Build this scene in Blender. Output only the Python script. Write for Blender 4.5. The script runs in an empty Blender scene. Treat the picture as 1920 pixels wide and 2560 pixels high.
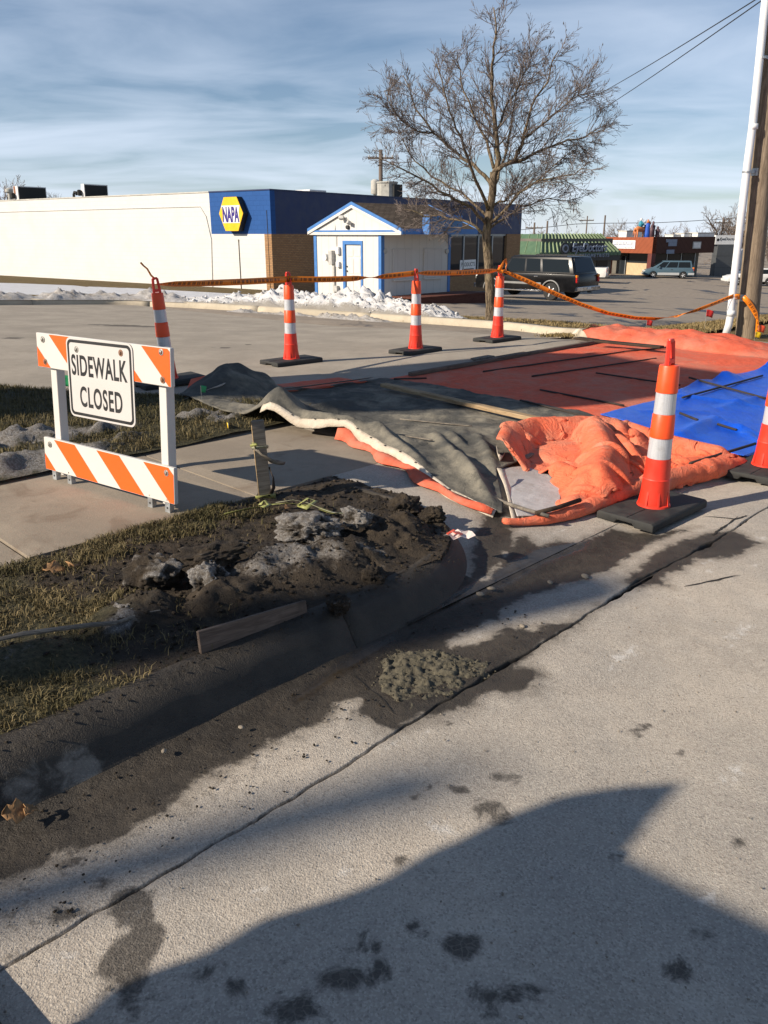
import bpy, math, random
import numpy as np
from mathutils import Vector, Matrix, Euler

# ------------------------------------------------------------------ camera
F_PX, CX, CY, HORIZON = 1990.0, 960.0, 1280.0, 585.0
PITCH = math.atan((CY - HORIZON) / F_PX)
EYE = 1.62
scene = bpy.context.scene
COL = scene.collection
cam_data = bpy.data.cameras.new("camera")
cam = bpy.data.objects.new("camera", cam_data)
COL.objects.link(cam)
cam.location = (0, 0, EYE)
cam.rotation_euler = (math.radians(90) - PITCH, 0, 0)
cam_data.sensor_fit = 'VERTICAL'
cam_data.sensor_height = 24.0
cam_data.lens = 24.0 * F_PX / 2560.0
cam_data.clip_start = 0.05
cam_data.clip_end = 3000
scene.camera = cam
scene.render.resolution_x = 768
scene.render.resolution_y = 1024

# ------------------------------------------------------------------ light
SUN_EL = 29.0
SH_AZ = 23.0                                 # direction shadows fall, degrees from +X towards +Y
sd = (math.cos(math.radians(SH_AZ)), math.sin(math.radians(SH_AZ)))
SUNVEC = Vector((-sd[0] * math.cos(math.radians(SUN_EL)), -sd[1] * math.cos(math.radians(SUN_EL)), math.sin(math.radians(SUN_EL))))
sl = bpy.data.lights.new("sun", 'SUN')
sl.energy = 5.0
sl.angle = math.radians(0.53)
sl.color = (1.0, 0.885, 0.735)
sun = bpy.data.objects.new("sun", sl)
COL.objects.link(sun)
sun.rotation_euler = SUNVEC.to_track_quat('Z', 'Y').to_euler()
sun.location = (-10, -6, 12)

world = bpy.data.worlds.new("World")
scene.world = world
world.use_nodes = True
wn, wl = world.node_tree.nodes, world.node_tree.links
wn.clear()
w_out = wn.new('ShaderNodeOutputWorld')
w_bg = wn.new('ShaderNodeBackground')
w_bg.inputs['Strength'].default_value = 0.05
sky = wn.new('ShaderNodeTexSky')
sky.sky_type = 'NISHITA'
sky.sun_disc = False
sky.sun_elevation = math.radians(SUN_EL)
sky.sun_rotation = math.atan2(SUNVEC.x, SUNVEC.y)
sky.altitude = 250
sky.air_density = 1.0
sky.dust_density = 0.1
sky.ozone_density = 4.0
# thin streaky cirrus
tc = wn.new('ShaderNodeTexCoord')
sep = wn.new('ShaderNodeSeparateXYZ'); wl.new(tc.outputs['Generated'], sep.inputs[0])
mz = wn.new('ShaderNodeMath'); mz.operation = 'MAXIMUM'; mz.inputs[1].default_value = 0.03
wl.new(sep.outputs['Z'], mz.inputs[0])
mza = wn.new('ShaderNodeMath'); mza.operation = 'ADD'; mza.inputs[1].default_value = 0.12
wl.new(mz.outputs[0], mza.inputs[0])
dx = wn.new('ShaderNodeMath'); dx.operation = 'DIVIDE'; wl.new(sep.outputs['X'], dx.inputs[0]); wl.new(mza.outputs[0], dx.inputs[1])
dy = wn.new('ShaderNodeMath'); dy.operation = 'DIVIDE'; wl.new(sep.outputs['Y'], dy.inputs[0]); wl.new(mza.outputs[0], dy.inputs[1])
cmb = wn.new('ShaderNodeCombineXYZ'); wl.new(dx.outputs[0], cmb.inputs[0]); wl.new(dy.outputs[0], cmb.inputs[1])
mp = wn.new('ShaderNodeMapping'); mp.inputs['Rotation'].default_value = (0, 0, math.radians(38)); mp.inputs['Scale'].default_value = (0.62, 1.0, 1)
wl.new(cmb.outputs[0], mp.inputs['Vector'])
n1 = wn.new('ShaderNodeTexNoise'); n1.inputs['Scale'].default_value = 1.25; n1.inputs['Detail'].default_value = 7; n1.inputs['Roughness'].default_value = 0.52
n1.inputs['Distortion'].default_value = 0.5
wl.new(mp.outputs[0], n1.inputs['Vector'])
cr = wn.new('ShaderNodeValToRGB')
cr.color_ramp.elements[0].position = 0.37; cr.color_ramp.elements[0].color = (0.0, 0.0, 0.0, 1)
cr.color_ramp.elements[1].position = 0.70; cr.color_ramp.elements[1].color = (1, 1, 1, 1)
wl.new(n1.outputs['Fac'], cr.inputs[0])
cmix = wn.new('ShaderNodeMixRGB')
# slant path through thin cloud and haze: 1 - exp(-tau / sin(elevation))
def wmath(op, x, y):
    nd = wn.new('ShaderNodeMath'); nd.operation = op
    for i_, v_ in enumerate((x, y)):
        if isinstance(v_, (int, float)): nd.inputs[i_].default_value = v_
        else: wl.new(v_, nd.inputs[i_])
    return nd.outputs[0]
zpos = wmath('ADD', wmath('MAXIMUM', sep.outputs['Z'], 0.0), 0.065)
tau = wmath('ADD', wmath('MULTIPLY', cr.outputs[0], 0.155), 0.035)
wl.new(wmath('SUBTRACT', 1.0, wmath('EXPONENT', wmath('MULTIPLY', wmath('DIVIDE', tau, zpos), -1.0), 0.0)), cmix.inputs['Fac'])
hsv = wn.new('ShaderNodeHueSaturation'); hsv.inputs['Saturation'].default_value = 1.15; hsv.inputs['Value'].default_value = 1.15
wl.new(sky.outputs[0], hsv.inputs['Color']); wl.new(hsv.outputs[0], cmix.inputs['Color1'])
cmix.inputs['Color2'].default_value = (12.4, 13.9, 16.4, 1)
wl.new(cmix.outputs[0], w_bg.inputs['Color'])
wl.new(w_bg.outputs[0], w_out.inputs['Surface'])

scene.view_settings.view_transform = 'Standard'
scene.view_settings.look = 'None'
scene.view_settings.gamma = 1.0
scene.view_settings.exposure = 0.48
scene.view_settings.use_curve_mapping = False
scene.render.engine = 'CYCLES'

# ------------------------------------------------------------------ pixel <-> place
CP, SP = math.cos(PITCH), math.sin(PITCH)

def ray(u, v):
    xc, yc = (u - CX) / F_PX, (CY - v) / F_PX
    return Vector((xc, CP + yc * SP, -SP + yc * CP))

def hit(u, v, z=0.0):
    d = ray(u, v); t = (z - EYE) / d.z
    return Vector((d.x * t, d.y * t, z))

def hity(u, v, y):
    d = ray(u, v); t = y / d.y
    return Vector((d.x * t, y, EYE + d.z * t))

# the street's own frame: s runs along the kerb, q across it towards the pavement
OX, OY = -0.895, 1.400
EA = math.radians(45.2)
EX, EYY = math.cos(EA), math.sin(EA)

def XY(s, q):
    return (OX + EX * s - EYY * q, OY + EYY * s + EX * q)

def SQ(x, y):
    dx_, dy_ = x - OX, y - OY
    return dx_ * EX + dy_ * EYY, -dx_ * EYY + dy_ * EX

def ss(x, a, b):
    t = np.clip((np.asarray(x, float) - a) / (b - a), 0, 1)
    return t * t * (3 - 2 * t)

def lotz(x, y):
    x = np.asarray(x, float); y = np.asarray(y, float)
    xx = np.clip(x, -40, 60); yy = np.minimum(y, 54); y2 = np.clip(y - 54, 0, 60)
    return -0.78 - 0.04 * (yy - 32) - 0.002 * y2 - 0.031 * xx

def zg(x, y):
    """surface of street, pavement, driveway and the slope down to the car park"""
    s, q = SQ(np.asarray(x, float), np.asarray(y, float))
    drive = ss(s, 2.7, 3.3) * (1 - ss(s, 10.6, 11.2))
    up_kerb = 0.14 * (q > 0.62)
    up_drive = 0.15 * ss(q, 0.35, 2.0)
    z = up_kerb * (1 - drive) + up_drive * drive
    t = ss(q, 5.0, 11.0)
    t = np.maximum(t, ss(q, 3.4, 7.5) * ss(s, 9.5, 11))
    return z * (1 - t) + lotz(x, y) * t

def hitg(u, v, f=zg, dz=0.0):
    d = ray(u, v); t = np.geomspace(1.0, 600.0, 900)
    under = (EYE + d.z * t) < (np.asarray(f(d.x * t, d.y * t), float) + dz)
    i = int(np.argmax(under)) if under.any() else len(t) - 1
    a, b = t[max(i - 1, 0)], t[i]
    for _ in range(30):
        m = (a + b) / 2
        if EYE + d.z * m < float(f(d.x * m, d.y * m)) + dz: b = m
        else: a = m
    return Vector((d.x * b, d.y * b, EYE + d.z * b))

# ------------------------------------------------------------------ noise
def _h(ix, iy, iz, seed):
    n = (ix.astype(np.int64) * 374761393 + iy.astype(np.int64) * 668265263 + iz.astype(np.int64) * 2147483647 + seed * 1274126177) & 0xffffffff
    n = ((n ^ (n >> 13)) * 1274126177) & 0xffffffff
    n = ((n ^ (n >> 16)) * 2246822519) & 0xffffffff
    n = n ^ (n >> 15)
    return (n & 0xffffff) / float(0xffffff)

def vnoise(x, y, z=0.0, seed=0):
    x = np.asarray(x, float); y = np.asarray(y, float); z = np.zeros_like(x) + z
    ix, iy, iz = np.floor(x), np.floor(y), np.floor(z)
    fx, fy, fz = x - ix, y - iy, z - iz
    fx, fy, fz = [f * f * f * (f * (f * 6 - 15) + 10) for f in (fx, fy, fz)]
    r = 0
    for a in (0, 1):
        for b in (0, 1):
            for c in (0, 1):
                w = (fx if a else 1 - fx) * (fy if b else 1 - fy) * (fz if c else 1 - fz)
                r = r + w * _h(ix + a, iy + b, iz + c, seed)
    return r

def fbm(x, y, z=0.0, oct=4, seed=0, gain=0.5):
    r, a, t = 0, 1.0, 0.0
    x = np.asarray(x, float); y = np.asarray(y, float)
    for o in range(oct):
        k = 2.03 ** o
        r = r + a * (vnoise(x * k + 17.3 * o, y * k + 9.1 * o, z * k if np.ndim(z) else z * k, seed + o) - 0.5)
        t += a; a *= gain
    return r / t * 2          # about -1..1

def ridged(x, y, oct=4, seed=0):
    r, a, t = 0, 1.0, 0
    for o in range(oct):
        k = 2.07 ** o
        r = r + a * (1 - np.abs(2 * vnoise(x * k + 5.7 * o, y * k + 3.3 * o, 0, seed + o) - 1))
        t += a; a *= 0.5
    return r / t

def segd(x, y, a, b):
    """distance to a segment and the parameter along it"""
    ax, ay, bx, by = a[0], a[1], b[0], b[1]
    L = (bx - ax) ** 2 + (by - ay) ** 2 + 1e-9
    t = np.clip(((x - ax) * (bx - ax) + (y - ay) * (by - ay)) / L, 0, 1)
    return np.hypot(x - ax - t * (bx - ax), y - ay - t * (by - ay)), t

def poly_sdf(x, y, poly):
    """signed distance to a polygon, positive inside"""
    d = np.full(np.shape(x), 1e9); inside = np.zeros(np.shape(x), bool)
    n = len(poly)
    for i in range(n):
        a, b = poly[i], poly[(i + 1) % n]
        dd, _ = segd(x, y, a, b)
        d = np.minimum(d, dd)
        cond = ((a[1] > y) != (b[1] > y))
        xin = (b[0] - a[0]) * (y - a[1]) / ((b[1] - a[1]) + 1e-12) + a[0]
        inside ^= cond & (x < xin)
    return np.where(inside, d, -d)

# ------------------------------------------------------------------ mesh helpers
def mesh_obj(name, verts, faces, mat=None, parent=None, smooth=False, mats=None, mi=None):
    me = bpy.data.meshes.new(name)
    me.from_pydata([tuple(v) for v in verts], [], faces)
    if mats:
        for m in mats: me.materials.append(m)
        if mi is not None: me.polygons.foreach_set('material_index', mi)
    elif mat: me.materials.append(mat)
    if smooth: me.polygons.foreach_set('use_smooth', [True] * len(me.polygons))
    me.update()
    o = bpy.data.objects.new(name, me)
    COL.objects.link(o)
    if parent: o.parent = parent
    return o

def np_mesh(name, V, Fq, mat, parent=None, smooth=True):
    """fast mesh from numpy arrays; Fq is an (n,4) or (n,3) array"""
    me = bpy.data.meshes.new(name)
    V = np.ascontiguousarray(V, np.float32); Fq = np.ascontiguousarray(Fq, np.int32)
    n, k = Fq.shape
    me.vertices.add(len(V)); me.vertices.foreach_set('co', V.ravel())
    me.loops.add(n * k); me.loops.foreach_set('vertex_index', Fq.ravel())
    me.polygons.add(n)
    me.polygons.foreach_set('loop_start', np.arange(0, n * k, k, dtype=np.int32))
    me.polygons.foreach_set('loop_total', np.full(n, k, np.int32))
    if mat: me.materials.append(mat)
    me.polygons.foreach_set('use_smooth', np.full(n, smooth))
    me.update(calc_edges=True); me.validate()
    o = bpy.data.objects.new(name, me); COL.objects.link(o)
    if parent: o.parent = parent
    return o

def attr(o, name, vals):
    a = o.data.attributes.new(name, 'FLOAT', 'POINT')
    a.data.foreach_set('value', np.ascontiguousarray(vals, np.float32).ravel())

def grid_faces(nu, nv):
    i = np.arange(nu - 1)[:, None]; j = np.arange(nv - 1)[None, :]
    a = (i * nv + j).ravel()
    return np.stack([a, a + nv, a + nv + 1, a + 1], 1)

class MB:
    """collects shapes into one mesh"""
    def __init__(self): self.v = []; self.f = []; self.m = []; self.cur = 0
    def add(self, vs, fs):
        b = len(self.v); self.v += [tuple(p) for p in vs]
        self.f += [tuple(i + b for i in f) for f in fs]; self.m += [self.cur] * len(fs)
        return self
    def box(self, c, size, rot=None, bev=0.0):
        hx, hy, hz = [x / 2 for x in size]
        if bev > 0:
            b = min(bev, hx * .9, hy * .9, hz * .9)
            vs = []
            for (z, ins) in ((-hz, b), (-hz + b, 0), (hz - b, 0), (hz, b)):
                X, Y = hx - ins, hy - ins
                k = b * .6 if not ins else b * .3
                vs += [(X - k, -Y, z), (X, -Y + k, z), (X, Y - k, z), (X - k, Y, z), (-X + k, Y, z), (-X, Y - k, z), (-X, -Y + k, z), (-X + k, -Y, z)]
            fs = [tuple(range(7, -1, -1)), tuple(range(24, 32))]
            for l in range(3):
                for i in range(8):
                    j = (i + 1) % 8
                    fs.append((l * 8 + i, l * 8 + j, l * 8 + 8 + j, l * 8 + 8 + i))
        else:
            vs = [(x, y, z) for z in (-hz, hz) for x, y in ((-hx, -hy), (hx, -hy), (hx, hy), (-hx, hy))]
            fs = [(3, 2, 1, 0), (4, 5, 6, 7), (0, 1, 5, 4), (1, 2, 6, 5), (2, 3, 7, 6), (3, 0, 4, 7)]
        c = Vector(c)
        if rot is not None: vs = [rot @ Vector(v) for v in vs]
        return self.add([Vector(v) + c for v in vs], fs)
    def prism(self, poly, h0, h1, place):
        """polygon (a,b) extruded along the third axis; place(a,b,h) -> point"""
        n = len(poly)
        vs = [place(a, b, h0) for a, b in poly] + [place(a, b, h1) for a, b in poly]
        fs = [tuple(range(n - 1, -1, -1)), tuple(range(n, 2 * n))]
        fs += [(i, (i + 1) % n, n + (i + 1) % n, n + i) for i in range(n)]
        return self.add(vs, fs)
    def tube(self, path, radii, n=8, cap=True):
        path = [Vector(p) for p in path]
        if not hasattr(radii, '__len__'): radii = [radii] * len(path)
        vs = []; up = Vector((0, 0, 1))
        prev = None
        for i, p in enumerate(path):
            t = (path[min(i + 1, len(path) - 1)] - path[max(i - 1, 0)])
            t = t.normalized() if t.length > 1e-9 else up
            if prev is None:
                a = Vector((1, 0, 0)) if abs(t.z) > 0.9 else up
                x = t.cross(a).normalized()
            else:
                x = (prev - t * prev.dot(t)); x = x.normalized() if x.length > 1e-6 else t.orthogonal().normalized()
            prev = x; y = t.cross(x)
            for k in range(n):
                a = 2 * math.pi * k / n
                vs.append(p + (x * math.cos(a) + y * math.sin(a)) * radii[i])
        fs = []
        for i in range(len(path) - 1):
            for k in range(n):
                l = (k + 1) % n
                fs.append((i * n + k, i * n + l, (i + 1) * n + l, (i + 1) * n + k))
        if cap:
            fs.append(tuple(range(n - 1, -1, -1))); b = (len(path) - 1) * n
            fs.append(tuple(range(b, b + n)))
        return self.add(vs, fs)
    def lathe(self, prof, n=24, c=(0, 0, 0)):
        vs = []; c = Vector(c)
        for r, z in prof:
            vs += [c + Vector((r * math.cos(2 * math.pi * k / n), r * math.sin(2 * math.pi * k / n), z)) for k in range(n)]
        fs = []
        for i in range(len(prof) - 1):
            for k in range(n):
                l = (k + 1) % n
                fs.append((i * n + k, i * n + l, (i + 1) * n + l, (i + 1) * n + k))
        fs.append(tuple(range(n - 1, -1, -1))); b = (len(prof) - 1) * n; fs.append(tuple(range(b, b + n)))
        return self.add(vs, fs)
    def build(self, name, mat, parent=None, smooth=False, auto=None):
        o = mesh_obj(name, self.v, self.f, mat if not isinstance(mat, list) else None, parent, smooth,
                     mats=mat if isinstance(mat, list) else None, mi=self.m if isinstance(mat, list) else None)
        if auto is not None:
            o.data.polygons.foreach_set('use_smooth', [True] * len(o.data.polygons))
            o.data.set_sharp_from_angle(angle=math.radians(auto))
        return o

def empty(name, loc=(0, 0, 0), rz=0.0, rot=None):
    o = bpy.data.objects.new(name, None); o.empty_display_size = 0.2
    COL.objects.link(o); o.location = loc
    o.rotation_euler = rot if rot else (0, 0, rz)
    return o

def tag(o, label=None, cat=None, group=None, kind=None):
    if label: o['label'] = label
    if cat: o['category'] = cat
    if group: o['group'] = group
    if kind: o['kind'] = kind
    return o

KIDS = {}
def copy_tree(o, parent=None):
    c = o.copy(); COL.objects.link(c); c.parent = parent
    for ch in [x for x in bpy.data.objects if x.parent == o]: copy_tree(ch, c)
    return c

def text_mesh(name, body, size, mat, parent, M4, xs=1.0, shear=0.0, bold=0.0, depth=0.002, align='CENTER', spacing=1.0):
    cu = bpy.data.curves.new(name, 'FONT'); cu.body = body; cu.size = size
    cu.align_x = align; cu.align_y = 'CENTER'; cu.shear = shear; cu.offset = bold; cu.extrude = depth; cu.space_character = spacing
    cu.resolution_u = 4
    t = bpy.data.objects.new(name, cu); COL.objects.link(t)
    bpy.context.view_layer.update()
    dg = bpy.context.evaluated_depsgraph_get()
    me = bpy.data.meshes.new_from_object(t.evaluated_get(dg))
    bpy.data.objects.remove(t); me.name = name
    me.transform(M4 @ Matrix.Diagonal((xs, 1, 1, 1)))
    me.materials.clear(); me.materials.append(mat)
    o = bpy.data.objects.new(name, me); COL.objects.link(o); o.parent = parent
    return o

def frame(origin, xdir, up=(0, 0, 1)):
    """matrix whose X runs along xdir, Y up, Z out of the face"""
    x = Vector(xdir).normalized(); y = Vector(up).normalized(); z = x.cross(y).normalized(); y = z.cross(x)
    m = Matrix((x, y, z)).transposed().to_4x4(); m.translation = Vector(origin)
    return m

def text_fit(name, body, w, h, m, parent, M4, shear=0.0, bold=0.0, depth=.002, spacing=1.0):
    cu = bpy.data.curves.new(name, 'FONT'); cu.body = body; cu.size = 1.0; cu.shear = shear; cu.offset = bold; cu.space_character = spacing; cu.resolution_u = 5
    t = bpy.data.objects.new(name, cu); COL.objects.link(t); bpy.context.view_layer.update()
    me = bpy.data.meshes.new_from_object(t.evaluated_get(bpy.context.evaluated_depsgraph_get())); bpy.data.objects.remove(t)
    V = np.array([v.co[:] for v in me.vertices]); lo, hi = V.min(0), V.max(0)
    V[:, 0] = (V[:, 0] - (lo[0] + hi[0]) / 2) * w / (hi[0] - lo[0]); V[:, 1] = (V[:, 1] - (lo[1] + hi[1]) / 2) * h / (hi[1] - lo[1]); V[:, 2] = depth
    me.vertices.foreach_set('co', V.astype(np.float32).ravel()); me.transform(M4)
    me.materials.clear(); me.materials.append(m); me.name = name
    o = bpy.data.objects.new(name, me); COL.objects.link(o); o.parent = parent
    return o

# ------------------------------------------------------------------ materials
class NT:
    def __init__(self, name):
        self.mat = bpy.data.materials.new(name); self.mat.use_nodes = True
        self.n = self.mat.node_tree.nodes; self.l = self.mat.node_tree.links
        self.n.clear()
        self.out = self.n.new('ShaderNodeOutputMaterial')
        self.b = self.n.new('ShaderNodeBsdfPrincipled')
        self.l.new(self.b.outputs[0], self.out.inputs['Surface'])
    def node(self, t, **kw):
        nd = self.n.new(t)
        for k, v in kw.items():
            if k in nd.inputs: nd.inputs[k].default_value = v
            else: setattr(nd, k, v)
        return nd
    def link(self, a, b): self.l.new(a, b)
    def setin(self, sock, val):
        if hasattr(val, 'is_linked') or hasattr(val, 'links'): self.l.new(val, sock)
        else: sock.default_value = val
    def coord(self, kind='Object', scale=None, rot=None):
        if kind == 'World':
            s = self.node('ShaderNodeNewGeometry').outputs['Position']
        else:
            s = self.node('ShaderNodeTexCoord').outputs[kind]
        if scale or rot:
            m = self.node('ShaderNodeMapping')
            if scale: m.inputs['Scale'].default_value = scale
            if rot: m.inputs['Rotation'].default_value = rot
            self.link(s, m.inputs['Vector']); s = m.outputs[0]
        return s
    def noise(self, vec, scale, detail=4, rough=.55, dist=0.0):
        nd = self.node('ShaderNodeTexNoise'); nd.inputs['Scale'].default_value = scale
        nd.inputs['Detail'].default_value = detail; nd.inputs['Roughness'].default_value = rough
        nd.inputs['Distortion'].default_value = dist
        self.link(vec, nd.inputs['Vector']); return nd.outputs['Fac']
    def voro(self, vec, scale, feature='F1', out='Distance', rnd=1.0):
        nd = self.node('ShaderNodeTexVoronoi'); nd.feature = feature; nd.inputs['Scale'].default_value = scale
        nd.inputs['Randomness'].default_value = rnd
        self.link(vec, nd.inputs['Vector']); return nd.outputs[out]
    def math(self, op, a, b=0.0, c=None, clamp=False):
        nd = self.node('ShaderNodeMath'); nd.operation = op; nd.use_clamp = clamp
        self.setin(nd.inputs[0], a); self.setin(nd.inputs[1], b)
        if c is not None: self.setin(nd.inputs[2], c)
        return nd.outputs[0]
    def remap(self, x, a, b, c=0.0, d=1.0, smooth=True):
        nd = self.node('ShaderNodeMapRange'); nd.interpolation_type = 'SMOOTHSTEP' if smooth else 'LINEAR'
        self.setin(nd.inputs[0], x)
        for i, v in enumerate((a, b, c, d)): nd.inputs[i + 1].default_value = v
        return nd.outputs[0]
    def mix(self, fac, a, b, mode='MIX'):
        nd = self.node('ShaderNodeMixRGB'); nd.blend_type = mode
        self.setin(nd.inputs[0], fac)
        for i, v in ((1, a), (2, b)):
            if isinstance(v, (tuple, list)): nd.inputs[i].default_value = (*v[:3], 1)
            else: self.l.new(v, nd.inputs[i])
        return nd.outputs[0]
    def attr(self, name, out='Fac'):
        nd = self.node('ShaderNodeAttribute'); nd.attribute_name = name; return nd.outputs[out]
    def bump(self, h, strength=.3, dist=.01, normal=None):
        nd = self.node('ShaderNodeBump'); nd.inputs['Strength'].default_value = strength; nd.inputs['Distance'].default_value = dist
        self.link(h, nd.inputs['Height'])
        if normal is not None: self.link(normal, nd.inputs['Normal'])
        return nd.outputs[0]
    def done(self, col=None, rough=None, normal=None, metal=None, spec=None):
        b = self.b.inputs
        if col is not None:
            if isinstance(col, (tuple, list)): b['Base Color'].default_value = (*col[:3], 1)
            else: self.l.new(col, b['Base Color'])
        if rough is not None: self.setin(b['Roughness'], rough)
        if metal is not None: b['Metallic'].default_value = metal
        if spec is not None: self.setin(b['Specular IOR Level'], spec)
        if normal is not None: self.l.new(normal, b['Normal'])
        return self.mat

def mat(name, col, rough=.7, var=.15, vs=6.0, bump=.15, bs=40.0, metal=0.0, spec=.5, col2=None, coord='Object', scale=None, bd=.01):
    t = NT(name); v = t.coord(coord, scale)
    n = t.noise(v, vs, 5, .6)
    dark = col2 or tuple(c * (1 - var) for c in col); light = tuple(min(1, c * (1 + var * .6)) for c in col)
    f = t.remap(n, .32, .68)
    c = t.mix(f, dark, light)
    nm = None
    if bump > 0: nm = t.bump(t.noise(v, bs, 4, .6), bump, bd)
    rr = t.remap(n, .3, .7, max(0, rough - .08), min(1, rough + .08))
    return t.done(c, rr, nm, metal, spec)

M = {}
# --- concrete of the street: wet, mud, salt and crack come from vertex distances
def concrete(name, base, agg=.35, dark=(.045, .038, .03), spots=True):
    t = NT(name); p = t.coord('World')
    big = t.noise(p, .9, 5, .6); mid = t.noise(p, 7, 5, .6); fine = t.noise(p, 160, 3, .65)
    grit = t.voro(p, 190, 'F1', 'Color'); gd = t.voro(p, 190)
    g = t.node('ShaderNodeSeparateColor'); t.link(grit, g.inputs[0])
    c = t.mix(t.remap(big, .3, .7), (base[0] * .70, base[1] * .74, base[2] * .80), tuple(x * 1.10 for x in base))
    c = t.mix(t.remap(t.noise(p, 2.6, 6, .7, .5), .50, .72, 0, .45), c, (base[0] * .60, base[1] * .60, base[2] * .60))
    c = t.mix(t.remap(t.noise(p, 3.7, 6, .7), .56, .74, 0, .5), c, (.60, .56, .49))
    c = t.mix(t.remap(mid, .35, .7, 0, .40), c, (base[0] * .72, base[1] * .72, base[2] * .74))
    c = t.mix(t.remap(fine, .35, .7, 0, .30), c, tuple(x * .55 for x in base))
    c = t.mix(t.math('MULTIPLY', t.remap(g.outputs[0], .62, .8), agg), c, (.62, .56, .47))
    c = t.mix(t.math('MULTIPLY', t.remap(g.outputs[1], .80, .9), agg), c, (.13, .11, .09))
    # salt bloom
    sn = t.noise(p, 24, 7, .75, .5)
    saltf = t.math('ADD', t.attr('salt'), t.math('MULTIPLY', t.math('SUBTRACT', sn, .5), 1.3))
    c = t.mix(t.remap(saltf, 0.05, .30, 0, .50), c, (.70, .68, .64))
    # oil blots
    on = t.noise(p, 9, 5, .65, .6)
    blot = t.math('ADD', t.attr('blot'), t.math('MULTIPLY', t.math('SUBTRACT', on, .5), .16))
    bl = t.remap(blot, -.010, .020)
    cell = t.voro(p, 48, 'DISTANCE_TO_EDGE')
    bl = t.math('MULTIPLY', bl, t.remap(cell, .02, .10, .86, 1))
    c = t.mix(t.math('MULTIPLY', bl, .84), c, (.035, .030, .025))
    # mud film and crumbs
    mn = t.noise(p, 22, 7, .72)
    mudf = t.math('ADD', t.attr('mud'), t.math('MULTIPLY', t.math('SUBTRACT', mn, .5), .75))
    mud = t.remap(mudf, -.02, .22)
    mudc = t.mix(t.remap(t.noise(p, 38, 6, .75), .35, .68), (.030, .023, .017), (.115, .094, .068))
    c = t.mix(mud, c, mudc)
    # wet
    wn_ = t.noise(p, 10, 6, .66, .4)
    wetf = t.math('ADD', t.attr('wet'), t.math('MULTIPLY', t.math('SUBTRACT', wn_, .5), .17))
    wet = t.remap(wetf, -.010, .028)
    c = t.mix(t.remap(wetf, -.075, .0, 0, .42), c, (.11, .09, .068))
    c = t.mix(wet, c, t.mix(.22, c, (0.012, .009, .006)), 'MIX')
    c = t.mix(t.math('MULTIPLY', wet, .90), c, t.mix(t.remap(mid, .3, .72), (.018, .014, .010), (.044, .035, .025)))
    # cracks
    cn = t.noise(p, 30, 4, .6)
    crk = t.math('ADD', t.attr('crack'), t.math('MULTIPLY', t.math('SUBTRACT', cn, .5), .012))
    c = t.mix(t.remap(crk, -.003, .003), c, (.018, .015, .012))
    puddle = t.remap(t.attr('puddle'), 0.0, .05)
    rough = t.math('SUBTRACT', .88, t.math('MULTIPLY', wet, .22))
    rough = t.math('SUBTRACT', rough, t.math('MULTIPLY', puddle, .58), clamp=True)
    h = t.math('ADD', t.math('MULTIPLY', gd, .55), t.math('MULTIPLY', t.noise(p, 115, 5, .75), .9))
    h = t.math('ADD', h, t.math('MULTIPLY', t.remap(t.noise(p, 75, 3, .6), .60, .72), -.9))
    h = t.math('ADD', h, t.math('MULTIPLY', mud, t.math('MULTIPLY', mn, 2.2)))
    h = t.math('MULTIPLY', h, t.math('SUBTRACT', 1.0, t.math('MULTIPLY', puddle, .93)))
    nm = t.bump(h, .62, .005)
    return t.done(c, rough, nm, spec=.4)
M['road'] = concrete('road_concrete', (.475, .412, .335))
M['kerb'] = concrete('kerb_concrete', (.34, .30, .25), .2)

def slabmat(name, base, tint):
    t = NT(name); p = t.coord('World')
    big = t.noise(p, 1.3, 5, .6); mid = t.noise(p, 9, 6, .65); fine = t.noise(p, 120, 3, .7); st = t.noise(p, 3.1, 4, .6, .8)
    c = t.mix(t.remap(big, .3, .7), tuple(x * .82 for x in base), tuple(x * 1.1 for x in base))
    c = t.mix(t.remap(mid, .4, .75, 0, .35), c, tuple(x * .66 for x in base))
    c = t.mix(t.remap(fine, .35, .7, 0, .35), c, tuple(x * .55 for x in base))
    c = t.mix(t.remap(st, .56, .72, 0, .5), c, tint)
    dmp = t.math('ADD', t.attr('damp'), t.math('MULTIPLY', t.math('SUBTRACT', mid, .5), .25))
    c = t.mix(t.remap(dmp, .05, .16, 0, .8), c, (.07, .06, .05))
    nm = t.bump(t.math('ADD', fine, t.noise(p, 45, 5, .7)), .45, .004)
    return t.done(c, .88, nm, spec=.3)
M['walk'] = slabmat('sidewalk_concrete', (.30, .25, .192), (.15, .105, .07))
M['drive'] = slabmat('driveway_concrete', (.36, .315, .255), (.25, .215, .17))
M['drive2'] = M['drive']
M['farkerb'] = slabmat('kerb_pale_concrete', (.52, .45, .34), (.36, .31, .23))

# asphalt car park
def asphalt():
    t = NT('car_park_asphalt'); p = t.coord('World')
    pm = t.coord('World', (1.0, .42, 1), (0, 0, math.radians(-35)))
    big = t.noise(pm, .35, 6, .62, .5); mid = t.noise(p, 3, 6, .65); fine = t.noise(p, 60, 3, .7)
    c = t.mix(t.remap(mid, .3, .7), (.235, .195, .152), (.33, .275, .215))
    c = t.mix(t.remap(fine, .35, .7, 0, .3), c, (.10, .09, .08))
    wet = t.remap(big, .57, .635)
    c = t.mix(wet, c, (.042, .040, .042))
    c = t.mix(t.math('MULTIPLY', t.remap(t.noise(pm, .5, 5, .6), .70, .74), .8), c, (.5, .54, .6))
    rough = t.math('SUBTRACT', .9, t.math('MULTIPLY', wet, .4))
    return t.done(c, rough, t.bump(fine, .4, .01), spec=.35)
M['asphalt'] = asphalt()

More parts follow.
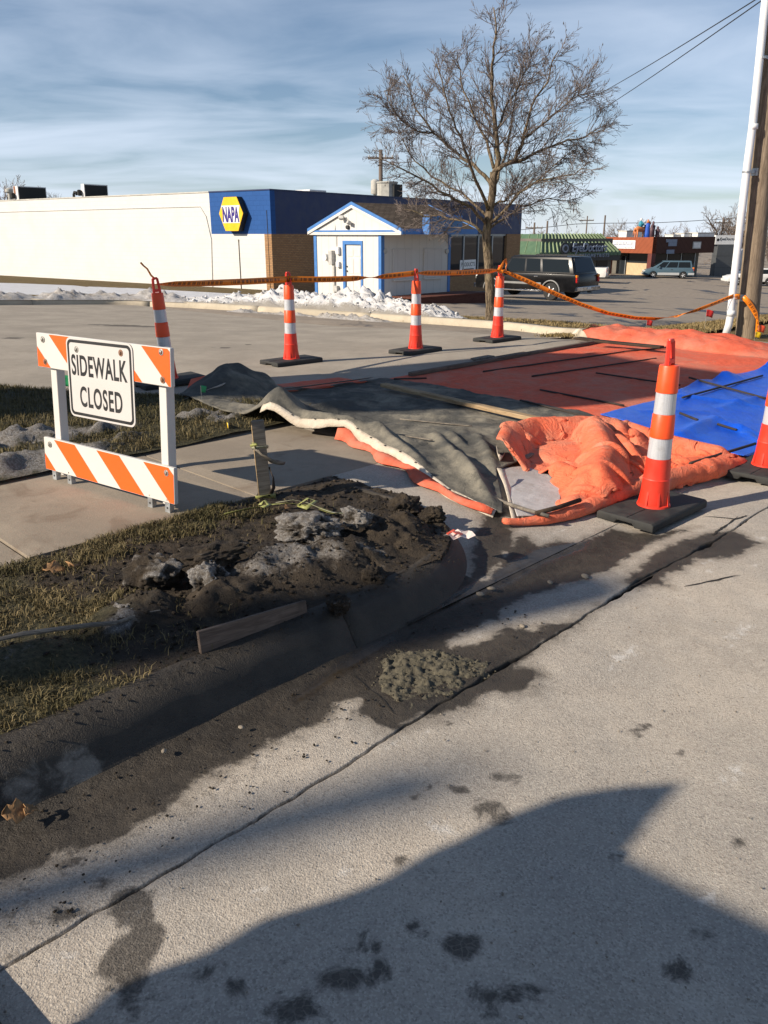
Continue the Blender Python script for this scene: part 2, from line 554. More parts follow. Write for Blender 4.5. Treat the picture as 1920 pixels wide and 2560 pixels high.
def soil():
    """dug-over verge: soil, thatch, dirty snow by vertex masks"""
    t = NT('verge_soil'); p = t.coord('World')
    a = t.noise(p, 10, 7, .7); b = t.noise(p, 55, 6, .7); d = t.noise(p, 190, 3, .7)
    c = t.mix(t.remap(a, .3, .7), (.018, .013, .009), (.072, .054, .036))
    c = t.mix(t.remap(b, .52, .78, 0, .5), c, (.115, .095, .068))
    thatch = t.mix(t.remap(b, .3, .7), (.028, .027, .012), (.10, .085, .042))
    c = t.mix(t.remap(t.attr('thatch'), .2, .8), c, thatch)
    sn = t.math('ADD', t.attr('snow'), t.math('MULTIPLY', t.math('SUBTRACT', b, .5), 1.1))
    sn = t.math('ADD', sn, t.math('MULTIPLY', t.math('SUBTRACT', a, .5), 1.6))
    sc = t.mix(t.remap(d, .3, .7), (.13, .118, .105), (.40, .385, .37))
    sc = t.mix(t.remap(b, .42, .60, 0, .8), sc, (.13, .108, .085))
    c = t.mix(t.remap(sn, .30, .72), c, sc)
    h = t.math('ADD', t.math('MULTIPLY', b, 1.0), t.math('MULTIPLY', d, .5))
    return t.done(c, t.remap(a, .3, .7, .72, .95), t.bump(h, 1.0, .018), spec=.3)
M['soil'] = soil()

def snowmat(name, dirt=.5, base=(.80, .79, .78)):
    t = NT(name); p = t.coord('World')
    a = t.noise(p, 3.0, 6, .68); b = t.noise(p, 22, 5, .65); d = t.noise(p, 90, 3, .6)
    c = t.mix(t.remap(a, .46, .68, 0, dirt), base, (.36, .31, .25))
    c = t.mix(t.math('MULTIPLY', t.remap(b, .56, .72), dirt), c, (.22, .19, .15))
    low = t.attr('low')
    c = t.mix(t.math('MULTIPLY', t.remap(t.math('ADD', low, t.math('SUBTRACT', b, .5)), .25, .8), .75), c, (.16, .135, .10))
    return t.done(c, .75, t.bump(t.math('ADD', b, d), .6, .03), spec=.3)
M['snow'] = snowmat('ploughed_snow', .42, (.66, .655, .65))
M['snowflat'] = snowmat('settled_snow', .25, (.66, .66, .67))
M['dirtysnow'] = snowmat('dirty_snow', .9, (.46, .44, .42))

def grassmat(name, g, s):
    t = NT(name)
    f = t.attr('tone')
    c = t.mix(f, g, s)
    m = t.done(c, .75, None, spec=.2)
    return m
M['grass'] = grassmat('winter_grass', (.044, .044, .016), (.25, .19, .095))
M['drygrass'] = grassmat('dormant_grass', (.105, .080, .034), (.33, .245, .115))
def turf(name, c1, c2):
    t = NT(name); p = t.coord('World')
    a = t.noise(p, 8, 6, .7); b = t.noise(p, 70, 4, .7); big = t.noise(p, 1.1, 4, .6)
    c = t.mix(t.remap(b, .3, .7), c1, c2)
    c = t.mix(t.remap(a, .5, .75, 0, .6), c, tuple(x * .45 for x in c1))
    c = t.mix(t.remap(big, .4, .7, 0, .5), c, c2)
    return t.done(c, .95, t.bump(t.math('ADD', a, b), .9, .03), spec=.1)
M['turf'] = turf('turf_ground', (.032, .032, .014), (.095, .078, .038))
M['dryturf'] = turf('dormant_turf', (.12, .088, .042), (.245, .18, .088))

# cloths
def cloth(name, col, dust, dustamt=.45, rough=.85, weave=700, spec=.25, sheen=0, stain=None, crease=.35):
    t = NT(name); p = t.coord('World')
    a = t.noise(p, 2.2, 6, .65, .3); b = t.noise(p, 16, 6, .7); w = t.noise(p, weave, 2, .5)
    c = t.mix(t.remap(b, .3, .7), tuple(x * .86 for x in col), tuple(min(1, x * 1.08) for x in col))
    c = t.mix(t.remap(a, .40, .66, 0, dustamt), c, dust)
    c = t.mix(t.remap(t.noise(p, 6, 7, .75), .54, .70, 0, dustamt * .9), c, stain or dust)
    cr_ = t.voro(t.coord('World', (1, 1, .6)), 11, 'DISTANCE_TO_EDGE'); cr2 = t.math('ABSOLUTE', t.math('SUBTRACT', t.noise(p, 9, 4, .6, 1.2), .5))
    hb = t.math('ADD', t.math('MULTIPLY', b, 1.6), t.math('MULTIPLY', t.remap(cr2, 0, .10, 1, 0), crease))
    nm = t.bump(t.math('ADD', hb, t.math('MULTIPLY', w, .35)), .5, .010)
    return t.done(c, rough, nm, spec=spec)
M['orange'] = cloth('orange_blanket', (.66, .120, .062), (.52, .21, .14), .65, .85, stain=(.38, .19, .14))
M['orangeheap'] = cloth('orange_blanket_creased', (.80, .165, .078), (.58, .27, .175), .6, .85, stain=(.46, .27, .19), crease=.8)
M['grey'] = cloth('grey_blanket', (.080, .078, .070), (.25, .225, .175), .9, .92, 500, stain=(.06, .058, .052))
M['lining'] = cloth('white_liner', (.50, .48, .47), (.33, .29, .26), .7, .6, crease=0)
M['hem'] = cloth('hem_webbing', (.66, .58, .47), (.45, .37, .28), .5, .8)
M['blue'] = cloth('blue_tarp', (.004, .085, .62), (.03, .16, .62), .3, .30, 900, .5, stain=(.12, .20, .45))

# hard goods
M['cone'] = mat('cone_orange', (.93, .085, .012), .42, .06, 9, .04, 60)
M['conered'] = mat('cone_red_orange', (.78, .045, .022), .40, .10, 9, .05, 60)
def reflective():
    t = NT('reflective_sleeve'); p = t.coord('Object')
    v = t.voro(p, 150, 'F1', 'Distance', 0.2)
    c = t.mix(t.remap(v, .2, .6), (.66, .66, .67), (.52, .53, .56))
    c = t.mix(t.remap(t.noise(p, 14, 5, .65), .5, .72, 0, .4), c, (.36, .34, .32))
    return t.done(c, .34, t.bump(v, .25, .002), .25, .6)
M['reflect'] = reflective()
M['rubber'] = mat('black_rubber', (.028, .028, .026), .78, .35, 12, .5, 220, bd=.002, col2=(.014, .014, .014))
def painted(name, col, chip=(.42, .36, .28), amt=.5, sc=16):
    t = NT(name); p = t.coord('Object')
    a = t.noise(p, sc, 7, .72); b = t.noise(p, 3, 5, .6)
    c = t.mix(t.remap(b, .35, .7, 0, .18), col, tuple(x * .72 for x in col))
    c = t.mix(t.remap(a, .655, .72, 0, amt), c, chip)
    return t.done(c, .5, t.bump(t.noise(p, 30, 3, .6), .08, .004), spec=.35)
M['white'] = painted('white_paint', (.62, .595, .55))
M['stripe'] = painted('orange_sheeting', (.90, .115, .010), (.75, .5, .38), .35)
M['signwhite'] = painted('sign_sheeting', (.56, .535, .51), (.5, .46, .42), .2, 30)
M['black'] = mat('black_print', (.012, .012, .013), .5, .1, 5, 0)
M['galv'] = mat('galvanised_steel', (.42, .44, .45), .45, .2, 18, .05, 60, metal=.7)
M['bolt'] = mat('bolt_zinc', (.40, .38, .34), .4, .3, 60, .0, metal=.8)
M['rust'] = mat('rusty_bolt', (.22, .11, .06), .7, .4, 60, .2)
def wood(name, c1, c2, sc=(1, 14, 14), rough=.85):
    t = NT(name); p = t.coord('Object', sc)
    a = t.noise(p, 3.2, 6, .65, 1.2); b = t.noise(t.coord('Object'), 7, 5, .7)
    c = t.mix(t.remap(a, .35, .68), c1, c2)
    c = t.mix(t.remap(b, .5, .75, 0, .5), c, tuple(x * .5 for x in c1))
    return t.done(c, rough, t.bump(a, .4, .004), spec=.2)
M['lumber'] = wood('weathered_lumber', (.24, .165, .09), (.44, .32, .19))
M['greywood'] = wood('grey_weathered_wood', (.13, .112, .092), (.25, .22, .18))
M['brownboard'] = wood('brown_form_board', (.095, .070, .055), (.175, .132, .104))
M['darkplank'] = wood('dark_wet_plank', (.030, .022, .017), (.07, .05, .035))
M['pole'] = wood('pole_timber', (.15, .115, .080), (.30, .235, .165), (14, 14, .7))
M['rebar'] = mat('rebar_rust', (.035, .026, .021), .8, .4, 30, .4, 200)
M['pvc'] = mat('white_pvc', (.74, .75, .75), .35, .08, 3, .0)
M['wire'] = mat('wire_black', (.02, .02, .022), .6, .1, 5, 0)
M['ribbon'] = mat('ribbon_yellow_green', (.30, .31, .10), .5, .2, 30, .1)
M['ribbonw'] = mat('ribbon_pale', (.42, .42, .28), .5, .2, 30, .1)
M['flagred'] = mat('flag_red', (.62, .035, .03), .5, .1, 9, 0)
M['flagorange'] = mat('flag_orange', (.85, .10, .03), .5, .1, 9, 0)
M['flaggreen'] = mat('flag_green', (.02, .30, .10), .5, .2, 9, 0)
M['flagpale'] = mat('flag_pale_green', (.14, .48, .10), .5, .2, 9, 0)
M['yellow'] = mat('flag_yellow', (.85, .55, .01), .5, .15, 12, 0)
M['leaf'] = mat('dead_leaf', (.30, .165, .070), .8, .35, 40, .3, 90)
M['stone'] = mat('pale_stone', (.26, .22, .17), .85, .3, 30, .4, 90)
M['bark'] = None
def bark():
    t = NT('tree_bark'); p = t.coord('Object', (1, 1, .22))
    a = t.noise(p, 26, 6, .7, .6); b = t.noise(t.coord('Object'), 2.5, 4, .6)
    c = t.mix(t.remap(a, .36, .62), (.045, .034, .024), (.23, .175, .115))
    c = t.mix(t.remap(b, .52, .7, 0, .35), c, (.20, .17, .05))
    return t.done(c, .9, t.bump(a, .9, .02), spec=.15)
M['bark'] = bark()
M['twig'] = mat('tree_twigs', (.165, .132, .115), .85, .4, 4, 0, col2=(.085, .068, .060))
M['fartwig'] = mat('distant_twigs', (.20, .155, .125), .9, .3, 1, 0)
M['fartrunk'] = mat('distant_bark', (.13, .10, .08), .9, .3, 1, 0)
M['evergreen'] = mat('evergreen', (.04, .06, .03), .9, .4, 3, 0)
def tapemat():
    t = NT('barrier_tape')
    u = t.attr('along'); v = t.attr('across')
    cu = t.node('ShaderNodeCombineXYZ'); t.link(t.math('MULTIPLY', u, 1.0), cu.inputs[0])
    # flat print: rows of dark letter-like strokes along the middle of the tape
    cell = t.math('FRACT', t.math('MULTIPLY', u, 16.0))
    word = t.math('FRACT', t.math('MULTIPLY', u, 1.15))
    n = t.noise(cu.outputs[0], 45, 2, .5)
    let = t.math('MULTIPLY', t.math('GREATER_THAN', cell, .28), t.math('LESS_THAN', t.math('ABSOLUTE', t.math('SUBTRACT', v, .5)), .26))
    let = t.math('MULTIPLY', let, t.math('GREATER_THAN', word, .14))
    let = t.math('MULTIPLY', let, t.remap(n, .34, .5))
    c = t.mix(t.math('MULTIPLY', let, .78), (.88, .24, .012), (.10, .022, .004))
    return t.done(c, .38, None, spec=.5)
M['tape'] = tapemat()

# buildings
def brickmat(name, c1, c2, mortar, sc=1.0, bumpy=.5, squash=1.0, bw=.5, rh=.25, ms=.02):
    t = NT(name); u = t.node('ShaderNodeUVMap').outputs[0]
    b = t.node('ShaderNodeTexBrick'); b.inputs['Scale'].default_value = sc
    b.inputs['Color1'].default_value = (*c1, 1); b.inputs['Color2'].default_value = (*c2, 1); b.inputs['Mortar'].default_value = (*mortar, 1)
    b.inputs['Brick Width'].default_value = bw; b.inputs['Row Height'].default_value = rh; b.inputs['Mortar Size'].default_value = ms
    t.link(u, b.inputs['Vector'])
    n = t.noise(u, .7, 5, .6)
    c = t.mix(t.remap(n, .4, .7, 0, .3), b.outputs['Color'], tuple(x * .78 for x in c1))
    nm = t.bump(t.math('SUBTRACT', 1.0, b.outputs['Fac']), bumpy, .01)
    return t.done(c, .85, nm, spec=.2)
M['whitebrick'] = brickmat('white_painted_block', (.64, .635, .61), (.625, .62, .595), (.575, .57, .545), 1, .2, bw=.40, rh=.2, ms=.008)
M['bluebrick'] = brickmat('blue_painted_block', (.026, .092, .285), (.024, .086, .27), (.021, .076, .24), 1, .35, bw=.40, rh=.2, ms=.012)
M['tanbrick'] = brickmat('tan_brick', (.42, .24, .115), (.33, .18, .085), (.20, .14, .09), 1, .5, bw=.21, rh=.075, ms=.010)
M['bluefasciashade'] = mat('blue_fascia_shaded', (.009, .024, .095), .55, .12, 2, .1, 8)  # the band's blue, darkened to show the fascia's shaded side
M['coping'] = mat('parapet_coping', (.50, .48, .43), .6, .15, 3, .1)
M['roofmem'] = mat('flat_roof', (.30, .29, .27), .9, .2, 1, .1)
M['signyellow'] = mat('sign_yellow', (.90, .50, .012), .35, .06, 4, 0)
M['signface'] = mat('sign_white_face', (.82, .81, .78), .35, .06, 4, 0)
M['signnavy'] = mat('sign_navy', (.035, .018, .20), .4, .06, 4, 0)
M['acdark'] = mat('unit_louvres_dark', (.018, .019, .018), .8, .3, 30, .6, 120)
M['acgrey'] = mat('unit_casing', (.40, .385, .34), .6, .2, 4, .1)
M['acrust'] = mat('unit_rust', (.30, .13, .07), .8, .3, 9, .2)
def siding(name, col):
    t = NT(name); u = t.node('ShaderNodeUVMap').outputs[0]
    sp_ = t.node('ShaderNodeSeparateXYZ'); t.link(u, sp_.inputs[0])
    g = t.math('PINGPONG', t.math('MULTIPLY', sp_.outputs[0], 1.0), .2)
    line = t.remap(g, .0, .016, 1, 0)
    n = t.noise(u, 3, 5, .6)
    c = t.mix(t.remap(n, .35, .7, 0, .12), col, tuple(x * .7 for x in col))
    c = t.mix(t.math('MULTIPLY', line, .35), c, tuple(x * .4 for x in col))
    return t.done(c, .6, t.bump(t.math('MULTIPLY', line, -1.0), .5, .01), spec=.3)
M['siding'] = siding('white_panel_siding', (.60, .585, .55))
M['shutter'] = siding('white_shutter_panel', (.56, .54, .51))
M['trimblue'] = mat('trim_blue', (.05, .175, .45), .5, .08, 5, .05)
M['trimwhite'] = mat('trim_white', (.62, .60, .56), .5, .06, 5, .05)
def shingles():
    t = NT('brown_shingles'); u = t.node('ShaderNodeUVMap').outputs[0]
    b = t.node('ShaderNodeTexBrick'); b.inputs['Scale'].default_value = 1
    b.inputs['Color1'].default_value = (.135, .105, .078, 1); b.inputs['Color2'].default_value = (.085, .066, .05, 1); b.inputs['Mortar'].default_value = (.035, .028, .022, 1)
    b.inputs['Brick Width'].default_value = .3; b.inputs['Row Height'].default_value = .13; b.inputs['Mortar Size'].default_value = .014
    t.link(u, b.inputs['Vector'])
    return t.done(b.outputs['Color'], .95, t.bump(t.math('SUBTRACT', 1.0, b.outputs['Fac']), .7, .02), spec=.1)
M['shingle'] = shingles()
M['metergrey'] = mat('meter_grey', (.46, .45, .42), .5, .15, 9, .05)
M['darkmetal'] = mat('dark_metal', (.05, .05, .05), .5, .2, 9, .05, metal=.4)
def glass(name, col=(.02, .025, .03), rough=.04):
    t = NT(name)
    return t.done(col, rough, None, 0, .35)
M['glass'] = glass('dark_window_glass')
M['carglass'] = glass('car_glass', (.012, .015, .016), .05)
M['shopglass'] = glass('shop_glass', (.030, .030, .032), .03)
M['mullion'] = mat('aluminium_mullion', (.30, .32, .33), .4, .1, 5, 0, metal=.4)
M['greenmetal'] = mat('green_roof_metal', (.075, .135, .075), .5, .1, 2, 0)
M['greenseam'] = mat('green_roof_seam', (.21, .27, .15), .5, .1, 2, 0)  # roof metal darkened and seams lightened to put light and shade into them
M['greenlit'] = mat('sunlit_green_roof_metal', (.30, .46, .26), .5, .1, 2, 0)  # paler copy of the roof green for its sunlit end
M['darkwall'] = mat('dark_stucco', (.13, .12, .10), .85, .2, 1, .1)
M['signgrey'] = mat('channel_letter_grey', (.20, .24, .32), .4, .1, 4, 0)
M['signdark'] = mat('sign_dark_backing', (.02, .022, .024), .5, .1, 4, 0)
def diag(name, col):
    t = NT(name); u = t.node('ShaderNodeUVMap').outputs[0]
    sp_ = t.node('ShaderNodeSeparateXYZ'); t.link(u, sp_.inputs[0])
    d = t.math('ADD', t.math('ABSOLUTE', sp_.outputs[0]), sp_.outputs[1])
    g = t.math('FRACT', t.math('MULTIPLY', d, 1.6))
    n = t.noise(u, 1.5, 4, .6)
    c = t.mix(t.remap(g, 0, .12, 1, 0), col, tuple(x * .45 for x in col))
    c = t.mix(t.remap(n, .4, .7, 0, .35), c, tuple(x * 1.3 for x in col))
    return t.done(c, .75, None, spec=.2)
M['redwood'] = diag('diagonal_redwood_siding', (.27, .075, .035))
M['redpost'] = mat('red_brown_post', (.13, .032, .024), .6, .15, 4, .05)
M['redwoodshade'] = diag('shaded_redwood_siding', (.075, .035, .026))  # redwood colour darkened to stand for the fascia in shade
M['paneltan'] = mat('tan_wall_panel', (.52, .39, .235), .8, .12, 3, .05)
M['acm'] = mat('dark_grey_panel', (.10, .105, .108), .45, .1, 2, 0, metal=.3)
M['boxwhite'] = mat('box_body_white', (.72, .71, .69), .5, .1, 3, 0)
# vehicles
def paint(name, col, rough=.22):
    t = NT(name); t.b.inputs['Coat Weight'].default_value = .15; t.b.inputs['Coat Roughness'].default_value = .06
    p = t.coord('Object'); n = t.noise(p, 5, 5, .6)
    c = t.mix(t.remap(n, .4, .7, 0, .25), col, tuple(x * .7 + .02 for x in col))
    return t.done(c, rough, None, 0, .3)
M['carblack'] = paint('paint_black', (.005, .005, .006), .28)
M['carteal'] = paint('paint_teal', (.080, .135, .175), .3)
M['carsilver'] = paint('paint_silver', (.42, .43, .43), .35)
M['carwhite'] = paint('paint_white', (.74, .73, .70), .3)
M['cladding'] = mat('grey_cladding', (.22, .22, .215), .5, .1, 5, 0)
M['tyre'] = mat('tyre_rubber', (.022, .022, .022), .85, .2, 9, .1)
M['rim'] = mat('alloy_rim', (.50, .51, .52), .3, .1, 5, 0, metal=.1)
M['lampred'] = mat('lamp_red', (.55, .015, .012), .2, .1, 5, 0)
M['lampamber'] = mat('lamp_amber', (.85, .25, .02), .2, .1, 5, 0)
M['lampclear'] = mat('lamp_clear', (.75, .75, .72), .15, .1, 5, 0)
M['chrome'] = mat('chrome', (.70, .70, .70), .15, .05, 5, 0, metal=1.0)
M['steel'] = mat('dark_steel', (.09, .085, .08), .55, .3, 5, .1, metal=.5)
M['statueorange'] = mat('painted_orange', (.62, .20, .06), .6, .1, 5, 0)
M['statueblue'] = mat('painted_blue', (.02, .09, .45), .6, .1, 5, 0)
M['statueteal'] = mat('painted_teal', (.03, .24, .33), .6, .1, 5, 0)
M['statuedark'] = mat('painted_dark', (.10, .05, .06), .6, .2, 5, 0)
M['wrap'] = mat('litter_wrapper', (.72, .60, .54), .45, .2, 9, 0)
M['wrapred'] = mat('litter_red', (.62, .09, .05), .45, .2, 9, 0)
# ------------------------------------------------------------------ the ground
def sqp(u, v, z=0.0):
    p = hit(u, v, z); return SQ(p.x, p.y)

def sq_grid(S, Q, zf, mat_, name, warp=None):
    SS, QQ = np.meshgrid(S, Q, indexing='ij')
    if warp is not None: QQ = QQ + warp(SS, QQ)
    X = OX + EX * SS - EYY * QQ; Y = OY + EYY * SS + EX * QQ
    Z = zf(X, Y, SS, QQ)
    V = np.stack([X.ravel(), Y.ravel(), Z.ravel()], 1)
    o = np_mesh(name, V, grid_faces(len(S), len(Q)), mat_)
    return o, X, Y, SS, QQ

# base sheet: car park asphalt running out to the horizon
S = np.concatenate([[-1500, -700, -300, -150, -80, -50], np.arange(-30, 80.1, .8), [95, 120, 160, 230, 350, 700, 1500]])
Q = np.concatenate([[-1200, -500, -200, -90, -45, -25, -14], np.arange(-8, 60, .8), np.arange(60, 130, 5), [150, 200, 300, 500, 900, 1600]])
def zlot(X, Y, s, q):
    m = np.maximum((1 - ss(s, 9.4, 10.6)) * (1 - ss(q, 25, 28)), 1 - ss(q, 3.8, 5.2))
    return np.minimum(lotz(X, Y), 0.0) - .35 * m - .006
o, *_ = sq_grid(S, Q, zlot, M['asphalt'], 'parking_lot')
tag(o, kind='structure')

# ---- street slab and gutter
WETP = [
 # gutter from the kerb outwards
 [(-60, 2080), (0, 2035), (500, 1800), (840, 1590), (983, 1573), (1110, 1500), (1225, 1440), (1290, 1345), (1370, 1350), (1440, 1355), (1530, 1320), (1640, 1330), (1740, 1318), (1640, 1352),
  (1576, 1388), (1549, 1415), (1462, 1442), (1330, 1478), (1266, 1510), (1240, 1560), (1330, 1570), (1440, 1552), (1500, 1516), (1420, 1576), (1360, 1611), (1320, 1645), (1300, 1665), (1340, 1672), (1357, 1692), (1333, 1726), (1300, 1733), (1246, 1726), (1205, 1739), (1151, 1773), (1097, 1797), (1057, 1793), (985, 1830), (930, 1812), (905, 1790), (892, 1744), (868, 1738), (845, 1761), (799, 1796), (723, 1830),
  (654, 1853), (613, 1882), (556, 1911), (480, 1958), (405, 2027), (341, 2050), (301, 2091), (231, 2103), (145, 2126), (64, 2166), (0, 2189), (-60, 2200)],
 [(1563, 1456), (1610, 1402), (1705, 1348), (1833, 1327), (1907, 1361), (1833, 1395), (1745, 1402), (1712, 1422), (1651, 1442), (1678, 1469), (1577, 1464)],
 [(1180, 1460), (1225, 1440), (1290, 1365), (1275, 1320), (1245, 1290), (1215, 1270), (1180, 1380)],
]
DRYP = [
 [(1120, 1590), (1170, 1560), (1230, 1540), (1270, 1560), (1200, 1600), (1130, 1605)],
 [(1290, 1330), (1350, 1370), (1430, 1340), (1500, 1300), (1400, 1280), (1280, 1300)],
]
SALTP = [(1900, 1350, .16, .05), (1770, 1405, .12, .03), (1660, 1450, .14, .03), (1775, 1428, .2, .035), (1890, 1412, .12, .03), (1060, 1840, .10, .03), (980, 1860, .12, .03), (860, 2170, .09, .05), (1180, 1600, .12, .04), (360, 2265, .10, .04), (1100, 2070, .06, .09),
         (1400, 1330, .15, .04), (1560, 1640, .2, .05), (1850, 1580, .25, .06), (1830, 1930, .12, .05), (1770, 2240, .12, .03), (150, 2400, .08, .05), (640, 2230, .07, .03), (1480, 1400, .14, .03), (1390, 1370, .10, .03)]
BLOTS = [(1249, 1945, .055, .03), (1225, 2015, .05, .035), (1140, 1975, .035, .02), (1240, 2045, .045, .03), (1150, 2365, .062, .045), (1527, 2149, .022, .018), (868, 2438, .055, .04), (740, 2525, .06, .03), (688, 2397, .03, .013),
         (929, 2363, .028, .024), (946, 2422, .025, .03), (1050, 2321, .018, .012), (1207, 2487, .024, .02), (1220, 2545, .02, .012), (1590, 1835, .015, .01), (1820, 1495, .012, .01), (1609, 1818, .018, .010), (1700, 1880, .014, .008), (1300, 2495, .05, .02), (600, 2460, .05, .02), (1115, 2180, .04, .018), (1842, 2100, .02, .015),
         (179, 2149, .05, .02), (272, 2195, .06, .018), (150, 2290, .07, .02), (1040, 1995, .022, .016), (1080, 1960, .02, .015), (1120, 1807, .016, .010), (1410, 1728, .012, .01), (1460, 1640, .012, .01), (1680, 2425, .03, .02), (1750, 2330, .02, .012), (1900, 2520, .03, .02), (520, 2430, .03, .015), (1370, 1990, .010, .008), (1010, 2150, .012, .01)]
BLOTPOLY = [[(290, 2235), (340, 2200), (400, 2250), (415, 2330), (390, 2400), (385, 2480), (345, 2530), (285, 2520), (255, 2460), (270, 2390), (300, 2330), (275, 2280)]]
CRACKS = [[(1756, 1288), (1836, 1299), (1880, 1285), (1960, 1245)], [(1570, 1469), (1640, 1432), (1710, 1392), (1790, 1335), (1845, 1292)], [(1710, 1470), (1780, 1455), (1850, 1440)], [(884, 1676), (920, 1715), (965, 1755), (988, 1785)]]
def ground_masks(o, X, Y, zref=0.0, wetshift=0.0):
    W2 = lambda L: [tuple(hit(u, v, 0)[:2]) for u, v in L]
    x, y = X.ravel(), Y.ravel()
    wet = np.full(x.shape, -1.0)
    for P_ in WETP: wet = np.maximum(wet, poly_sdf(x, y, W2(P_)))
    for P_ in DRYP: wet = np.minimum(wet, -poly_sdf(x, y, W2(P_)))
    s, q = SQ(x, y)
    wet = np.where((s < 2.5), np.maximum(wet, (q - .36 - .05 * np.sin(s * 5))), wet)
    salt = np.full(x.shape, -1.0)
    for u, v, a, b in SALTP:
        c = hit(u, v, 0); cs, cq = SQ(c.x, c.y)
        salt = np.maximum(salt, .22 - .30 * np.hypot((s - cs) / a, (q - cq) / b))
    blot = np.full(x.shape, -1.0)
    for u, v, a, b in BLOTS:
        c = hit(u, v, 0)
        r = np.hypot((x - c.x) / a, (y - c.y) / b)
        blot = np.maximum(blot, (1 - r) * b)
    for P_ in BLOTPOLY: blot = np.maximum(blot, poly_sdf(x, y, W2(P_)) * .7)
    crack = np.full(x.shape, -1.0)
    qc = crackq(s)
    crack = np.maximum(crack, crackw(s) - np.abs(q - qc))
    mud = np.clip(wet, -1, .12) * 1.6 - .06
    mud = np.where((q > .05) & (q < .56), np.maximum(mud, .10 - .6 * np.abs(q - .40) - .35 * ss(s, 1.2, 2.2)), mud)
    mud = np.where((q > -.01) & (s < .2), np.maximum(mud, -.02), mud)
    mud = np.where(q < -.05, np.minimum(mud, wet * .8 - .16), mud)
    pud = np.full(x.shape, -1.0)
    for P_ in [[(1090, 1500), (1230, 1425), (1330, 1370), (1500, 1335), (1470, 1372), (1370, 1410), (1290, 1455), (1180, 1500), (1080, 1540)], [(700, 1735), (880, 1620), (1000, 1565), (1010, 1590), (900, 1660), (740, 1760)]]:
        pud = np.maximum(pud, poly_sdf(x, y, W2(P_)))
    for n_, a_ in (('wet', wet), ('salt', salt), ('blot', blot), ('crack', crack), ('mud', mud), ('puddle', pud)): attr(o, n_, a_)
def crackq(s): return .020 * fbm(s * 2.2, s * 0 + 3.1, 0, 4, 5) + .009 * fbm(s * 14, s * 0 + 1.7, 0, 3, 6)
def crackw(s): return .0045 + .019 * ss(fbm(s * 2.6, s * 0 + 8.1, 0, 4, 11), -.05, .55)
S = np.concatenate([np.arange(-30, -2, 1.0), np.arange(-2, 6.0, .02), np.arange(6.0, 9, .06), np.arange(9, 60, 1.5), [90, 150]])
Q = np.concatenate([np.arange(-9, -3.2, .5), np.arange(-3.2, -.05, .025), np.arange(-.05, .05, .004), np.arange(.05, .60, .018)])
def zroad(X, Y, s, q):
    z = .008 * fbm(X * .7, Y * .7, 0, 3, 2) + .0022 * fbm(X * 14, Y * 14, 0, 3, 4)
    z = z - .022 * ss(q, .05, .42) + .020 * ss(q, .44, .56)
    d = np.abs(q - crackq(s)); w = crackw(s)
    z = z - .030 * np.exp(-(d / np.maximum(w, .003)) ** 4) * (w > .004)
    z = z + .012 * ss(q, .004, .012) * ss(s, -.6, .2) * (1 - ss(s, 1.1, 1.4)) * 0
    return z
o, X, Y, s_, q_ = sq_grid(S, Q, zroad, M['road'], 'road', warp=lambda s, q: crackq(s) * np.exp(-np.abs(q) / .25))
ground_masks(o, X, Y)
tag(o, kind='structure')

# finer cracks are narrow open seams laid along the slab
M['seam'] = mat('crack_dark', (.020, .017, .014), .95, .4, 40, .3, 200)
rc = random.Random(77)
for L_ in CRACKS:
    w = [hit(u, v, 0) for u, v in L_]; pts = []
    for a, b in zip(w[:-1], w[1:]):
        n = max(3, int((b - a).length / .02)); pts += [a.lerp(b, i / n) for i in range(n)]
    pts.append(w[-1]); V = []
    for i, p in enumerate(pts):
        t = (pts[min(i + 1, len(pts) - 1)] - pts[max(i - 1, 0)]).normalized(); nl = Vector((-t.y, t.x, 0))
        j = .012 * float(fbm(np.array([i * .12]), np.array([L_[0][0]]))[0]) + rc.uniform(-.002, .002); hw = max(.001, .0045 + .004 * float(fbm(np.array([i * .2 + 9]), np.array([L_[0][0] * 1.0]))[0])) * min(1, (len(pts) - i) / 8, (i + 1) / 4)
        c = p + nl * j; s0, q0 = SQ(c.x, c.y)
        zz = float(zroad(np.array([c.x]), np.array([c.y]), np.array([s0]), np.array([q0 + .2 if abs(q0) < .03 else q0]))[0]) + .0035
        V += [(c.x - nl.x * hw, c.y - nl.y * hw, zz), (c.x + nl.x * hw, c.y + nl.y * hw, zz)]
    o = mesh_obj('road_crack', V, [(2 * i, 2 * i + 1, 2 * i + 3, 2 * i + 2) for i in range(len(pts) - 1)], M['seam']); tag(o, kind='structure')

# ---- near kerb with its rounded return
def sweep(path, prof, name, mat_, parent, zf=None):
    """path of (x,y,z), profile of (offset to the left, height)"""
    P_ = [Vector(p) for p in path]; n = len(P_); m = len(prof)
    V = []
    for i, p in enumerate(P_):
        t = P_[min(i + 1, n - 1)] - P_[max(i - 1, 0)]; t.z = 0; t.normalize()
        nl = Vector((-t.y, t.x, 0))
        V += [p + nl * a + Vector((0, 0, b)) for a, b in prof]
    fs = []
    for i in range(n - 1):
        for j in range(m - 1): fs.append((i * m + j, i * m + j + 1, (i + 1) * m + j + 1, (i + 1) * m + j))
    fs.append(tuple(range(m - 1, -1, -1))); fs.append(tuple(range((n - 1) * m, n * m)))
    o = mesh_obj(name, V, fs, mat_, parent, True)
    return o
ARC_C, ARC_R = (2.05, 1.49), .95
kpath = [(s, .54) for s in np.arange(-6, 2.05, .05)] + [(ARC_C[0] + ARC_R * math.sin(a), ARC_C[1] - ARC_R * math.cos(a)) for a in np.linspace(0, math.pi / 2, 26)] + [(3.0, q) for q in np.arange(1.55, 2.3, .06)]
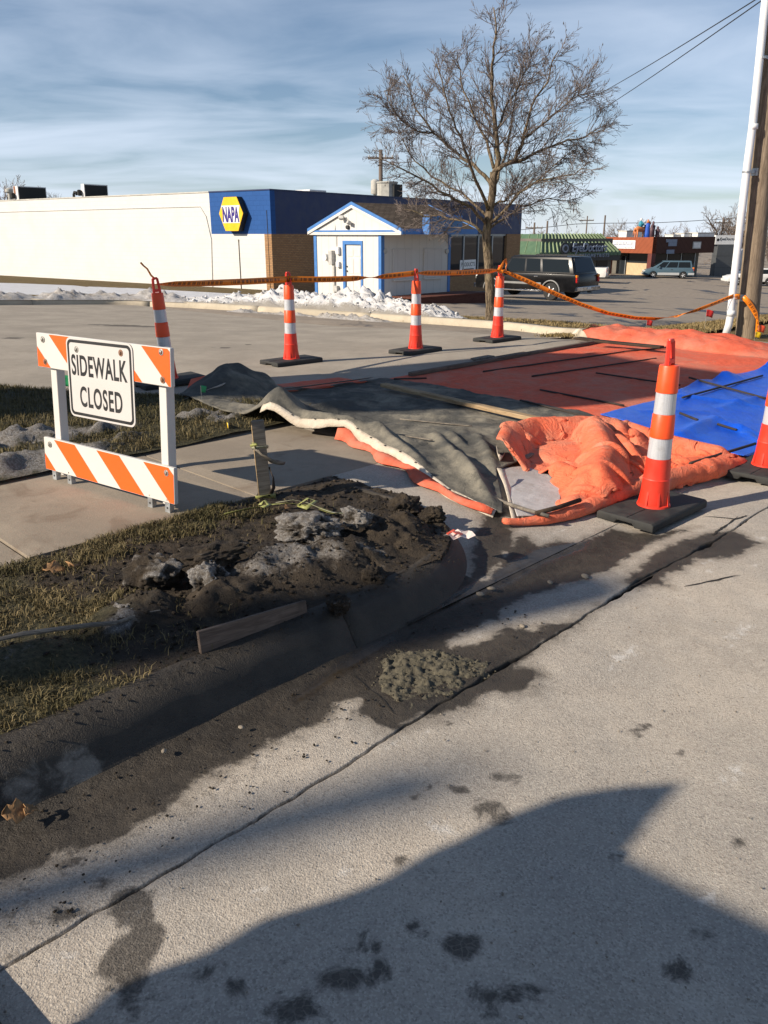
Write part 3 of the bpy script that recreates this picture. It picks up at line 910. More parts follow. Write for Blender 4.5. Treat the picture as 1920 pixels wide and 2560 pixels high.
KPROF = [(-.03, -.06), (-.025, -.022), (-.008, -.004), (.012, .022), (.032, .056), (.050, .084), (.068, .106), (.088, .123), (.108, .135), (.128, .142), (.15, .146), (.172, .147), (.178, -.05)]
kerb_root = empty('kerb', (0, 0, 0)); tag(kerb_root, kind='structure')
cuts = [-6, -4.35, -1.35, 1.645, 99]
def arclen(pts):
    L = [0]
    for a, b in zip(pts[:-1], pts[1:]): L.append(L[-1] + math.hypot(a[0] - b[0], a[1] - b[1]))
    return L
L = arclen(kpath)
for a, b in zip(cuts[:-1], cuts[1:]):
    pts = [p for p, l in zip(kpath, L) if a <= l - 6 <= b]
    if len(pts) < 3: continue
    path = [(*XY(s, q), 0.0) for s, q in pts]
    e0_ = Vector(path[0]); e1_ = Vector(path[1]); g0_ = Vector(path[-1]); g1_ = Vector(path[-2]); ext_ = (Vector(path[1]) - e0_).normalized() * .023
    if b < 50: path[-1] = tuple(g0_ + (g0_ - g1_).normalized() * (min(b, 50) - [l for p, l in zip(kpath, L) if l - 6 <= b][-1] + 6 - .0025))
    if a > -6: path[0] = tuple(e0_ - (e1_ - e0_).normalized() * ([l for p, l in zip(kpath, L) if l - 6 >= a][0] - 6 - a - .0025))
    o = sweep(path, KPROF, 'kerb_stone', M['kerb'], kerb_root)
    V = np.array([v.co[:] for v in o.data.vertices])
    nz = fbm(V[:, 0] * 9, V[:, 1] * 9, V[:, 2] * 9, 4, 3)
    V[:, 2] += np.where(V[:, 2] > 0.05, .006 * nz, 0)
    o.data.vertices.foreach_set('co', V.astype(np.float32).ravel())
    x, y = V[:, 0], V[:, 1]; s, q = SQ(x, y)
    wet = .16 - .0 * s
    wet = np.where(V[:, 2] > .135, .10 + .1 * nz, .20 + .12 * nz)
    wet0 = wet
    for pu, pv, r in ((1250, 1290, .08), (1195, 1440, .03), (200, 1900, .05), (130, 1935, .05), (60, 1960, .04), (1090, 1520, .05), (1140, 1500, .05)):
        c = hit(pu, pv, .07); wet = np.minimum(wet, np.hypot(x - c.x, y - c.y) - r)
    wet = np.maximum(wet, np.minimum(wet0, .008))
    attr(o, 'wet', wet); attr(o, 'mud', np.where(V[:, 2] > .12, .10, -.16 + .2 * nz))
    for n_ in ('salt', 'blot', 'crack', 'puddle'): attr(o, n_, np.full(len(V), -1.0))

# ---- verge between kerb and pavement: soil, dirty snow heaps
BUMPS = []   # (s, q, radius s, radius q, height, snow)
def bump_px(u, v, z, rs, rq, h, snow=0.0):
    s, q = sqp(u, v, z); BUMPS.append((s, q, rs, rq, h, snow))
bump_px(560, 1440, .25, .16, .10, .13, .25)
bump_px(640, 1395, .28, .14, .10, .10, .30)
bump_px(330, 1500, .22, .16, .13, .10, .15)
bump_px(300, 1545, .20, .07, .06, .05, 1.0)
bump_px(700, 1350, .30, .30, .18, .13, .75)
bump_px(820, 1330, .32, .28, .22, .15, .45)
bump_px(930, 1310, .30, .12, .12, .08, .9)
bump_px(880, 1280, .25, .20, .10, .08, .5)
bump_px(1000, 1270, .30, .22, .14, .15, -.6)
bump_px(1070, 1290, .28, .20, .12, .13, -.6)
bump_px(1130, 1350, .22, .20, .14, .05, -.5)
bump_px(880, 1400, .22, .10, .08, .07, .3)
bump_px(960, 1430, .20, .12, .07, .04, -.4)
bump_px(750, 1430, .24, .25, .14, .07, .2)
bump_px(20, 1640, .18, .22, .12, .06, .35)
bump_px(500, 1370, .22, .12, .07, .06, .2)
S = np.concatenate([np.arange(-7, -2.2, .2), np.arange(-2.2, 3.2, .013)])
Q = np.arange(.69, 2.16, .013)
def verge_z(X, Y, s, q):
    z = .142 + .010 * fbm(X * 3, Y * 3, 0, 4, 21)
    dug = ss(s, .55, 1.15) * ss(q, .70, .95) * (1 - .55 * ss(q, 1.85, 2.1))
    lump = ridged(X * 4.2, Y * 4.2, 4, 31); f2 = fbm(X * 11, Y * 11, 0, 5, 41)
    z = z + dug * (.030 * (lump - .5) + .022 * f2) * ss(q, .72, .9)
    hm_ = np.zeros_like(z)
    for bs_, bq_, rs, rq, h, sn in BUMPS:
        d = np.hypot((s - bs_) / rs, (q - bq_) / rq)
        w = np.clip(1.45 - d, 0, 1); w = w * w * (3 - 2 * w)
        hm_ = np.maximum(hm_, .52 * h * w) + .07 * h * w
    f3 = fbm(X * 26, Y * 26, 0, 4, 43, .6)
    d_arc = np.hypot(s - ARC_C[0], q - ARC_C[1]); near = np.where((s > ARC_C[0]) & (q < ARC_C[1]), ARC_R - .08 - d_arc, np.where(s > ARC_C[0], 2.93 - s, q - .70))
    hm_ = hm_ * ss(near, .0, .30)
    z = z + hm_ * (1 + .22 * f2) + np.minimum(hm_ * 6, 1) * (.022 * f3 + .030 * (lump - .55)) 
    # behind the rounded kerb
    d = np.hypot(s - ARC_C[0], q - ARC_C[1])
    out = ((s > ARC_C[0]) & (q < ARC_C[1]) & (d > ARC_R - .09)) | ((s > 2.93) & (q >= ARC_C[1]))
    z = np.where(out, -.2, z)
    z = z - .02 * ss(q, 2.05, 2.14)
    return z
vo, X, Y, s_, q_ = sq_grid(S, Q, verge_z, M['soil'], 'verge')
sn = np.full(X.shape, -.35)
for bs_, bq_, rs, rq, h, k in BUMPS:
    d = np.hypot((s_ - bs_) / rs, (q_ - bq_) / rq)
    sn = np.maximum(sn, np.where(k > 0, k * (1.15 - d * .8), -1))
for bs_, bq_, rs, rq, h, k in BUMPS:
    if k < 0:
        d = np.hypot((s_ - bs_) / rs, (q_ - bq_) / rq); sn = np.minimum(sn, -.5 + 1.2 * np.clip(d - .8, 0, 1))
attr(vo, 'snow', sn); attr(vo, 'thatch', 1 - ss(s_ + .25 * fbm(X * 3, Y * 3, 0, 3, 9) + .22 * (q_ < .85), .55, 1.15) * (1 - .0 * q_))
tag(vo, kind='structure')
VZ = lambda x, y: verge_z(np.asarray(x, float), np.asarray(y, float), *SQ(np.asarray(x, float), np.asarray(y, float)))

# ---- pavement slabs
walk = empty('sidewalk', (0, 0, 0)); tag(walk, kind='structure')
def slab(s0, s1, q0, q1, z0, tilt=0.0, g=.006):
    ns, nq = 14, 14
    S = np.linspace(s0 + g, s1 - g, ns); Q = np.linspace(q0, q1, nq)
    b = MB()
    SS, QQ = np.meshgrid(S, Q, indexing='ij')
    top = z0 + tilt * (SS - s0)
    edge = np.minimum(np.minimum(SS - S[0], S[-1] - SS), np.minimum(QQ - q0, q1 - QQ))
    top = top - .006 * (edge < 1e-6)
    X = OX + EX * SS - EYY * QQ; Y = OY + EYY * SS + EX * QQ
    V = [(a, b_, c) for a, b_, c in zip(X.ravel(), Y.ravel(), top.ravel())]
    F_ = [tuple(f) for f in grid_faces(ns, nq)]
    n0 = len(V)
    ring = [i * nq for i in range(ns)] + [(ns - 1) * nq + j for j in range(1, nq)] + [i * nq + nq - 1 for i in range(ns - 2, -1, -1)] + [j for j in range(nq - 2, 0, -1)]
    V += [(V[i][0], V[i][1], V[i][2] - .10) for i in ring]
    m = len(ring)
    F_ += [(ring[i], n0 + i, n0 + (i + 1) % m, ring[(i + 1) % m]) for i in range(m)]
    o = mesh_obj('slab', V, F_, M['walk'], walk)
    return o
for k, (a, b) in enumerate([(-7.6, -5.5), (-5.5, -3.35), (-3.35, -1.2), (-1.2, .95), (.95, 2.30), (2.30, 3.62)]):
    slab(a, b, 2.10, 3.42, .152 - .012 * (k == 3))
for k in range(6): slab(10.75 + 1.5 * k, 12.25 + 1.5 * k, 1.95, 3.35, .135 - .035 * k, -.02)

o, *_ = sq_grid(np.arange(9.6, 27, .4), np.arange(1.75, 6.2, .25), lambda X, Y, s, q: zg(X, Y) - .035, M['dryturf'], 'verge_base'); tag(o, kind='structure')
# ---- grass plot behind the pavement
PLOT = [(-7, 3.37), (4.15, 3.37), (4.05, 4.2), (3.4, 5.2), (2.55, 6.6), (1.2, 7.4), (-7, 8.2)]
S = np.concatenate([np.arange(-7, -1.5, .15), np.arange(-1.5, 4.3, .03)]); Q = np.arange(3.405, 8.2, .03)
def plot_snow(X, Y, s, q):
    f = fbm(X * 6, Y * 6, 0, 4, 66); sn = np.full(np.shape(X), -.6)
    for pu, pv, a, b, k in ((60, 1110, .75, .30, 1.0), (150, 1150, .5, .28, .9), (20, 1170, .4, .25, 1.0), (250, 1085, .5, .12, .8), (480, 1052, .35, .12, .9), (560, 1055, .2, .10, .8), (590, 1105, .25, .08, .35), (310, 1100, .35, .10, .5)):
        cs, cq = sqp(pu, pv, .19); sn = np.maximum(sn, k * (1.25 - np.hypot((s - cs) / a, (q - cq) / b)) + .25 * f)
    return sn
def plot_z(X, Y, s, q):
    d = poly_sdf(s, q, PLOT)
    z = zg(X, Y) + .03 + .018 * fbm(X * 2.5, Y * 2.5, 0, 4, 77) + .03 * ss(d, 0, .3)
    c1 = np.hypot((s - .2) / 1.0, (q - 4.45) / .55)
    z = z + .07 * np.clip(1 - c1, 0, 1) * (1 + .8 * fbm(X * 8, Y * 8, 0, 4, 6))
    sn = plot_snow(X, Y, s, q); z = z + np.clip(sn, 0, .8) * (.07 + .10 * fbm(X * 7, Y * 7, 0, 4, 67, .6)) * ss(d, .05, .25)
    return np.where(d > -.02, z, -.3)
po, X, Y, s_, q_ = sq_grid(S, Q, plot_z, M['soil'], 'grass_plot')
sn = plot_snow(X, Y, s_, q_)
attr(po, 'snow', sn); attr(po, 'thatch', np.full(X.shape, 1.0)); tag(po, kind='structure')
PLOT_SNOW = (s_, q_, sn)

# ---- driveway
S = np.concatenate([np.arange(-8, 2.6, .4), np.arange(2.6, 10.4, .12)]); Q = np.concatenate([np.arange(3.30, 8, .12), np.arange(8, 30, .4)])
def drv_z(X, Y, s, q):
    z = zg(X, Y) + .004 - .02 * (q < 3.36)
    j = np.minimum(np.abs(np.mod(q - 7.1, 3.6)), 3.6 - np.abs(np.mod(q - 7.1, 3.6)))
    return z
o, X, Y, s_, q_ = sq_grid(S, Q, drv_z, M['drive'], 'driveway'); tag(o, kind='structure')
dm = np.full(X.shape, -.2)
for pu, pv, a_, b_ in ((318, 815, 1.1, .32), (560, 870, .25, .1), (620, 862, .2, .07), (20, 845, .4, .2)):
    c_ = hitg(pu, pv); dm = np.maximum(dm, .35 * (1 - np.hypot((X - c_.x) / a_, (Y - c_.y) / b_)))
attr(o, 'damp', dm)
S = np.concatenate([np.arange(1.95, 4.2, .03), np.arange(4.2, 10.9, .15)]); Q = np.concatenate([np.arange(.52, 1.6, .03), np.linspace(1.6, 3.47, 24)])
o, AX, AY, *_ = sq_grid(S, Q, lambda X, Y, s, q: .15 * ss(q, .35, 2.0) - .006 - .05 * (s < 2.9) * (q > 1.6), M['road'], 'driveway_apron'); tag(o, kind='structure')
ground_masks(o, AX, AY)  # wet mask beside the kerb return also paints in the kerb's shadow
# damp blots on the driveway are shallow separate films
# ---- far kerb of the driveway
fk_px = [(-700, 772), (-300, 766), (0, 763), (160, 762), (307, 761), (467, 769), (600, 777), (735, 786), (850, 793), (950, 801), (1050, 808), (1140, 814), (1230, 820), (1320, 828), (1406, 838), (1450, 843), (1490, 849)]
fk = [hitg(u, v) for u, v in fk_px]
def resample(pts, step):
    out = [pts[0].copy()]; 
    for a, b in zip(pts[:-1], pts[1:]):
        n = max(1, int((b - a).length / step))
        out += [a.lerp(b, (i + 1) / n) for i in range(n)]
    return out
def smooth_path(pts, it=6):
    pts = [p.copy() for p in pts]
    for _ in range(it):
        q = [p.copy() for p in pts]
        for i in range(1, len(pts) - 1): q[i] = pts[i] * .5 + (pts[i - 1] + pts[i + 1]) * .25
        pts = q
    return pts
fkp = smooth_path(resample(fk, .25), 12)
fkr = empty('far_kerb', (0, 0, 0)); tag(fkr, kind='structure')
FKPROF = [(0, -.1), (0.0, .02), (.02, .09), (.05, .125), (.09, .135), (.2, .14), (.2, -.1)]
n = len(fkp); k = 0
while k < n - 1:
    e = min(n - 1, k + 12)
    seg = fkp[k:e + 1]
    dirv = (seg[1] - seg[0]).normalized() * .006
    seg = [seg[0] + dirv] + seg[1:-1] + [seg[-1] - (seg[-1] - seg[-2]).normalized() * .006]
    sweep([(p.x, p.y, float(zg(p.x, p.y))) for p in seg], FKPROF, 'kerb_stone', M['farkerb'], fkr)
    k = e
# ---- verge beyond the far kerb (right part) and lawn up to the white wall (left part)
def side_strip(name, path, widths, nv, zf, mat_):
    V = []; n = len(path)
    for i, p in enumerate(path):
        t = path[min(i + 1, n - 1)] - path[max(i - 1, 0)]; t.z = 0; t.normalize(); nl = Vector((-t.y, t.x, 0))
        for j in range(nv):
            f = j / (nv - 1); w = .19 + (widths[i] - .19) * f
            x, y = p.x + nl.x * w, p.y + nl.y * w
            V.append((x, y, zf(x, y, f, p)))
    return np_mesh(name, np.array(V), grid_faces(n, nv)[:, ::-1], mat_)
def kerb_rise(x, y): return .015 + .12 * (1 - ss(SQ(x, y)[0], 10.2, 11.3))
def strip_z(x, y, f, p):
    z0 = float(zg(p.x, p.y)) + kerb_rise(p.x, p.y); z1 = float(lotz(x, y)) + .04
    return z0 * (1 - f) + z1 * f + .02 * float(fbm(np.array([x * 2]), np.array([y * 2]))[0])
# right-hand verge continues past the pole along the pavement
vr = [p for p in fkp if p.x > -3.5]
ext = [Vector((*XY(s, 3.62), 0)) for s in np.arange(11.2, 24, .25)]
def ext_z(p): return p
# turn the corner
corner = [vr[-1].lerp(ext[0], t) for t in np.linspace(.12, .9, 8)]
vpath = smooth_path(vr + corner + ext, 10)
wid = [1.6 + 1.5 * min(1, max(0, (p.x + 1) / 3.0)) for p in vpath]
nve = len(vpath)
vgo = side_strip('far_verge', vpath, wid, 12, strip_z, M['dryturf']); tag(vgo, kind='structure')
VPATH, VWID = vpath, wid
# ------------------------------------------------------------------ buildings
def uvbox(o):
    me = o.data; uv = me.uv_layers.new(name='UVMap')
    for p in me.polygons:
        n = p.normal
        if abs(n.z) > .9: ax, ay = Vector((1, 0, 0)), Vector((0, 1, 0))
        else:
            ax = Vector((-n.y, n.x, 0)).normalized(); ay = n.cross(ax)
            if abs(ay.z) < .2: ay = Vector((0, 0, 1))
            if ay.z < 0: ay = -ay
        for li in p.loop_indices:
            c = me.vertices[me.loops[li].vertex_index].co
            uv.data[li].uv = (c.dot(ax), c.dot(ay))
    return o

def solveL(C, d, u, z=EYE):
    k = (u - CX) / F_PX; c = (EYE - z) * SP
    return (k * (C.y * CP + c) - C.x) / (d[0] - k * d[1] * CP)

def bx(x0, x1, y0, y1, z0, z1, name, m, parent, uv=False, bev=0.0):
    b = MB().box(((x0 + x1) / 2, (y0 + y1) / 2, (z0 + z1) / 2), (x1 - x0, y1 - y0, z1 - z0), bev=bev)
    o = b.build(name, m, parent)
    return uvbox(o) if uv else o

# ---- block building with the blue band
C = hitg(685, 730, lotz); az = math.radians(35.6)
dF = (math.sin(az), math.cos(az)); dW = (-dF[1], dF[0])
LX = solveL(C, dF, 1302); LY = 62.0
bl = empty('store_building', C, math.atan2(dF[1], dF[0]))
tag(bl, 'long white painted block building with a blue corner band and brick front', 'building')
zb = EYE - C.z; zt = hity(675, 475, C.y).z - C.z
yb = solveL(C, dW, 529)
bx(.3, LX - .3, .3, LY - .3, -3, zt - .45, 'roof', M['roofmem'], bl)
uv = True
bx(0, .3, yb, LY, -1.5, zt, 'wall', M['whitebrick'], bl, uv)
bx(0, .3, .42, yb, -.9, zb, 'wall', M['whitebrick'], bl, uv)
bx(0, .3, .0, yb, zb, zt, 'band', M['bluebrick'], bl, uv)
bx(-.003, .3, 0, .42, -.9, zb, 'brick_pier', M['tanbrick'], bl, uv)
xw0 = solveL(C, dF, 1040); xw1 = solveL(C, dF, 1268)
bx(.3, xw0, 0, .3, -2.2, zb, 'brick_wall', M['tanbrick'], bl, uv)
bx(xw1, LX, 0, .3, -2.8, zb, 'brick_pier', M['tanbrick'], bl, uv)
bx(.3, LX, 0.0, .3, zb, zt, 'fascia', M['bluefasciashade'], bl, uv)
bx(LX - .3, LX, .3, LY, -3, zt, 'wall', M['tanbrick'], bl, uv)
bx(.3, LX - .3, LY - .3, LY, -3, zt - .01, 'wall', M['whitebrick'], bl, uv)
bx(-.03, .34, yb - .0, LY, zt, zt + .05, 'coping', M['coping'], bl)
bx(-.03, .34, -.03, yb, zt, zt + .05, 'coping', M['bluefasciashade'], bl)
bx(.34, LX, -.03, .34, zt, zt + .05, 'coping', M['bluefasciashade'], bl)
bx(xw0, xw1, .05, .3, -2.4, .05, 'bulkhead', M['tanbrick'], bl, uv)
nw = 6
for i in range(nw):
    a = xw0 + (xw1 - xw0) * i / nw; b = xw0 + (xw1 - xw0) * (i + 1) / nw
    w = bx(a + .06, b - .06, .14, .18, .05, zb - .02, 'window', M['shopglass'], bl)
    bx(a - .06 if i else a, a + .06, .08, .24, .05, zb, 'mullion', M['mullion'], bl)
bx(xw0, xw1, .08, .24, zb - .10, zb - .001, 'window_head', M['mullion'], bl)
# poster in the window
w = bx(xw0 + 5.0, xw0 + 6.9, .10, .13, .25, .95, 'window_poster', M['signface'], bl)
fm = frame((xw0 + 5.95, .095, .68), (1, 0, 0)); text_mesh('poster_text', 'PRODUCTS', .34, M['black'], bl, fm, .95, depth=.001)
bx(xw0 + 5.25, xw0 + 6.65, .094, .0985, .38, .44, 'poster_rule', M['black'], bl)
# wall conduits
yc1 = solveL(C, dW, 596); yc2 = solveL(C, dW, 532)
MB().tube([(-.02, yc1, -.2), (-.02, yc1, 2.05), (-.02, yc1, 2.2)], [.018, .018, .03], 6).build('conduit', M['greywood'], bl, True)
MB().tube([(-.025, yc2 + .25, -.3), (-.025, yc2 + .1, 2.2), (-.025, yc2 + .35, 3.2), (-.025, yc2 + .7, 3.62), (-.025, 20, 3.62), (-.025, LY - 1, 3.62)], .014, 5).build('conduit', M['metergrey'], bl, True)
MB().tube([(-.012, .2, -.4), (-.012, .2, 1.2), (-.012, .22, 3.4)], .012, 5).build('conduit', M['wire'], bl, True)

# hexagonal wall sign
ys0 = solveL(C, dW, 564); ys1 = solveL(C, dW, 624); ysc = (ys0 + ys1) / 2; hwS = (ys0 - ys1) / 2
zs1 = hity(590, 492.5, C.y + ysc * dW[1]).z - C.z; zs0 = hity(597, 578, C.y + ysc * dW[1]).z - C.z; zsc = (zs0 + zs1) / 2; hS = (zs1 - zs0) / 2
sg = empty('wall_sign', bl.matrix_basis @ Vector((0, ysc, zsc)), bl.rotation_euler.z)
tag(sg, 'yellow and white hexagonal store sign mounted on the blue band', 'sign')
hexo = lambda k: [(-.53 * hwS * k, hS * k), (.53 * hwS * k, hS * k), (hwS * k, .04 * hS), (.53 * hwS * k, -hS * k), (-.53 * hwS * k, -hS * k), (-hwS * k, .04 * hS)]
MB().prism(hexo(1.0), .01, .30, lambda a, b, h: Vector((-h, -a, b))).build('cabinet', M['signdark'], sg)
MB().prism(hexo(.985), .30, .33, lambda a, b, h: Vector((-h, -a, b))).build('face', M['signyellow'], sg)
t1, t2 = .50 * hS, -.52 * hS
hwz = lambda z: hwS * (1 - .47 * abs(z - .04 * hS) / hS)
band = [(-hwz(t1) * .97, t1), (hwz(t1) * .97, t1), (.66 * hwS, .1), (.66 * hwS, -.1), (hwz(t2) * .97, t2), (-hwz(t2) * .97, t2), (-.66 * hwS, -.1), (-.66 * hwS, .1)]
MB().prism(band, .331, .340, lambda a, b, h: Vector((-h, -a, b))).build('white_band', M['signface'], sg)
fm = frame((-.341, 0, -.02 * hS), (0, -1, 0))
text_fit('lettering', 'NAPA', 1.36 * hwS, .92 * hS, M['signnavy'], sg, fm, bold=.045, depth=.004)

# roof plant
def roof_unit(u, back, w, d, h, label, rust=False):
    """w along the white wall, d across it; the louvred face looks towards the shaded front"""
    y = solveL(C + Vector((dF[0] * back, dF[1] * back, 0)), dW, u)
    r = empty('rooftop_unit', bl.matrix_basis @ Vector((back, y, zt - .45)), bl.rotation_euler.z)
    tag(r, label, 'air conditioner', 'rooftop units of the block building')
    MB().prism([(-w / 2, .35), (w / 2, .35), (w / 2 + .05, .35 + h), (-w / 2 + .12, .35 + h)], -d / 2, d / 2, lambda a, b, hh: Vector((hh, -a, b))).build('casing', M['boxwhite'], r)
    MB().prism([(w / 2 + .004, .42), (w / 2 + .02, .42), (w / 2 + .06, .30 + h), (w / 2 + .045, .30 + h)], -d / 2 + .05, d / 2 - .05, lambda a, b, hh: Vector((hh, -a, b))).build('louvre_panel', M['acdark'], r)
    if rust: bx(-d / 2 - .012, -d / 2 - .001, -.05, w / 2 - .14, .30 + h - .35, .34 + h, 'rust_patch', M['acrust'], r)
    bx(-d / 2 - .22, -d / 2 - .001, .0, w / 2, .55, .85, 'fan_motor', M['acdark'], r, bev=.05)
    for s1 in (-1, 1): bx(s1 * d * .35 - .1, s1 * d * .35 + .1, -w / 2 - .05, w / 2 + .05, -.1, .35, 'support', M['lumber'], r)
    return r
roof_unit(88, .9, .50, 1.75, .85, 'dark louvred rooftop unit with a rusty side, beside a roof vent pipe', True)
roof_unit(247, .9, .32, 1.45, .78, 'boxy dark rooftop unit with a pale side panel and outside motor')
def roof_thing(name, u, back, label, build):
    y = solveL(C + Vector((dF[0] * back, dF[1] * back, 0)), dW, u); r = empty(name, bl.matrix_basis @ Vector((back, y, zt - .45)), bl.rotation_euler.z)
    tag(r, label, 'vent'); build(r); return r
roof_thing('roof_vent', 39, 1.8, 'round sheet metal roof vent left of the rusty rooftop unit', lambda r: (MB().lathe([(.13, -.05), (.13, .95), (.13, 1.0)], 12).build('pipe', M['acgrey'], r, auto=40), MB().lathe([(.17, 1.0), (.24, 1.06), (.24, 1.2), (.05, 1.3)], 12).build('cap', M['acgrey'], r, auto=40)))
roof_thing('roof_vent', 196, 1.8, 'small dark gooseneck vent pipe between the two rooftop units', lambda r: (MB().tube([(0, 0, -.05), (0, 0, .75), (0, -.1, .88), (0, -.24, .86), (0, -.28, .72)], .07, 8).build('pipe', M['acdark'], r, True), MB().lathe([(.1, -.05), (.1, .5), (.13, .55), (.02, .62)], 8, (0, .45, 0)).build('stub_pipe', M['acdark'], r, True)))
# condenser above the front
def front_unit(u, back, name, label, cat, fn):
    x = solveL(C + Vector((dW[0] * back, dW[1] * back, 0)), dF, u); r = empty(name, bl.matrix_basis @ Vector((x, back, zt - .45)), bl.rotation_euler.z)
    tag(r, label, cat); fn(r); return r
def condenser(r):
    MB().lathe([(.55, .1), (.55, 1.25), (.51, 1.3), (.3, 1.32)], 8).build('casing', M['acgrey'], r)
    bx(-.2, .58, -.60, -.51, .2, 1.2, 'coil_panel', M['acdark'], r)
    MB().lathe([(.58, 1.25), (.60, 1.30), (.58, 1.34)], 8).build('rim', M['acgrey'], r)
    bx(-.5, .5, -.5, .5, -.05, .1, 'curb', M['lumber'], r)
front_unit(968, 1.6, 'rooftop_condenser', 'large grey cylindrical condenser on the roof above the blue fascia', 'air conditioner', condenser)
front_unit(938, 2.6, 'roof_vent', 'pale vented metal can on the roof beside the grey condenser', 'vent', lambda r: (MB().lathe([(.20, .75), (.24, .80), (.24, 1.42), (.14, 1.5)], 10).build('drum', M['coping'], r, auto=40), MB().lathe([(.10, -.05), (.10, .75)], 8).build('stem', M['acgrey'], r)))
front_unit(780, 1.8, 'roof_hatch', 'low flat metal hatch on the roof edge above the corner', 'hatch', lambda r: (bx(-.55, .55, -.4, .4, -.05, .60, 'box', M['acgrey'], r, bev=.04), bx(-.62, .62, -.47, .47, .601, .68, 'lid', M['boxwhite'], r, bev=.02)))

# utility pedestals and a dry shrub at the wall
def pedestal(u, v, h, m, label):
    p = hitg(u, v, lotz)
    r = MB().lathe([(.13, -.1), (.13, h - .05), (.12, h), (.04, h + .015)], 12).build('utility_pedestal', m, None, auto=40); r.location = p
    tag(r, label, 'pedestal'); return r
M['pedgreen'] = mat('pedestal_green', (.34, .38, .26), .6, .1, 4, 0)
pedestal(529, 716, .75, M['pedgreen'], 'pale green round utility pedestal on the lawn by the white wall')
pedestal(541, 715, .68, M['metergrey'], 'grey round utility pedestal behind the pale green one by the white wall')
rnd = random.Random(4)
p0 = hitg(502, 716, lotz); b = MB()
for i in range(26):
    a = rnd.uniform(0, 6.28); l = rnd.uniform(.35, .8); sp = rnd.uniform(.1, .55)
    q = [Vector((0, 0, -.02))]
    for k in range(1, 5): q.append(Vector((math.cos(a) * sp * l * k / 4, math.sin(a) * sp * l * k / 4, l * k / 4)) + Vector((rnd.uniform(-.02, .02), rnd.uniform(-.02, .02), 0)))
    b.tube(q, [.006, .005, .004, .003, .002], 3)
sh = b.build('dry_shrub', M['fartwig']); sh.location = p0
tag(sh, 'small leafless shrub on the lawn against the white wall', 'shrub')

# ---- the little white kiosk
C2 = hitg(953, 754, lotz); az = math.radians(45)
d1 = (math.sin(az), math.cos(az)); d2 = (-d1[1], d1[0])
KW = solveL(C2, d2, 786); KL = solveL(C2, d1, 1126)
ki = empty('kiosk', C2, math.atan2(d1[1], d1[0]))
tag(ki, 'small white kiosk with blue trim and brown shingle gable roof', 'kiosk')
ez = EYE - C2.z + .02; ap = hity(888, 516, C2.y + KW / 2 * d2[1]).z - C2.z
uvb = lambda o: uvbox(o)
bx(0, KL, 0, .10, -.3, ez, 'side_wall', M['siding'], ki, True)
bx(0, KL, KW - .1, KW, -.3, ez, 'side_wall', M['siding'], ki, True)
bx(KL - .1, KL, .1, KW - .1, -.3, ez, 'end_wall', M['siding'], ki, True)
yd0 = solveL(C2, d2, 905.5); yd1 = solveL(C2, d2, 858.5)
zd1 = hity(880, 604, C2.y + (yd0 + yd1) / 2 * d2[1]).z - C2.z
bx(0, .1, .1, yd0, -.3, ez, 'front_wall', M['siding'], ki, True)
bx(0, .1, yd1, KW - .1, -.3, ez, 'front_wall', M['siding'], ki, True)
bx(0, .1, yd0, yd1, zd1, ez, 'front_wall', M['siding'], ki, True)
# gable end and roof; the serving side has a deep eave
yR, yL, fo = -1.10, KW + .25, .14; ym_ = (yR + yL) / 2; e0 = ez + .05; th = .09
ga = MB().prism([(yR + .1, ez + .0), (yL - .1, ez + .0), (ym_, ap - .02)], -.06, .08, lambda a, b, h: Vector((h, a, b))).build('gable', M['siding'], ki); uvbox(ga)
MB().prism([(yR + .1, ez), (yL - .1, ez), (ym_, ap - .02)], 0, .1, lambda a, b, h: Vector((KL - h, a, b))).build('gable', M['siding'], ki)
for sgn in (0, 1):
    ye = yR if sgn == 0 else yL
    pr = [(ye, e0), (ym_, ap + .03), (ym_, ap + .03 + th), (ye, e0 + th)]
    if sgn: pr = pr[::-1]
    o = MB().prism(pr, -fo + .03, KL + .25, lambda a, b, h: Vector((h, a, b))).build('roof', M['shingle'], ki); uvbox(o)
    for xx, dx_ in ((-fo, 1), (KL + .25, 1)):
        rb = [(ye, e0 + .01), (ym_, ap + .04), (ym_, ap + .15), (ye, e0 + .12)]
        rw = [(ye, e0 - .09), (ym_, ap - .06), (ym_, ap + .038), (ye, e0 + .008)]
        if sgn: rb, rw = rb[::-1], rw[::-1]
        MB().prism(rb, 0, .028, lambda a, b, h, xx=xx: Vector((xx + h, a, b))).build('rake_board', M['trimblue'], ki)
        MB().prism(rw, .003, .028, lambda a, b, h, xx=xx: Vector((xx + h, a, b))).build('rake_trim', M['trimwhite'], ki)
    bx(-fo + .03, KL + .25, ye - .03 if sgn == 0 else ye + .002, ye - .002 if sgn == 0 else ye + .03, e0 - .08, e0 + .10, 'fascia', M['trimblue'], ki)
bx(-fo + .03, KL + .24, yR + .002, -.002, e0 - .05, e0 - .03, 'soffit', M['trimwhite'], ki)
bx(-.10, -.062, yR + .05, yL - .05, ez - .05, ez + .05, 'gable_board', M['trimwhite'], ki)
bx(-.11, -.063, yR + .15, yL - .15, ez + .052, ez + .11, 'gable_band', M['trimblue'], ki)
# corner boards
for (x0, x1, y0, y1) in ((-.025, -.001, -.025, .12), (.0, .14, -.025, -.001), (-.025, -.001, KW - .13, KW + .025), (KL - .12, KL + .02, -.025, -.001)):
    bx(x0, x1, y0, y1, -.3, ez - .031, 'corner_board', M['trimblue'], ki)
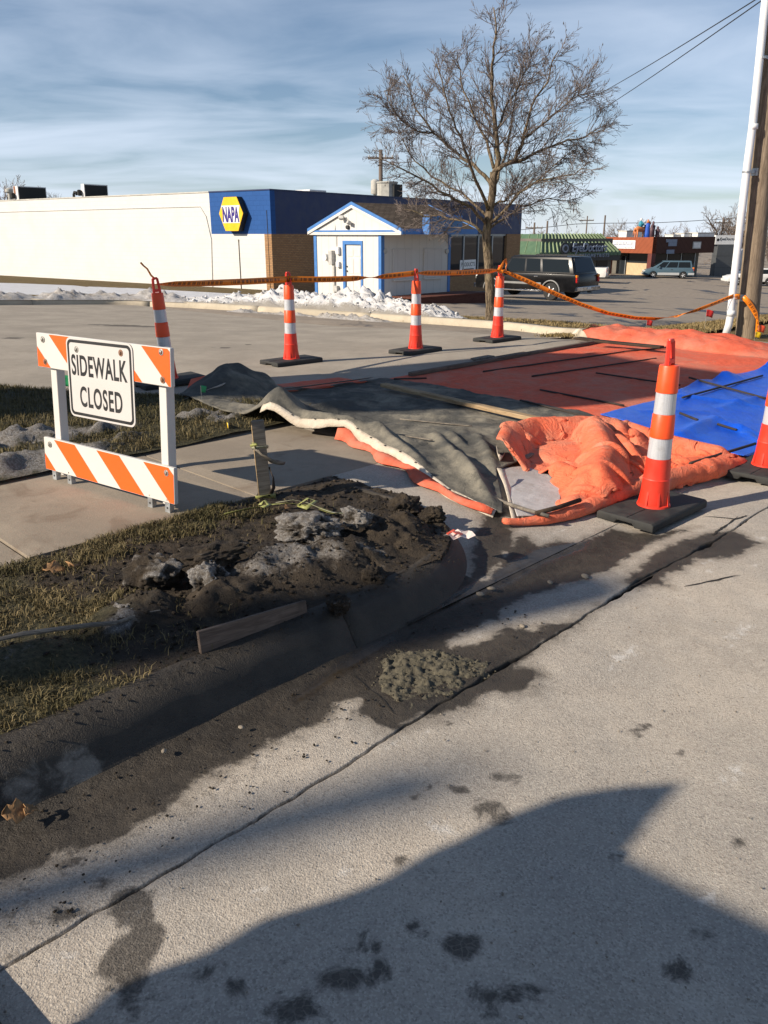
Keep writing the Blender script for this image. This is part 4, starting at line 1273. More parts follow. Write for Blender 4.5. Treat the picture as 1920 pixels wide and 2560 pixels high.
# door
dr = bx(.03, .07, yd0 + .06, yd1 - .1, .05, zd1 - .1, 'door', M['trimwhite'], ki)
dw = yd1 - yd0 - .16; dh = zd1 - .15
for r_, (z0, z1) in enumerate(((.10, .42), (.46, .74), (.78, .95))):
    for c_ in (0, 1):
        ya = yd0 + .06 + dw * (.10 + .44 * c_); yb_ = ya + dw * .34
        bx(.018, .029, ya, yb_, .05 + dh * z0, .05 + dh * z1, 'door_panel', M['trimwhite'], dr, bev=.008)
MB().tube([(.03, yd1 - .17, 1.0), (-.03, yd1 - .17, 1.0)], .03, 10).build('handle', M['darkmetal'], dr)
MB().tube([(.03, yd1 - .17, 1.16), (-.0, yd1 - .17, 1.16)], .028, 10).build('deadbolt', M['darkmetal'], dr)
bx(-.03, .05, yd0 - .03, yd0 + .058, -.1, zd1 + .03, 'door_frame', M['trimblue'], ki)
bx(-.03, .05, yd1 - .098, yd1 + .03, -.1, zd1 + .03, 'door_frame', M['trimblue'], ki)
bx(-.03, .05, yd0 + .058, yd1 - .098, zd1 - .098, zd1 + .03, 'door_frame', M['trimblue'], ki)
bx(-.05, .1, yd0 + .058, yd1 - .098, -.1, .045, 'threshold', M['metergrey'], ki)
# shutters on the shaded side
zs_a = hity(1000, 697, C2.y + 1).z - C2.z; zs_b = hity(1000, 622, C2.y + 1).z - C2.z
for u0, u1 in ((982, 1029), (1060, 1105)):
    xa, xb = solveL(C2, d1, u0), solveL(C2, d1, u1)
    s_o = bx(xa, xb, -.045, -.002, zs_a, zs_b, 'shutter', M['shutter'], ki, True)
    bx(xa - .02, xb + .02, -.10, -.002, zs_a - .05, zs_a - .003, 'sill', M['trimwhite'], s_o)
    bx(xa - .025, xa - .003, -.06, -.002, zs_a, zs_b, 'edge_trim', M['trimwhite'], s_o)
for u in (962, 1117):
    xa = solveL(C2, d1, u); zz = hity(u, 628, C2.y + xa * d1[1]).z - C2.z
    MB().tube([(xa, -.05, zz), (xa, -.001, zz)], .09, 12).build('round_vent', M['metergrey'], ki)
# electrics on the lit face
def onf(u): return solveL(C2, d2, u)
def zf_(v, u): return hity(u, v, C2.y + onf(u) * d2[1]).z - C2.z
ym = onf(832)
mb = bx(-.16, -.002, ym - .09, ym + .11, zf_(661, 832), zf_(626, 832), 'meter_box', M['metergrey'], ki, bev=.01)
MB().tube([(-.05, onf(820), zf_(643, 820)), (-.22, onf(820), zf_(643, 820))], .13, 14).build('meter', M['boxwhite'], ki)
bx(-.08, -.002, onf(835) - .045, onf(835) + .045, -.2, zf_(661, 832) - .002, 'conduit', M['metergrey'], ki)
bx(-.14, -.002, onf(841) - .12, onf(841) + .05, zf_(729, 841), zf_(714, 841), 'junction_box', M['metergrey'], ki, bev=.01)
for v0, v1 in ((636, 617), (668, 654)):
    bx(-.12, -.002, onf(847) - .09, onf(847) + .08, zf_(v0, 847), zf_(v1, 847), 'utility_box', M['boxwhite'], ki, bev=.015)
MB().tube([(-.02, onf(842), zf_(617, 842)), (-.02, onf(842), ez - .05), (-.09, onf(842), ez + .1), (-.02, onf(842) + .02, zf_(546, 842))], .012, 5).build('cable', M['metergrey'], ki)
b = MB(); yl = onf(873); zl = zf_(548, 873)
for sg_, (oy, oz) in ((1, (.18, .05)), (-1, (-.2, -.12))):
    b.box((-.20, yl + oy, zl + oz), (.14, .20, .13), Euler((0, .5, sg_ * .5)).to_matrix(), .02)
    b.tube([(-.06, yl, zl - .02), (-.15, yl + oy * .6, zl + oz)], .025, 6)
b.build('floodlight', M['metergrey'], ki)
bx(-.14, -.002, yl - .1, yl + .06, zf_(573, 873), zf_(563, 873), 'photocell', M['darkmetal'], ki, bev=.03)
# sign box standing on the roof's far corner
CE = ki.matrix_basis @ Vector((0, yR - .36, 0)); xs0 = solveL(CE, d1, 1073); xs1 = solveL(CE, d1, 1155)
zq0 = hity(1080, 586, CE.y + xs0 * d1[1]).z - C2.z; zq1 = hity(1080, 537, CE.y + xs0 * d1[1]).z - C2.z
rs_ = empty('roof_sign', ki.matrix_basis @ Vector((xs0, yR - .36, zq0)), ki.rotation_euler.z)
tag(rs_, 'blue sign box fixed to the kiosk eave beneath the tree', 'sign')
bx(0, xs1 - xs0, 0, .32, 0, zq1 - zq0, 'cabinet', M['trimblue'], rs_)
M['signblue'] = mat('faded_blue_panel', (.03, .13, .30), .4, .25, 2, 0)
bx(.1, xs1 - xs0 - .06, -.02, -.002, .06, zq1 - zq0 - .06, 'panel', M['signblue'], rs_)
# timber step at the kiosk
pS = hitg(1056, 772, lotz)
st_ = empty('timber_step', ki.matrix_basis @ Vector((KL * .45, -.9, 0)), ki.rotation_euler.z)
M['deck'] = wood('red_brown_deck', (.09, .032, .022), (.15, .06, .042))
tag(st_, 'low red brown timber step beside the kiosk', 'step')
st_.location = (*(ki.matrix_basis @ Vector((KL * .5, -.75, 0)))[:2], float(lotz(*(ki.matrix_basis @ Vector((KL * .5, -.75, 0)))[:2])))
for k in range(5): bx(-1.5, 2.6, -.62 + .26 * k, -.62 + .25 + .26 * k, .22, .27, 'plank', M['deck'], st_)
bx(-1.45, 2.55, -.60, -.55, -.15, .218, 'riser', M['deck'], st_)
bx(-1.45, 2.55, .60, .65, -.15, .218, 'riser', M['deck'], st_)

# ---- strip mall behind the car park
def face_empty(name, u, v, az_deg, Y, z=None):
    p = hity(u, v, Y)
    zz = float(lotz(p.x, p.y)) if z is None else z
    a = math.radians(az_deg)
    return empty(name, (p.x, p.y, zz), math.atan2(math.cos(a), math.sin(a))), Vector((p.x, p.y, zz)), (math.sin(a), math.cos(a))
# green-roofed office
go, CG, dG = face_empty('green_roof_office', 1345, 690, 60, 75)
dGp = (-dG[1], dG[0])
LG = solveL(CG, dG, 1557)
tag(go, 'low dark office with green standing seam roof and sloped awning', 'building')
zr = EYE - CG.z; ze = zr - 1.6
bx(.9, LG - .3, .9, 14, -1.2, zr - .4, 'wall', M['darkwall'], go)
for k in range(4):
    bx(1.6 + 2.1 * k, 3.0 + 2.1 * k, .84, .895, .6, 2.0, 'window', M['glass'], go)
    bx(1.5 + 2.1 * k, 3.1 + 2.1 * k, .80, .893, .5, .597, 'sill', M['mullion'], go)
bx(.2, .4, .2, .4, -.6, ze, 'column', M['boxwhite'], go); bx(1.6, 1.8, .2, .4, -.6, ze, 'column', M['boxwhite'], go)
def slope(name, pts, m): return mesh_obj(name, pts, [tuple(range(len(pts)))], m, go)
# sloped front, sloped lit end
MB().add([(0, 0, ze), (LG, 0, ze), (LG - 1.0, 1.7, zr), (1.5, 1.7, zr), (0, 0, ze - .3), (LG, 0, ze - .3), (LG, 14, ze - .3), (0, 14, ze - .3), (0, 14, ze), (1.5, 12.4, zr), (LG - 1, 12.4, zr), (LG, 14, ze)],
         [(0, 1, 2, 3), (4, 5, 1, 0), (8, 0, 3, 9), (7, 4, 0, 8), (3, 2, 10, 9), (1, 11, 10, 2), (5, 6, 11, 1), (7, 6, 5, 4), (11, 8, 9, 10), (6, 7, 8, 11)]).build('roof', M['greenmetal'], go)
for k in range(int(LG / .5)):
    x = .2 + .5 * k; xt = 1.5 + (LG - 2.5) * (x / LG)
    MB().tube([(x, -.02, ze), (xt, 1.68, zr + .02)], .10, 4).build('roof_seam', M['greenseam'], go)
    if k % 1 == 0: MB().box((x, -.02, ze - .15), (.06, .04, .3)).build('roof_seam', M['greenmetal'], go)
for k in range(9):
    y = .5 + 1.5 * k; MB().tube([(-.02, y, ze), (1.48, 1.7 + (12.4 - 1.7) * min(1, max(0, (y) / 14)), zr + .02)], .04, 4).build('roof_seam', M['greenseam'], go)
bx(0.02, LG, .1, .14, ze - .75, ze - .301, 'soffit_band', M['signdark'], go)
es = empty('channel_letter_sign', go.matrix_basis @ Vector((solveL(CG, dG, 1412), -.12, ze - .02)), go.rotation_euler.z)
tag(es, 'raised grey channel letters with a round emblem on the green roof', 'sign')
MB().tube([(0, .02, .38), (0, -.10, .38)], .55, 18).build('emblem', M['signdark'], es)
MB().tube([(0, -.101, .38), (0, -.14, .38)], .36, 18).build('emblem_ring', M['signgrey'], es)
MB().tube([(0, -.141, .38), (0, -.16, .38)], .22, 18).build('emblem_pupil', M['signdark'], es)
fm = frame((.75, -.12, .42), (1, 0, 0)); text_mesh('lettering', 'EyeDoctors', 1.05, M['signgrey'], es, fm, .86, .22, .02, .05, 'LEFT')
fm = frame((1.6, -.12, -.28), (1, 0, 0)); text_mesh('lettering', 'OPTOMETRISTS', .42, M['signgrey'], es, fm, 1.1, .1, .01, .03, 'LEFT', 1.25)
bx(.6, 4.9, .0, .03, .0, .85, 'backing', M['signdark'], es)
# redwood shop
ro, CR, dR = face_empty('redwood_shop', 1624, 690, 62, 86)
dRp = (-dR[1], dR[0])
LR1 = solveL(CR, dRp, 1500); LR2 = solveL(CR, dR, 1790)
tag(ro, 'brown shop with diagonal redwood fascia and red corner posts', 'building')
zr = hity(1624, 592, 86).z - CR.z; zf0 = hity(1624, 634, 86).z - CR.z
bx(0, LR2, 0, .5, zf0, zr, 'fascia', M['redwoodshade'], ro, True)
bx(-.02, .5, .5, LR1, zf0, zr - .05, 'fascia', M['redwood'], ro, True)
bx(-.02, .5, 0, .499, zf0, zr - .02, 'fascia', M['redwood'], ro, True)
bx(.5, LR2 - .5, .5, LR1 + 6, zf0, zr - .35, 'roof', M['roofmem'], ro)
bx(1.6, LR2 - .4, 1.6, LR1 + 6, -1, zf0, 'wall', M['darkwall'], ro)
for x, y in ((.0, .0), (.0, LR1 * .78)): bx(x, x + .55, y, y + .55, -.6, zf0 - .003, 'post', M['redpost'], ro)
bx(1.45, 1.59, 2.0, LR1 * .62, -.6, 1.25, 'bulkhead', M['paneltan'], ro)
bx(1.50, 1.585, 2.0, LR1 * .62, 1.253, zf0 - .003, 'window', M['glass'], ro)
d_ = bx(1.45, 1.585, LR1 * .64, LR1 * .64 + 1.1, -.3, zf0 - .4, 'door', M['glass'], ro); bx(1.42, 1.44, LR1 * .64, LR1 * .64 + .1, -.3, zf0 - .4, 'stile', M['mullion'], d_)
bx(1.7, 3.6, 1.45, 1.59, -.6, 1.2, 'bulkhead', M['paneltan'], ro)
for k in range(4):
    x = 1.9 + k * 2.1
    if x + 1.9 < LR2: 
        w_ = bx(x, x + 1.8, 1.50, 1.58, 1.25, zf0 - .1, 'window', M['glass'], ro); bx(x + 1.82, x + 1.95, 1.46, 1.585, -.4, zf0 - .05, 'mullion', M['mullion'], ro)
def board_sign(parent_m, x0, x1, z0, z1, y, label, lines, m=M['signface'], along=(1, 0, 0), tm=M['signnavy']):
    r = empty('shop_sign', parent_m @ Vector((0, 0, 0)), 0); r.matrix_world = parent_m.copy()
    tag(r, label, 'sign'); return r
sgn2 = empty('shop_sign', ro.matrix_basis @ Vector((-.02, 0, 0)), ro.rotation_euler.z)
tag(sgn2, 'white board sign with grey two-line lettering on the redwood fascia', 'sign')
ya, yb2 = solveL(CR, dRp, 1592), solveL(CR, dRp, 1524)
za, zb2 = hity(1570, 622, 88).z - CR.z, hity(1570, 601, 88).z - CR.z
bx(-.08, -.002, ya, yb2, za, zb2, 'board', M['signface'], sgn2)
fm = frame((-.083, (ya + yb2) / 2, (za * .36 + zb2 * .64)), (0, -1, 0)); text_fit('lettering', 'STONEBACK', .92 * (yb2 - ya), .38 * (zb2 - za), M['signgrey'], sgn2, fm, depth=.006)
fm = frame((-.083, (ya + yb2) / 2, (za * .78 + zb2 * .22)), (0, -1, 0)); text_fit('lettering', 'Performance', .88 * (yb2 - ya), .28 * (zb2 - za), M['signgrey'], sgn2, fm, depth=.006)
bx(-.088, -.081, ya + .2, yb2 - .2, za * .56 + zb2 * .44 - .03, za * .56 + zb2 * .44 + .03, 'rule', M['signgrey'], sgn2)
sgn3 = empty('shop_sign', ro.matrix_basis.copy().translation, ro.rotation_euler.z); tag(sgn3, 'faded grey two-line sign on the shaded redwood fascia', 'sign')
xa, xb = solveL(CR, dR, 1667), solveL(CR, dR, 1694); za, zb2 = hity(1680, 615, 88).z - CR.z, hity(1680, 598, 88).z - CR.z
bx(xa, xb, -.06, -.002, za * .45 + zb2 * .55, zb2, 'board', M['signgrey'], sgn3); bx(xa + .35, xb, -.06, -.002, za, za * .46 + zb2 * .54, 'lower_board', M['signgrey'], sgn3)
bx(xa + .2, xb - .25, -.06, -.002, za - .75, za - .35, 'notice', M['signgrey'], sgn3)
sgn4 = empty('shop_sign', ro.matrix_basis.copy().translation, ro.rotation_euler.z); tag(sgn4, 'small framed square sign near the end of the shaded redwood fascia', 'sign')
xa, xb = solveL(CR, dR, 1735), solveL(CR, dR, 1755); za, zb2 = hity(1745, 621, 90).z - CR.z, hity(1745, 604, 90).z - CR.z
bx(xa, xb, -.06, -.002, za, zb2, 'board', M['metergrey'], sgn4); bx(xa + .1, xb - .1, -.075, -.061, za + .1, zb2 - .1, 'face', M['boxwhite'], sgn4)
# roof figures on the redwood shop
def roofpt(u, v, Y): return hity(u, v, Y)
zroof = CR.z + zr - .35
def rooted(name, u, Y, label, cat):
    p = hity(u, 590, Y); r = empty(name, (p.x, p.y, zroof), ro.rotation_euler.z); tag(r, label, cat); return r
hr = rooted('horse_statue', 1600, 89, 'orange horse statue with a teal rider on the shop roof', 'statue')
def horse():
    b = MB()
    b.tube([(-.75, 0, 1.05), (-.45, 0, 1.12), (.3, 0, 1.08), (.62, 0, 1.15)], [.20, .27, .27, .20], 8)
    b.tube([(.55, 0, 1.2), (.85, 0, 1.55), (1.0, 0, 1.85)], [.18, .13, .11], 7)
    b.tube([(.95, 0, 1.9), (1.2, 0, 1.75), (1.35, 0, 1.62)], [.12, .10, .07], 7)
    for x, y in ((-.6, .15), (-.6, -.15), (.5, .15), (.5, -.15)): b.tube([(x, y, 1.05), (x + .06, y, .55), (x - .02, y, .05), (x, y, -.03)], [.12, .07, .05, .07], 6)
    b.tube([(-.72, 0, 1.15), (-.95, 0, .9), (-1.0, 0, .45)], [.06, .06, .03], 5)
    b.box((.98, .05, 2.02), (.05, .04, .12)); b.box((.98, -.05, 2.02), (.05, .04, .12))
    b.build('horse', M['statueorange'], hr, True)
    b = MB(); b.tube([(-.05, 0, 1.25), (-.05, 0, 1.65), (-.05, 0, 1.9)], [.2, .24, .12], 8); b.tube([(-.05, .2, 1.75), (.2, .22, 1.5), (.45, .1, 1.5)], [.09, .07, .06], 6); b.tube([(-.05, -.2, 1.75), (.2, -.22, 1.5), (.45, -.1, 1.5)], [.09, .07, .06], 6)
    b.build('rider_coat', M['statueteal'], hr, True)
    b = MB(); b.lathe([(.04, 1.9), (.12, 1.98), (.12, 2.1), (.05, 2.2)], 8, (-.05, 0, 0)); b.build('rider_head', M['boxwhite'], hr, True)
horse()
fg = rooted('figure_statue', 1617, 89, 'standing blue figure statue on the shop roof beside the horse', 'statue')
b = MB(); b.lathe([(.34, -.05), (.30, .7), (.24, 1.3), (.26, 1.55), (.1, 1.7)], 10); b.build('robe', M['statueblue'], fg, True)
b = MB(); b.lathe([(.05, 1.68), (.14, 1.78), (.15, 1.9), (.06, 2.02)], 8); b.build('head', M['statueorange'], fg, True)
fg2 = rooted('figure_statue', 1634, 89, 'dark clustered figure statue on the shop roof right of the blue one', 'statue')
b = MB()
for i, (x, y, h) in enumerate(((-.35, 0, 1.6), (0, .2, 1.9), (.4, -.1, 1.4))): b.lathe([(.24, -.05), (.2, h * .5), (.26, h * .75), (.1, h * .82), (.13, h * .92), (.04, h)], 8, (x, y, 0))
b.build('body', M['statuedark'], fg2, True)
for u, w, h, lab in ((1578, 2.6, .9, 'long pale rooftop box left of the horse statue'), (1689, 2.0, .5, 'low pale rooftop box in the middle of the shop roof'), (1712, 1.6, .65, 'small pale rooftop box right of the low one'), (1754, 2.6, .7, 'wide pale rooftop box near the end of the shop roof')):
    p = hity(u, 592, 92); r = empty('roof_box', (p.x, p.y, zroof), ro.rotation_euler.z); tag(r, lab, 'rooftop unit', 'pale boxes on the shop roof')
    bx(-w / 2, w / 2, -.6, .6, -.05, h, 'casing', M['boxwhite'], r, bev=.03); bx(-w / 2 - .05, w / 2 + .05, -.65, .65, h + .001, h + .08, 'cap', M['coping'], r)
# dark slab pylon
py = empty('pylon_sign', hitg(1802, 690, lotz), 0); tag(py, 'dark grey slab pylon topped by a white sign box', 'sign')
p = py.location; kk = p.y * CP / F_PX
w1, w2 = 52 * kk * 1.0, 68 * kk
zA = hity(1800, 611, p.y).z - p.z; zB = hity(1800, 588, p.y).z - p.z
py.rotation_euler = (0, 0, math.radians(12))
pz = np.linspace(-.3, zA, 4)
for a, b_ in zip(pz[:-1], pz[1:]): bx(-w1 / 2, w1 / 2, -.45, .45, a + .012, b_ - .012, 'panel', M['acm'], py)
bx(-w1 / 2 + .04, w1 / 2 - .04, -.4, .4, -.3, zA, 'core', M['signdark'], py)
bx(-w2 / 2, w2 / 2, -.4, .4, zA + .002, zB, 'sign_box', M['signface'], py)
fm = frame((.1, -.402, (zA + zB) / 2 + .05), (1, 0, 0)); text_fit('lettering', 'EyeDoctors', .74 * w2, .40 * (zB - zA), M['black'], py, fm, .25, .02, .006)
MB().tube([(-w2 * .40, -.402, (zA + zB) / 2), (-w2 * .40, -.41, (zA + zB) / 2)], .16, 12).build('emblem', M['black'], py)
# concrete wheel stops
for k, (u, v) in enumerate(((1535, 694), (1560, 693), (1593, 692), (1620, 689))):
    p = hitg(u, v, lotz)
    r = MB().prism([(-.14, -.02), (.14, -.02), (.09, .16), (-.09, .16)], -.95, .95, lambda a, b, h: Vector((h, a, b))).build('wheel_stop', M['farkerb'])
    r.location = p; r.rotation_euler = (0, 0, math.radians(10))
    tag(r, 'low concrete wheel stop in front of the shops', 'wheel stop', 'wheel stops in front of the shops')
# ------------------------------------------------------------------ vehicles
def bevel(o, w=.03, seg=2, ang=35):
    m = o.modifiers.new('bevel', 'BEVEL'); m.width = w; m.segments = seg; m.limit_method = 'ANGLE'; m.angle_limit = math.radians(ang)
    for p in o.data.polygons: p.use_smooth = True
    return o
def arch(cx, r, z0, n=9):
    a0 = math.asin(min(1, max(-1, (z0 - .0) / r)))
    return cx, r
def wheel(parent, x, y, r, w, side):
    k = empty('wheel', (x, y, r)); k.parent = parent
    pr = [(r * .64, -w / 2), (r * .93, -w / 2), (r, -w / 2 + .03), (r, w / 2 - .03), (r * .93, w / 2), (r * .64, w / 2)]
    t = MB().lathe(pr, 26).build('tyre', M['tyre'], k, auto=40)
    t.rotation_euler = (math.radians(90), 0, 0)
    b = MB(); b.lathe([(r * .64, -.02), (r * .60, .05), (r * .50, .045), (.05, .03)], 22)
    for i in range(5):
        a = 2 * math.pi * i / 5
        b.box((math.cos(a) * r * .34, math.sin(a) * r * .34, .065), (r * .56, r * .16, .03), Euler((0, 0, a)).to_matrix(), .008)
    b.lathe([(r * .14, .05), (r * .14, .09), (r * .10, .1)], 12)
    d = b.build('rim', M['rim'], k, auto=40); d.rotation_euler = (math.radians(-90 if side > 0 else 90), 0, 0)
    d.location = (0, side * (w / 2 - .05), 0)
    return k
def car(name, label, cat, loc, rz, sp, group=None):
    r = empty(name, loc, rz); tag(r, label, cat, group)
    W, wr_, zb_, belt, wx = sp['W'], sp['r'], sp['zb'], sp['belt'], sp['wx']
    P_ = list(sp['upper'])                  # from rear bottom, up and over, to front bottom at height zb
    for cx in sorted(wx, reverse=True):     # cut the arches walking back along the sill
        R = wr_ * 1.14; dz = zb_ - wr_; a0 = math.asin(dz / R)
        for a in np.linspace(a0, math.pi - a0, 12): P_.append((cx + R * math.cos(a), wr_ + R * math.sin(a)))
    body = MB(); h = W / 2; n = len(P_)
    for y0, y1 in ((-h, h),):
        body.add([(x, -h, z) for x, z in P_] + [(x, h, z) for x, z in P_],
                 [tuple(range(n)), tuple(range(2 * n - 1, n - 1, -1))] + [(i, n + i, n + (i + 1) % n, (i + 1) % n) for i in range(n)])
    bo = body.build('body', sp['paint'], r); bevel(bo, .022, 2, 30)
    g = sp.get('green')
    if g:
        x0, x1, xr0, xr1, zt_, wt = g; wb = h - .012
        V = [(x0, -wb, belt - .02), (x1, -wb, belt - .02), (xr1, -wt, zt_), (xr0, -wt, zt_), (x0, wb, belt - .02), (x1, wb, belt - .02), (xr1, wt, zt_), (xr0, wt, zt_)]
        cab = MB().add(V, [(0, 1, 2, 3), (5, 4, 7, 6), (3, 2, 6, 7), (1, 5, 6, 2), (4, 0, 3, 7), (4, 5, 1, 0)]).build('cabin', sp['paint'], r); bevel(cab, .05, 3, 25)
        def onside(x, f, sgn, out=.006):
            """point on the sloping cabin side, f = 0 belt .. 1 roof"""
            y = (wb + (wt - wb) * f) * sgn; return (x, y + sgn * out, belt - .02 + (zt_ - belt + .02) * f)
        def xlim(f): return x0 + (xr0 - x0) * f, x1 + (xr1 - x1) * f
        for sgn in (1, -1):
            for (a, b_) in sp['glass']:
                f0, f1 = .12, .84
                def px_(t, f): l, u = xlim(f); return l + (u - l) * t
                q = [onside(px_(a[0], f0), f0, sgn), onside(px_(b_[0], f0), f0, sgn), onside(px_(b_[1], f1), f1, sgn), onside(px_(a[1], f1), f1, sgn)]
                q2 = [(x, y - sgn * .03, z) for x, y, z in q]
                o = MB().add(q + q2, [(0, 1, 2, 3), (7, 6, 5, 4), (0, 4, 5, 1), (1, 5, 6, 2), (2, 6, 7, 3), (3, 7, 4, 0)]).build('side_window', M['carglass'], r)
        # rear and front glass
        for xa, xb, nm, sg_ in ((x0, xr0, 'rear_window', -1), (x1, xr1, 'windscreen', 1)):
            q = []
            for f, yk in ((.12, .86), (.88, .84)):
                w_ = (wb + (wt - wb) * f) * yk; x = xa + (xb - xa) * f + sg_ * .012; z = belt + (zt_ - belt) * f
                q.append([(x, -w_, z), (x, w_, z)])
            q = [q[0][0], q[0][1], q[1][1], q[1][0]]; q2 = [(x - sg_ * .05, y, z) for x, y, z in q]
            MB().add(q + q2, [(0, 1, 2, 3), (7, 6, 5, 4), (0, 4, 5, 1), (1, 5, 6, 2), (2, 6, 7, 3), (3, 7, 4, 0)]).build(nm, M['carglass'], r)
    for cx in wx:
        for sgn in (1, -1): wheel(r, cx, sgn * (h - .13), wr_, .25, sgn)
    for nm, m, (x0_, x1_, y0_, y1_, z0_, z1_), both in sp['bits']:
        for sgn in ((1, -1) if both else (1,)):
            a, c = (y0_, y1_) if sgn > 0 else (-y1_, -y0_)
            bx(x0_, x1_, a, c, z0_, z1_, nm, M[m], r, bev=.015)
    return r
def place_car(u, v, lx, ly, rz):
    """ground point under pixel (u,v) is the local point (lx,ly)"""
    p = hitg(u, v, lotz); c, s = math.cos(rz), math.sin(rz)
    return (p.x - (lx * c - ly * s), p.y - (lx * s + ly * c), p.z)
# black utility vehicle
SUV = dict(W=2.0, r=.39, zb=.40, belt=1.16, wx=(1.28, 4.55), paint=M['carblack'],
   upper=[(.06, .40), (.0, .62), (.02, 1.0), (.06, 1.16), (4.28, 1.16), (4.9, 1.13), (5.35, 1.05), (5.52, .92), (5.55, .62), (5.5, .40)],
   green=(.10, 4.30, .40, 3.55, 1.90, .80),
   glass=[((.055, .06), (.40, .47)), ((.43, .50), (.62, .72)), ((.645, .745), (.90, .97))],
   bits=[('tail_lamp', 'lampred', (-.03, .10, .86, .985, .80, 1.02), True), ('turn_lamp', 'lampamber', (-.03, .10, .86, .985, 1.021, 1.13), True),
         ('rear_bumper', 'chrome', (-.10, .12, -.98, .98, .44, .62), False), ('running_board', 'chrome', (1.85, 4.0, .90, 1.06, .36, .42), True), ('side_moulding', 'cladding', (1.80, 4.1, .985, 1.015, .66, .76), True),
         ('door_handle', 'chrome', (2.0, 2.2, .995, 1.02, 1.0, 1.05), True), ('door_handle', 'chrome', (3.05, 3.25, .995, 1.02, 1.0, 1.05), True), ('wing_mirror', 'carblack', (3.75, 3.95, .98, 1.24, 1.16, 1.36), True), ('roof_rail', 'darkmetal', (.7, 3.3, .70, .74, 1.905, 1.95), True),
         ('headlamp', 'lampclear', (5.42, 5.57, .60, .95, .80, .98), True), ('front_bumper', 'chrome', (5.44, 5.66, -.98, .98, .42, .60), False), ('tow_hitch', 'darkmetal', (-.22, -.05, -.06, .06, .36, .43), False), ('number_plate', 'lampclear', (-.125, -.101, -.15, .15, .5, .6), False)])
rz = math.radians(136)
suv = car('parked_suv', 'black full-size utility vehicle parked behind the bare tree', 'car', place_car(1374, 751, 1.28, 1.0, rz), rz, SUV)
for cx in SUV['wx']:
    for sgn in (1, -1):
        pts = [(cx + .475 * math.cos(a), sgn * 1.005, .39 + .475 * math.sin(a)) for a in np.linspace(-.05, math.pi + .05, 15)]
        MB().tube(pts, .035, 6).build('wheel_arch_trim', M['cladding'], suv, True)
# teal minivan
VAN = dict(W=1.9, r=.33, zb=.33, belt=1.0, wx=(.95, 3.85), paint=M['carteal'],
   upper=[(.05, .33), (.0, .55), (.03, .95), (.08, 1.0), (3.95, 1.0), (4.45, .88), (4.78, .70), (4.82, .45), (4.78, .33)],
   green=(.10, 4.15, .28, 2.85, 1.72, .74),
   glass=[((.05, .05), (.36, .43)), ((.38, .45), (.66, .74)), ((.685, .765), (.90, .97))],
   bits=[('tail_lamp', 'lampred', (-.03, .14, .80, .94, .78, .98), True), ('turn_lamp', 'lampamber', (-.03, .14, .80, .94, .981, 1.1), True), ('sill', 'carsilver', (1.35, 3.45, .90, .965, .33, .58), True),
         ('rear_bumper', 'carsilver', (-.08, .5, -.955, .955, .36, .58), False), ('front_bumper', 'carsilver', (4.35, 4.9, -.93, .93, .36, .56), False), ('headlamp', 'lampclear', (4.55, 4.80, .55, .88, .66, .78), True), ('wing_mirror', 'carteal', (3.25, 3.4, .92, 1.1, 1.03, 1.18), True), ('door_handle', 'darkmetal', (2.0, 2.2, .945, .965, .85, .9), True)])
rz = math.radians(168)
car('parked_minivan', 'teal minivan with silver lower sides parked by the shops', 'minivan', place_car(1707, 697, .95, .95, rz), rz, VAN)
# white pickup
PUP = dict(W=1.98, r=.40, zb=.45, belt=1.10, wx=(1.15, 4.6), paint=M['carwhite'],
   upper=[(.06, .45), (.0, .6), (.0, 1.22), (1.95, 1.22), (2.05, 1.12), (4.45, 1.12), (5.3, 1.08), (5.6, .95), (5.62, .6), (5.58, .45)],
   green=(2.05, 4.55, 2.25, 3.85, 1.85, .72),
   glass=[((.08, .08), (.42, .48)), ((.47, .53), (.86, .95))],
   bits=[('tail_lamp', 'lampred', (-.02, .08, .84, .98, .85, 1.12), True), ('rear_bumper', 'chrome', (-.18, .05, -.97, .97, .46, .66), False), ('bed_liner', 'darkmetal', (.1, 1.9, -.8, .8, 1.15, 1.235), False), ('tailgate_badge', 'darkmetal', (-.02, .0, -.08, .08, .88, 1.02), False),
         ('headlamp', 'lampclear', (5.5, 5.64, .6, .95, .78, .98), True), ('roll_bar', 'darkmetal', (1.5, 1.62, -.75, .75, 1.24, 1.72), False), ('wing_mirror', 'darkmetal', (3.9, 4.05, .98, 1.24, 1.15, 1.36), True)])
rz = math.radians(160)
car('parked_pickup', 'white pickup truck parked beyond the black vehicle, tailgate showing', 'pickup', place_car(1478, 707, 1.15, .95, rz), rz, PUP)
# white saloon behind the pole
SED = dict(W=1.8, r=.32, zb=.30, belt=.92, wx=(1.0, 3.7), paint=M['carwhite'],
   upper=[(.05, .30), (.0, .5), (.02, .85), (.1, .95), (3.4, .93), (4.2, .82), (4.55, .68), (4.6, .45), (4.55, .30)],
   green=(.45, 3.65, 1.15, 2.75, 1.42, .62),
   glass=[((.12, .06), (.45, .48)), ((.48, .51), (.90, .96))],
   bits=[('tail_lamp', 'lampred', (-.02, .1, .55, .88, .70, .85), True), ('headlamp', 'lampclear', (4.4, 4.58, .55, .85, .58, .72), True), ('front_bumper', 'carwhite', (4.45, 4.68, -.86, .86, .32, .52), False), ('wing_mirror', 'carwhite', (3.0, 3.15, .86, 1.05, .95, 1.08), True)])
rz = math.radians(172)
car('parked_sedan', 'white sedan partly hidden behind the timber utility pole', 'car', place_car(1842, 713, 3.7, .9, rz), rz, SED)
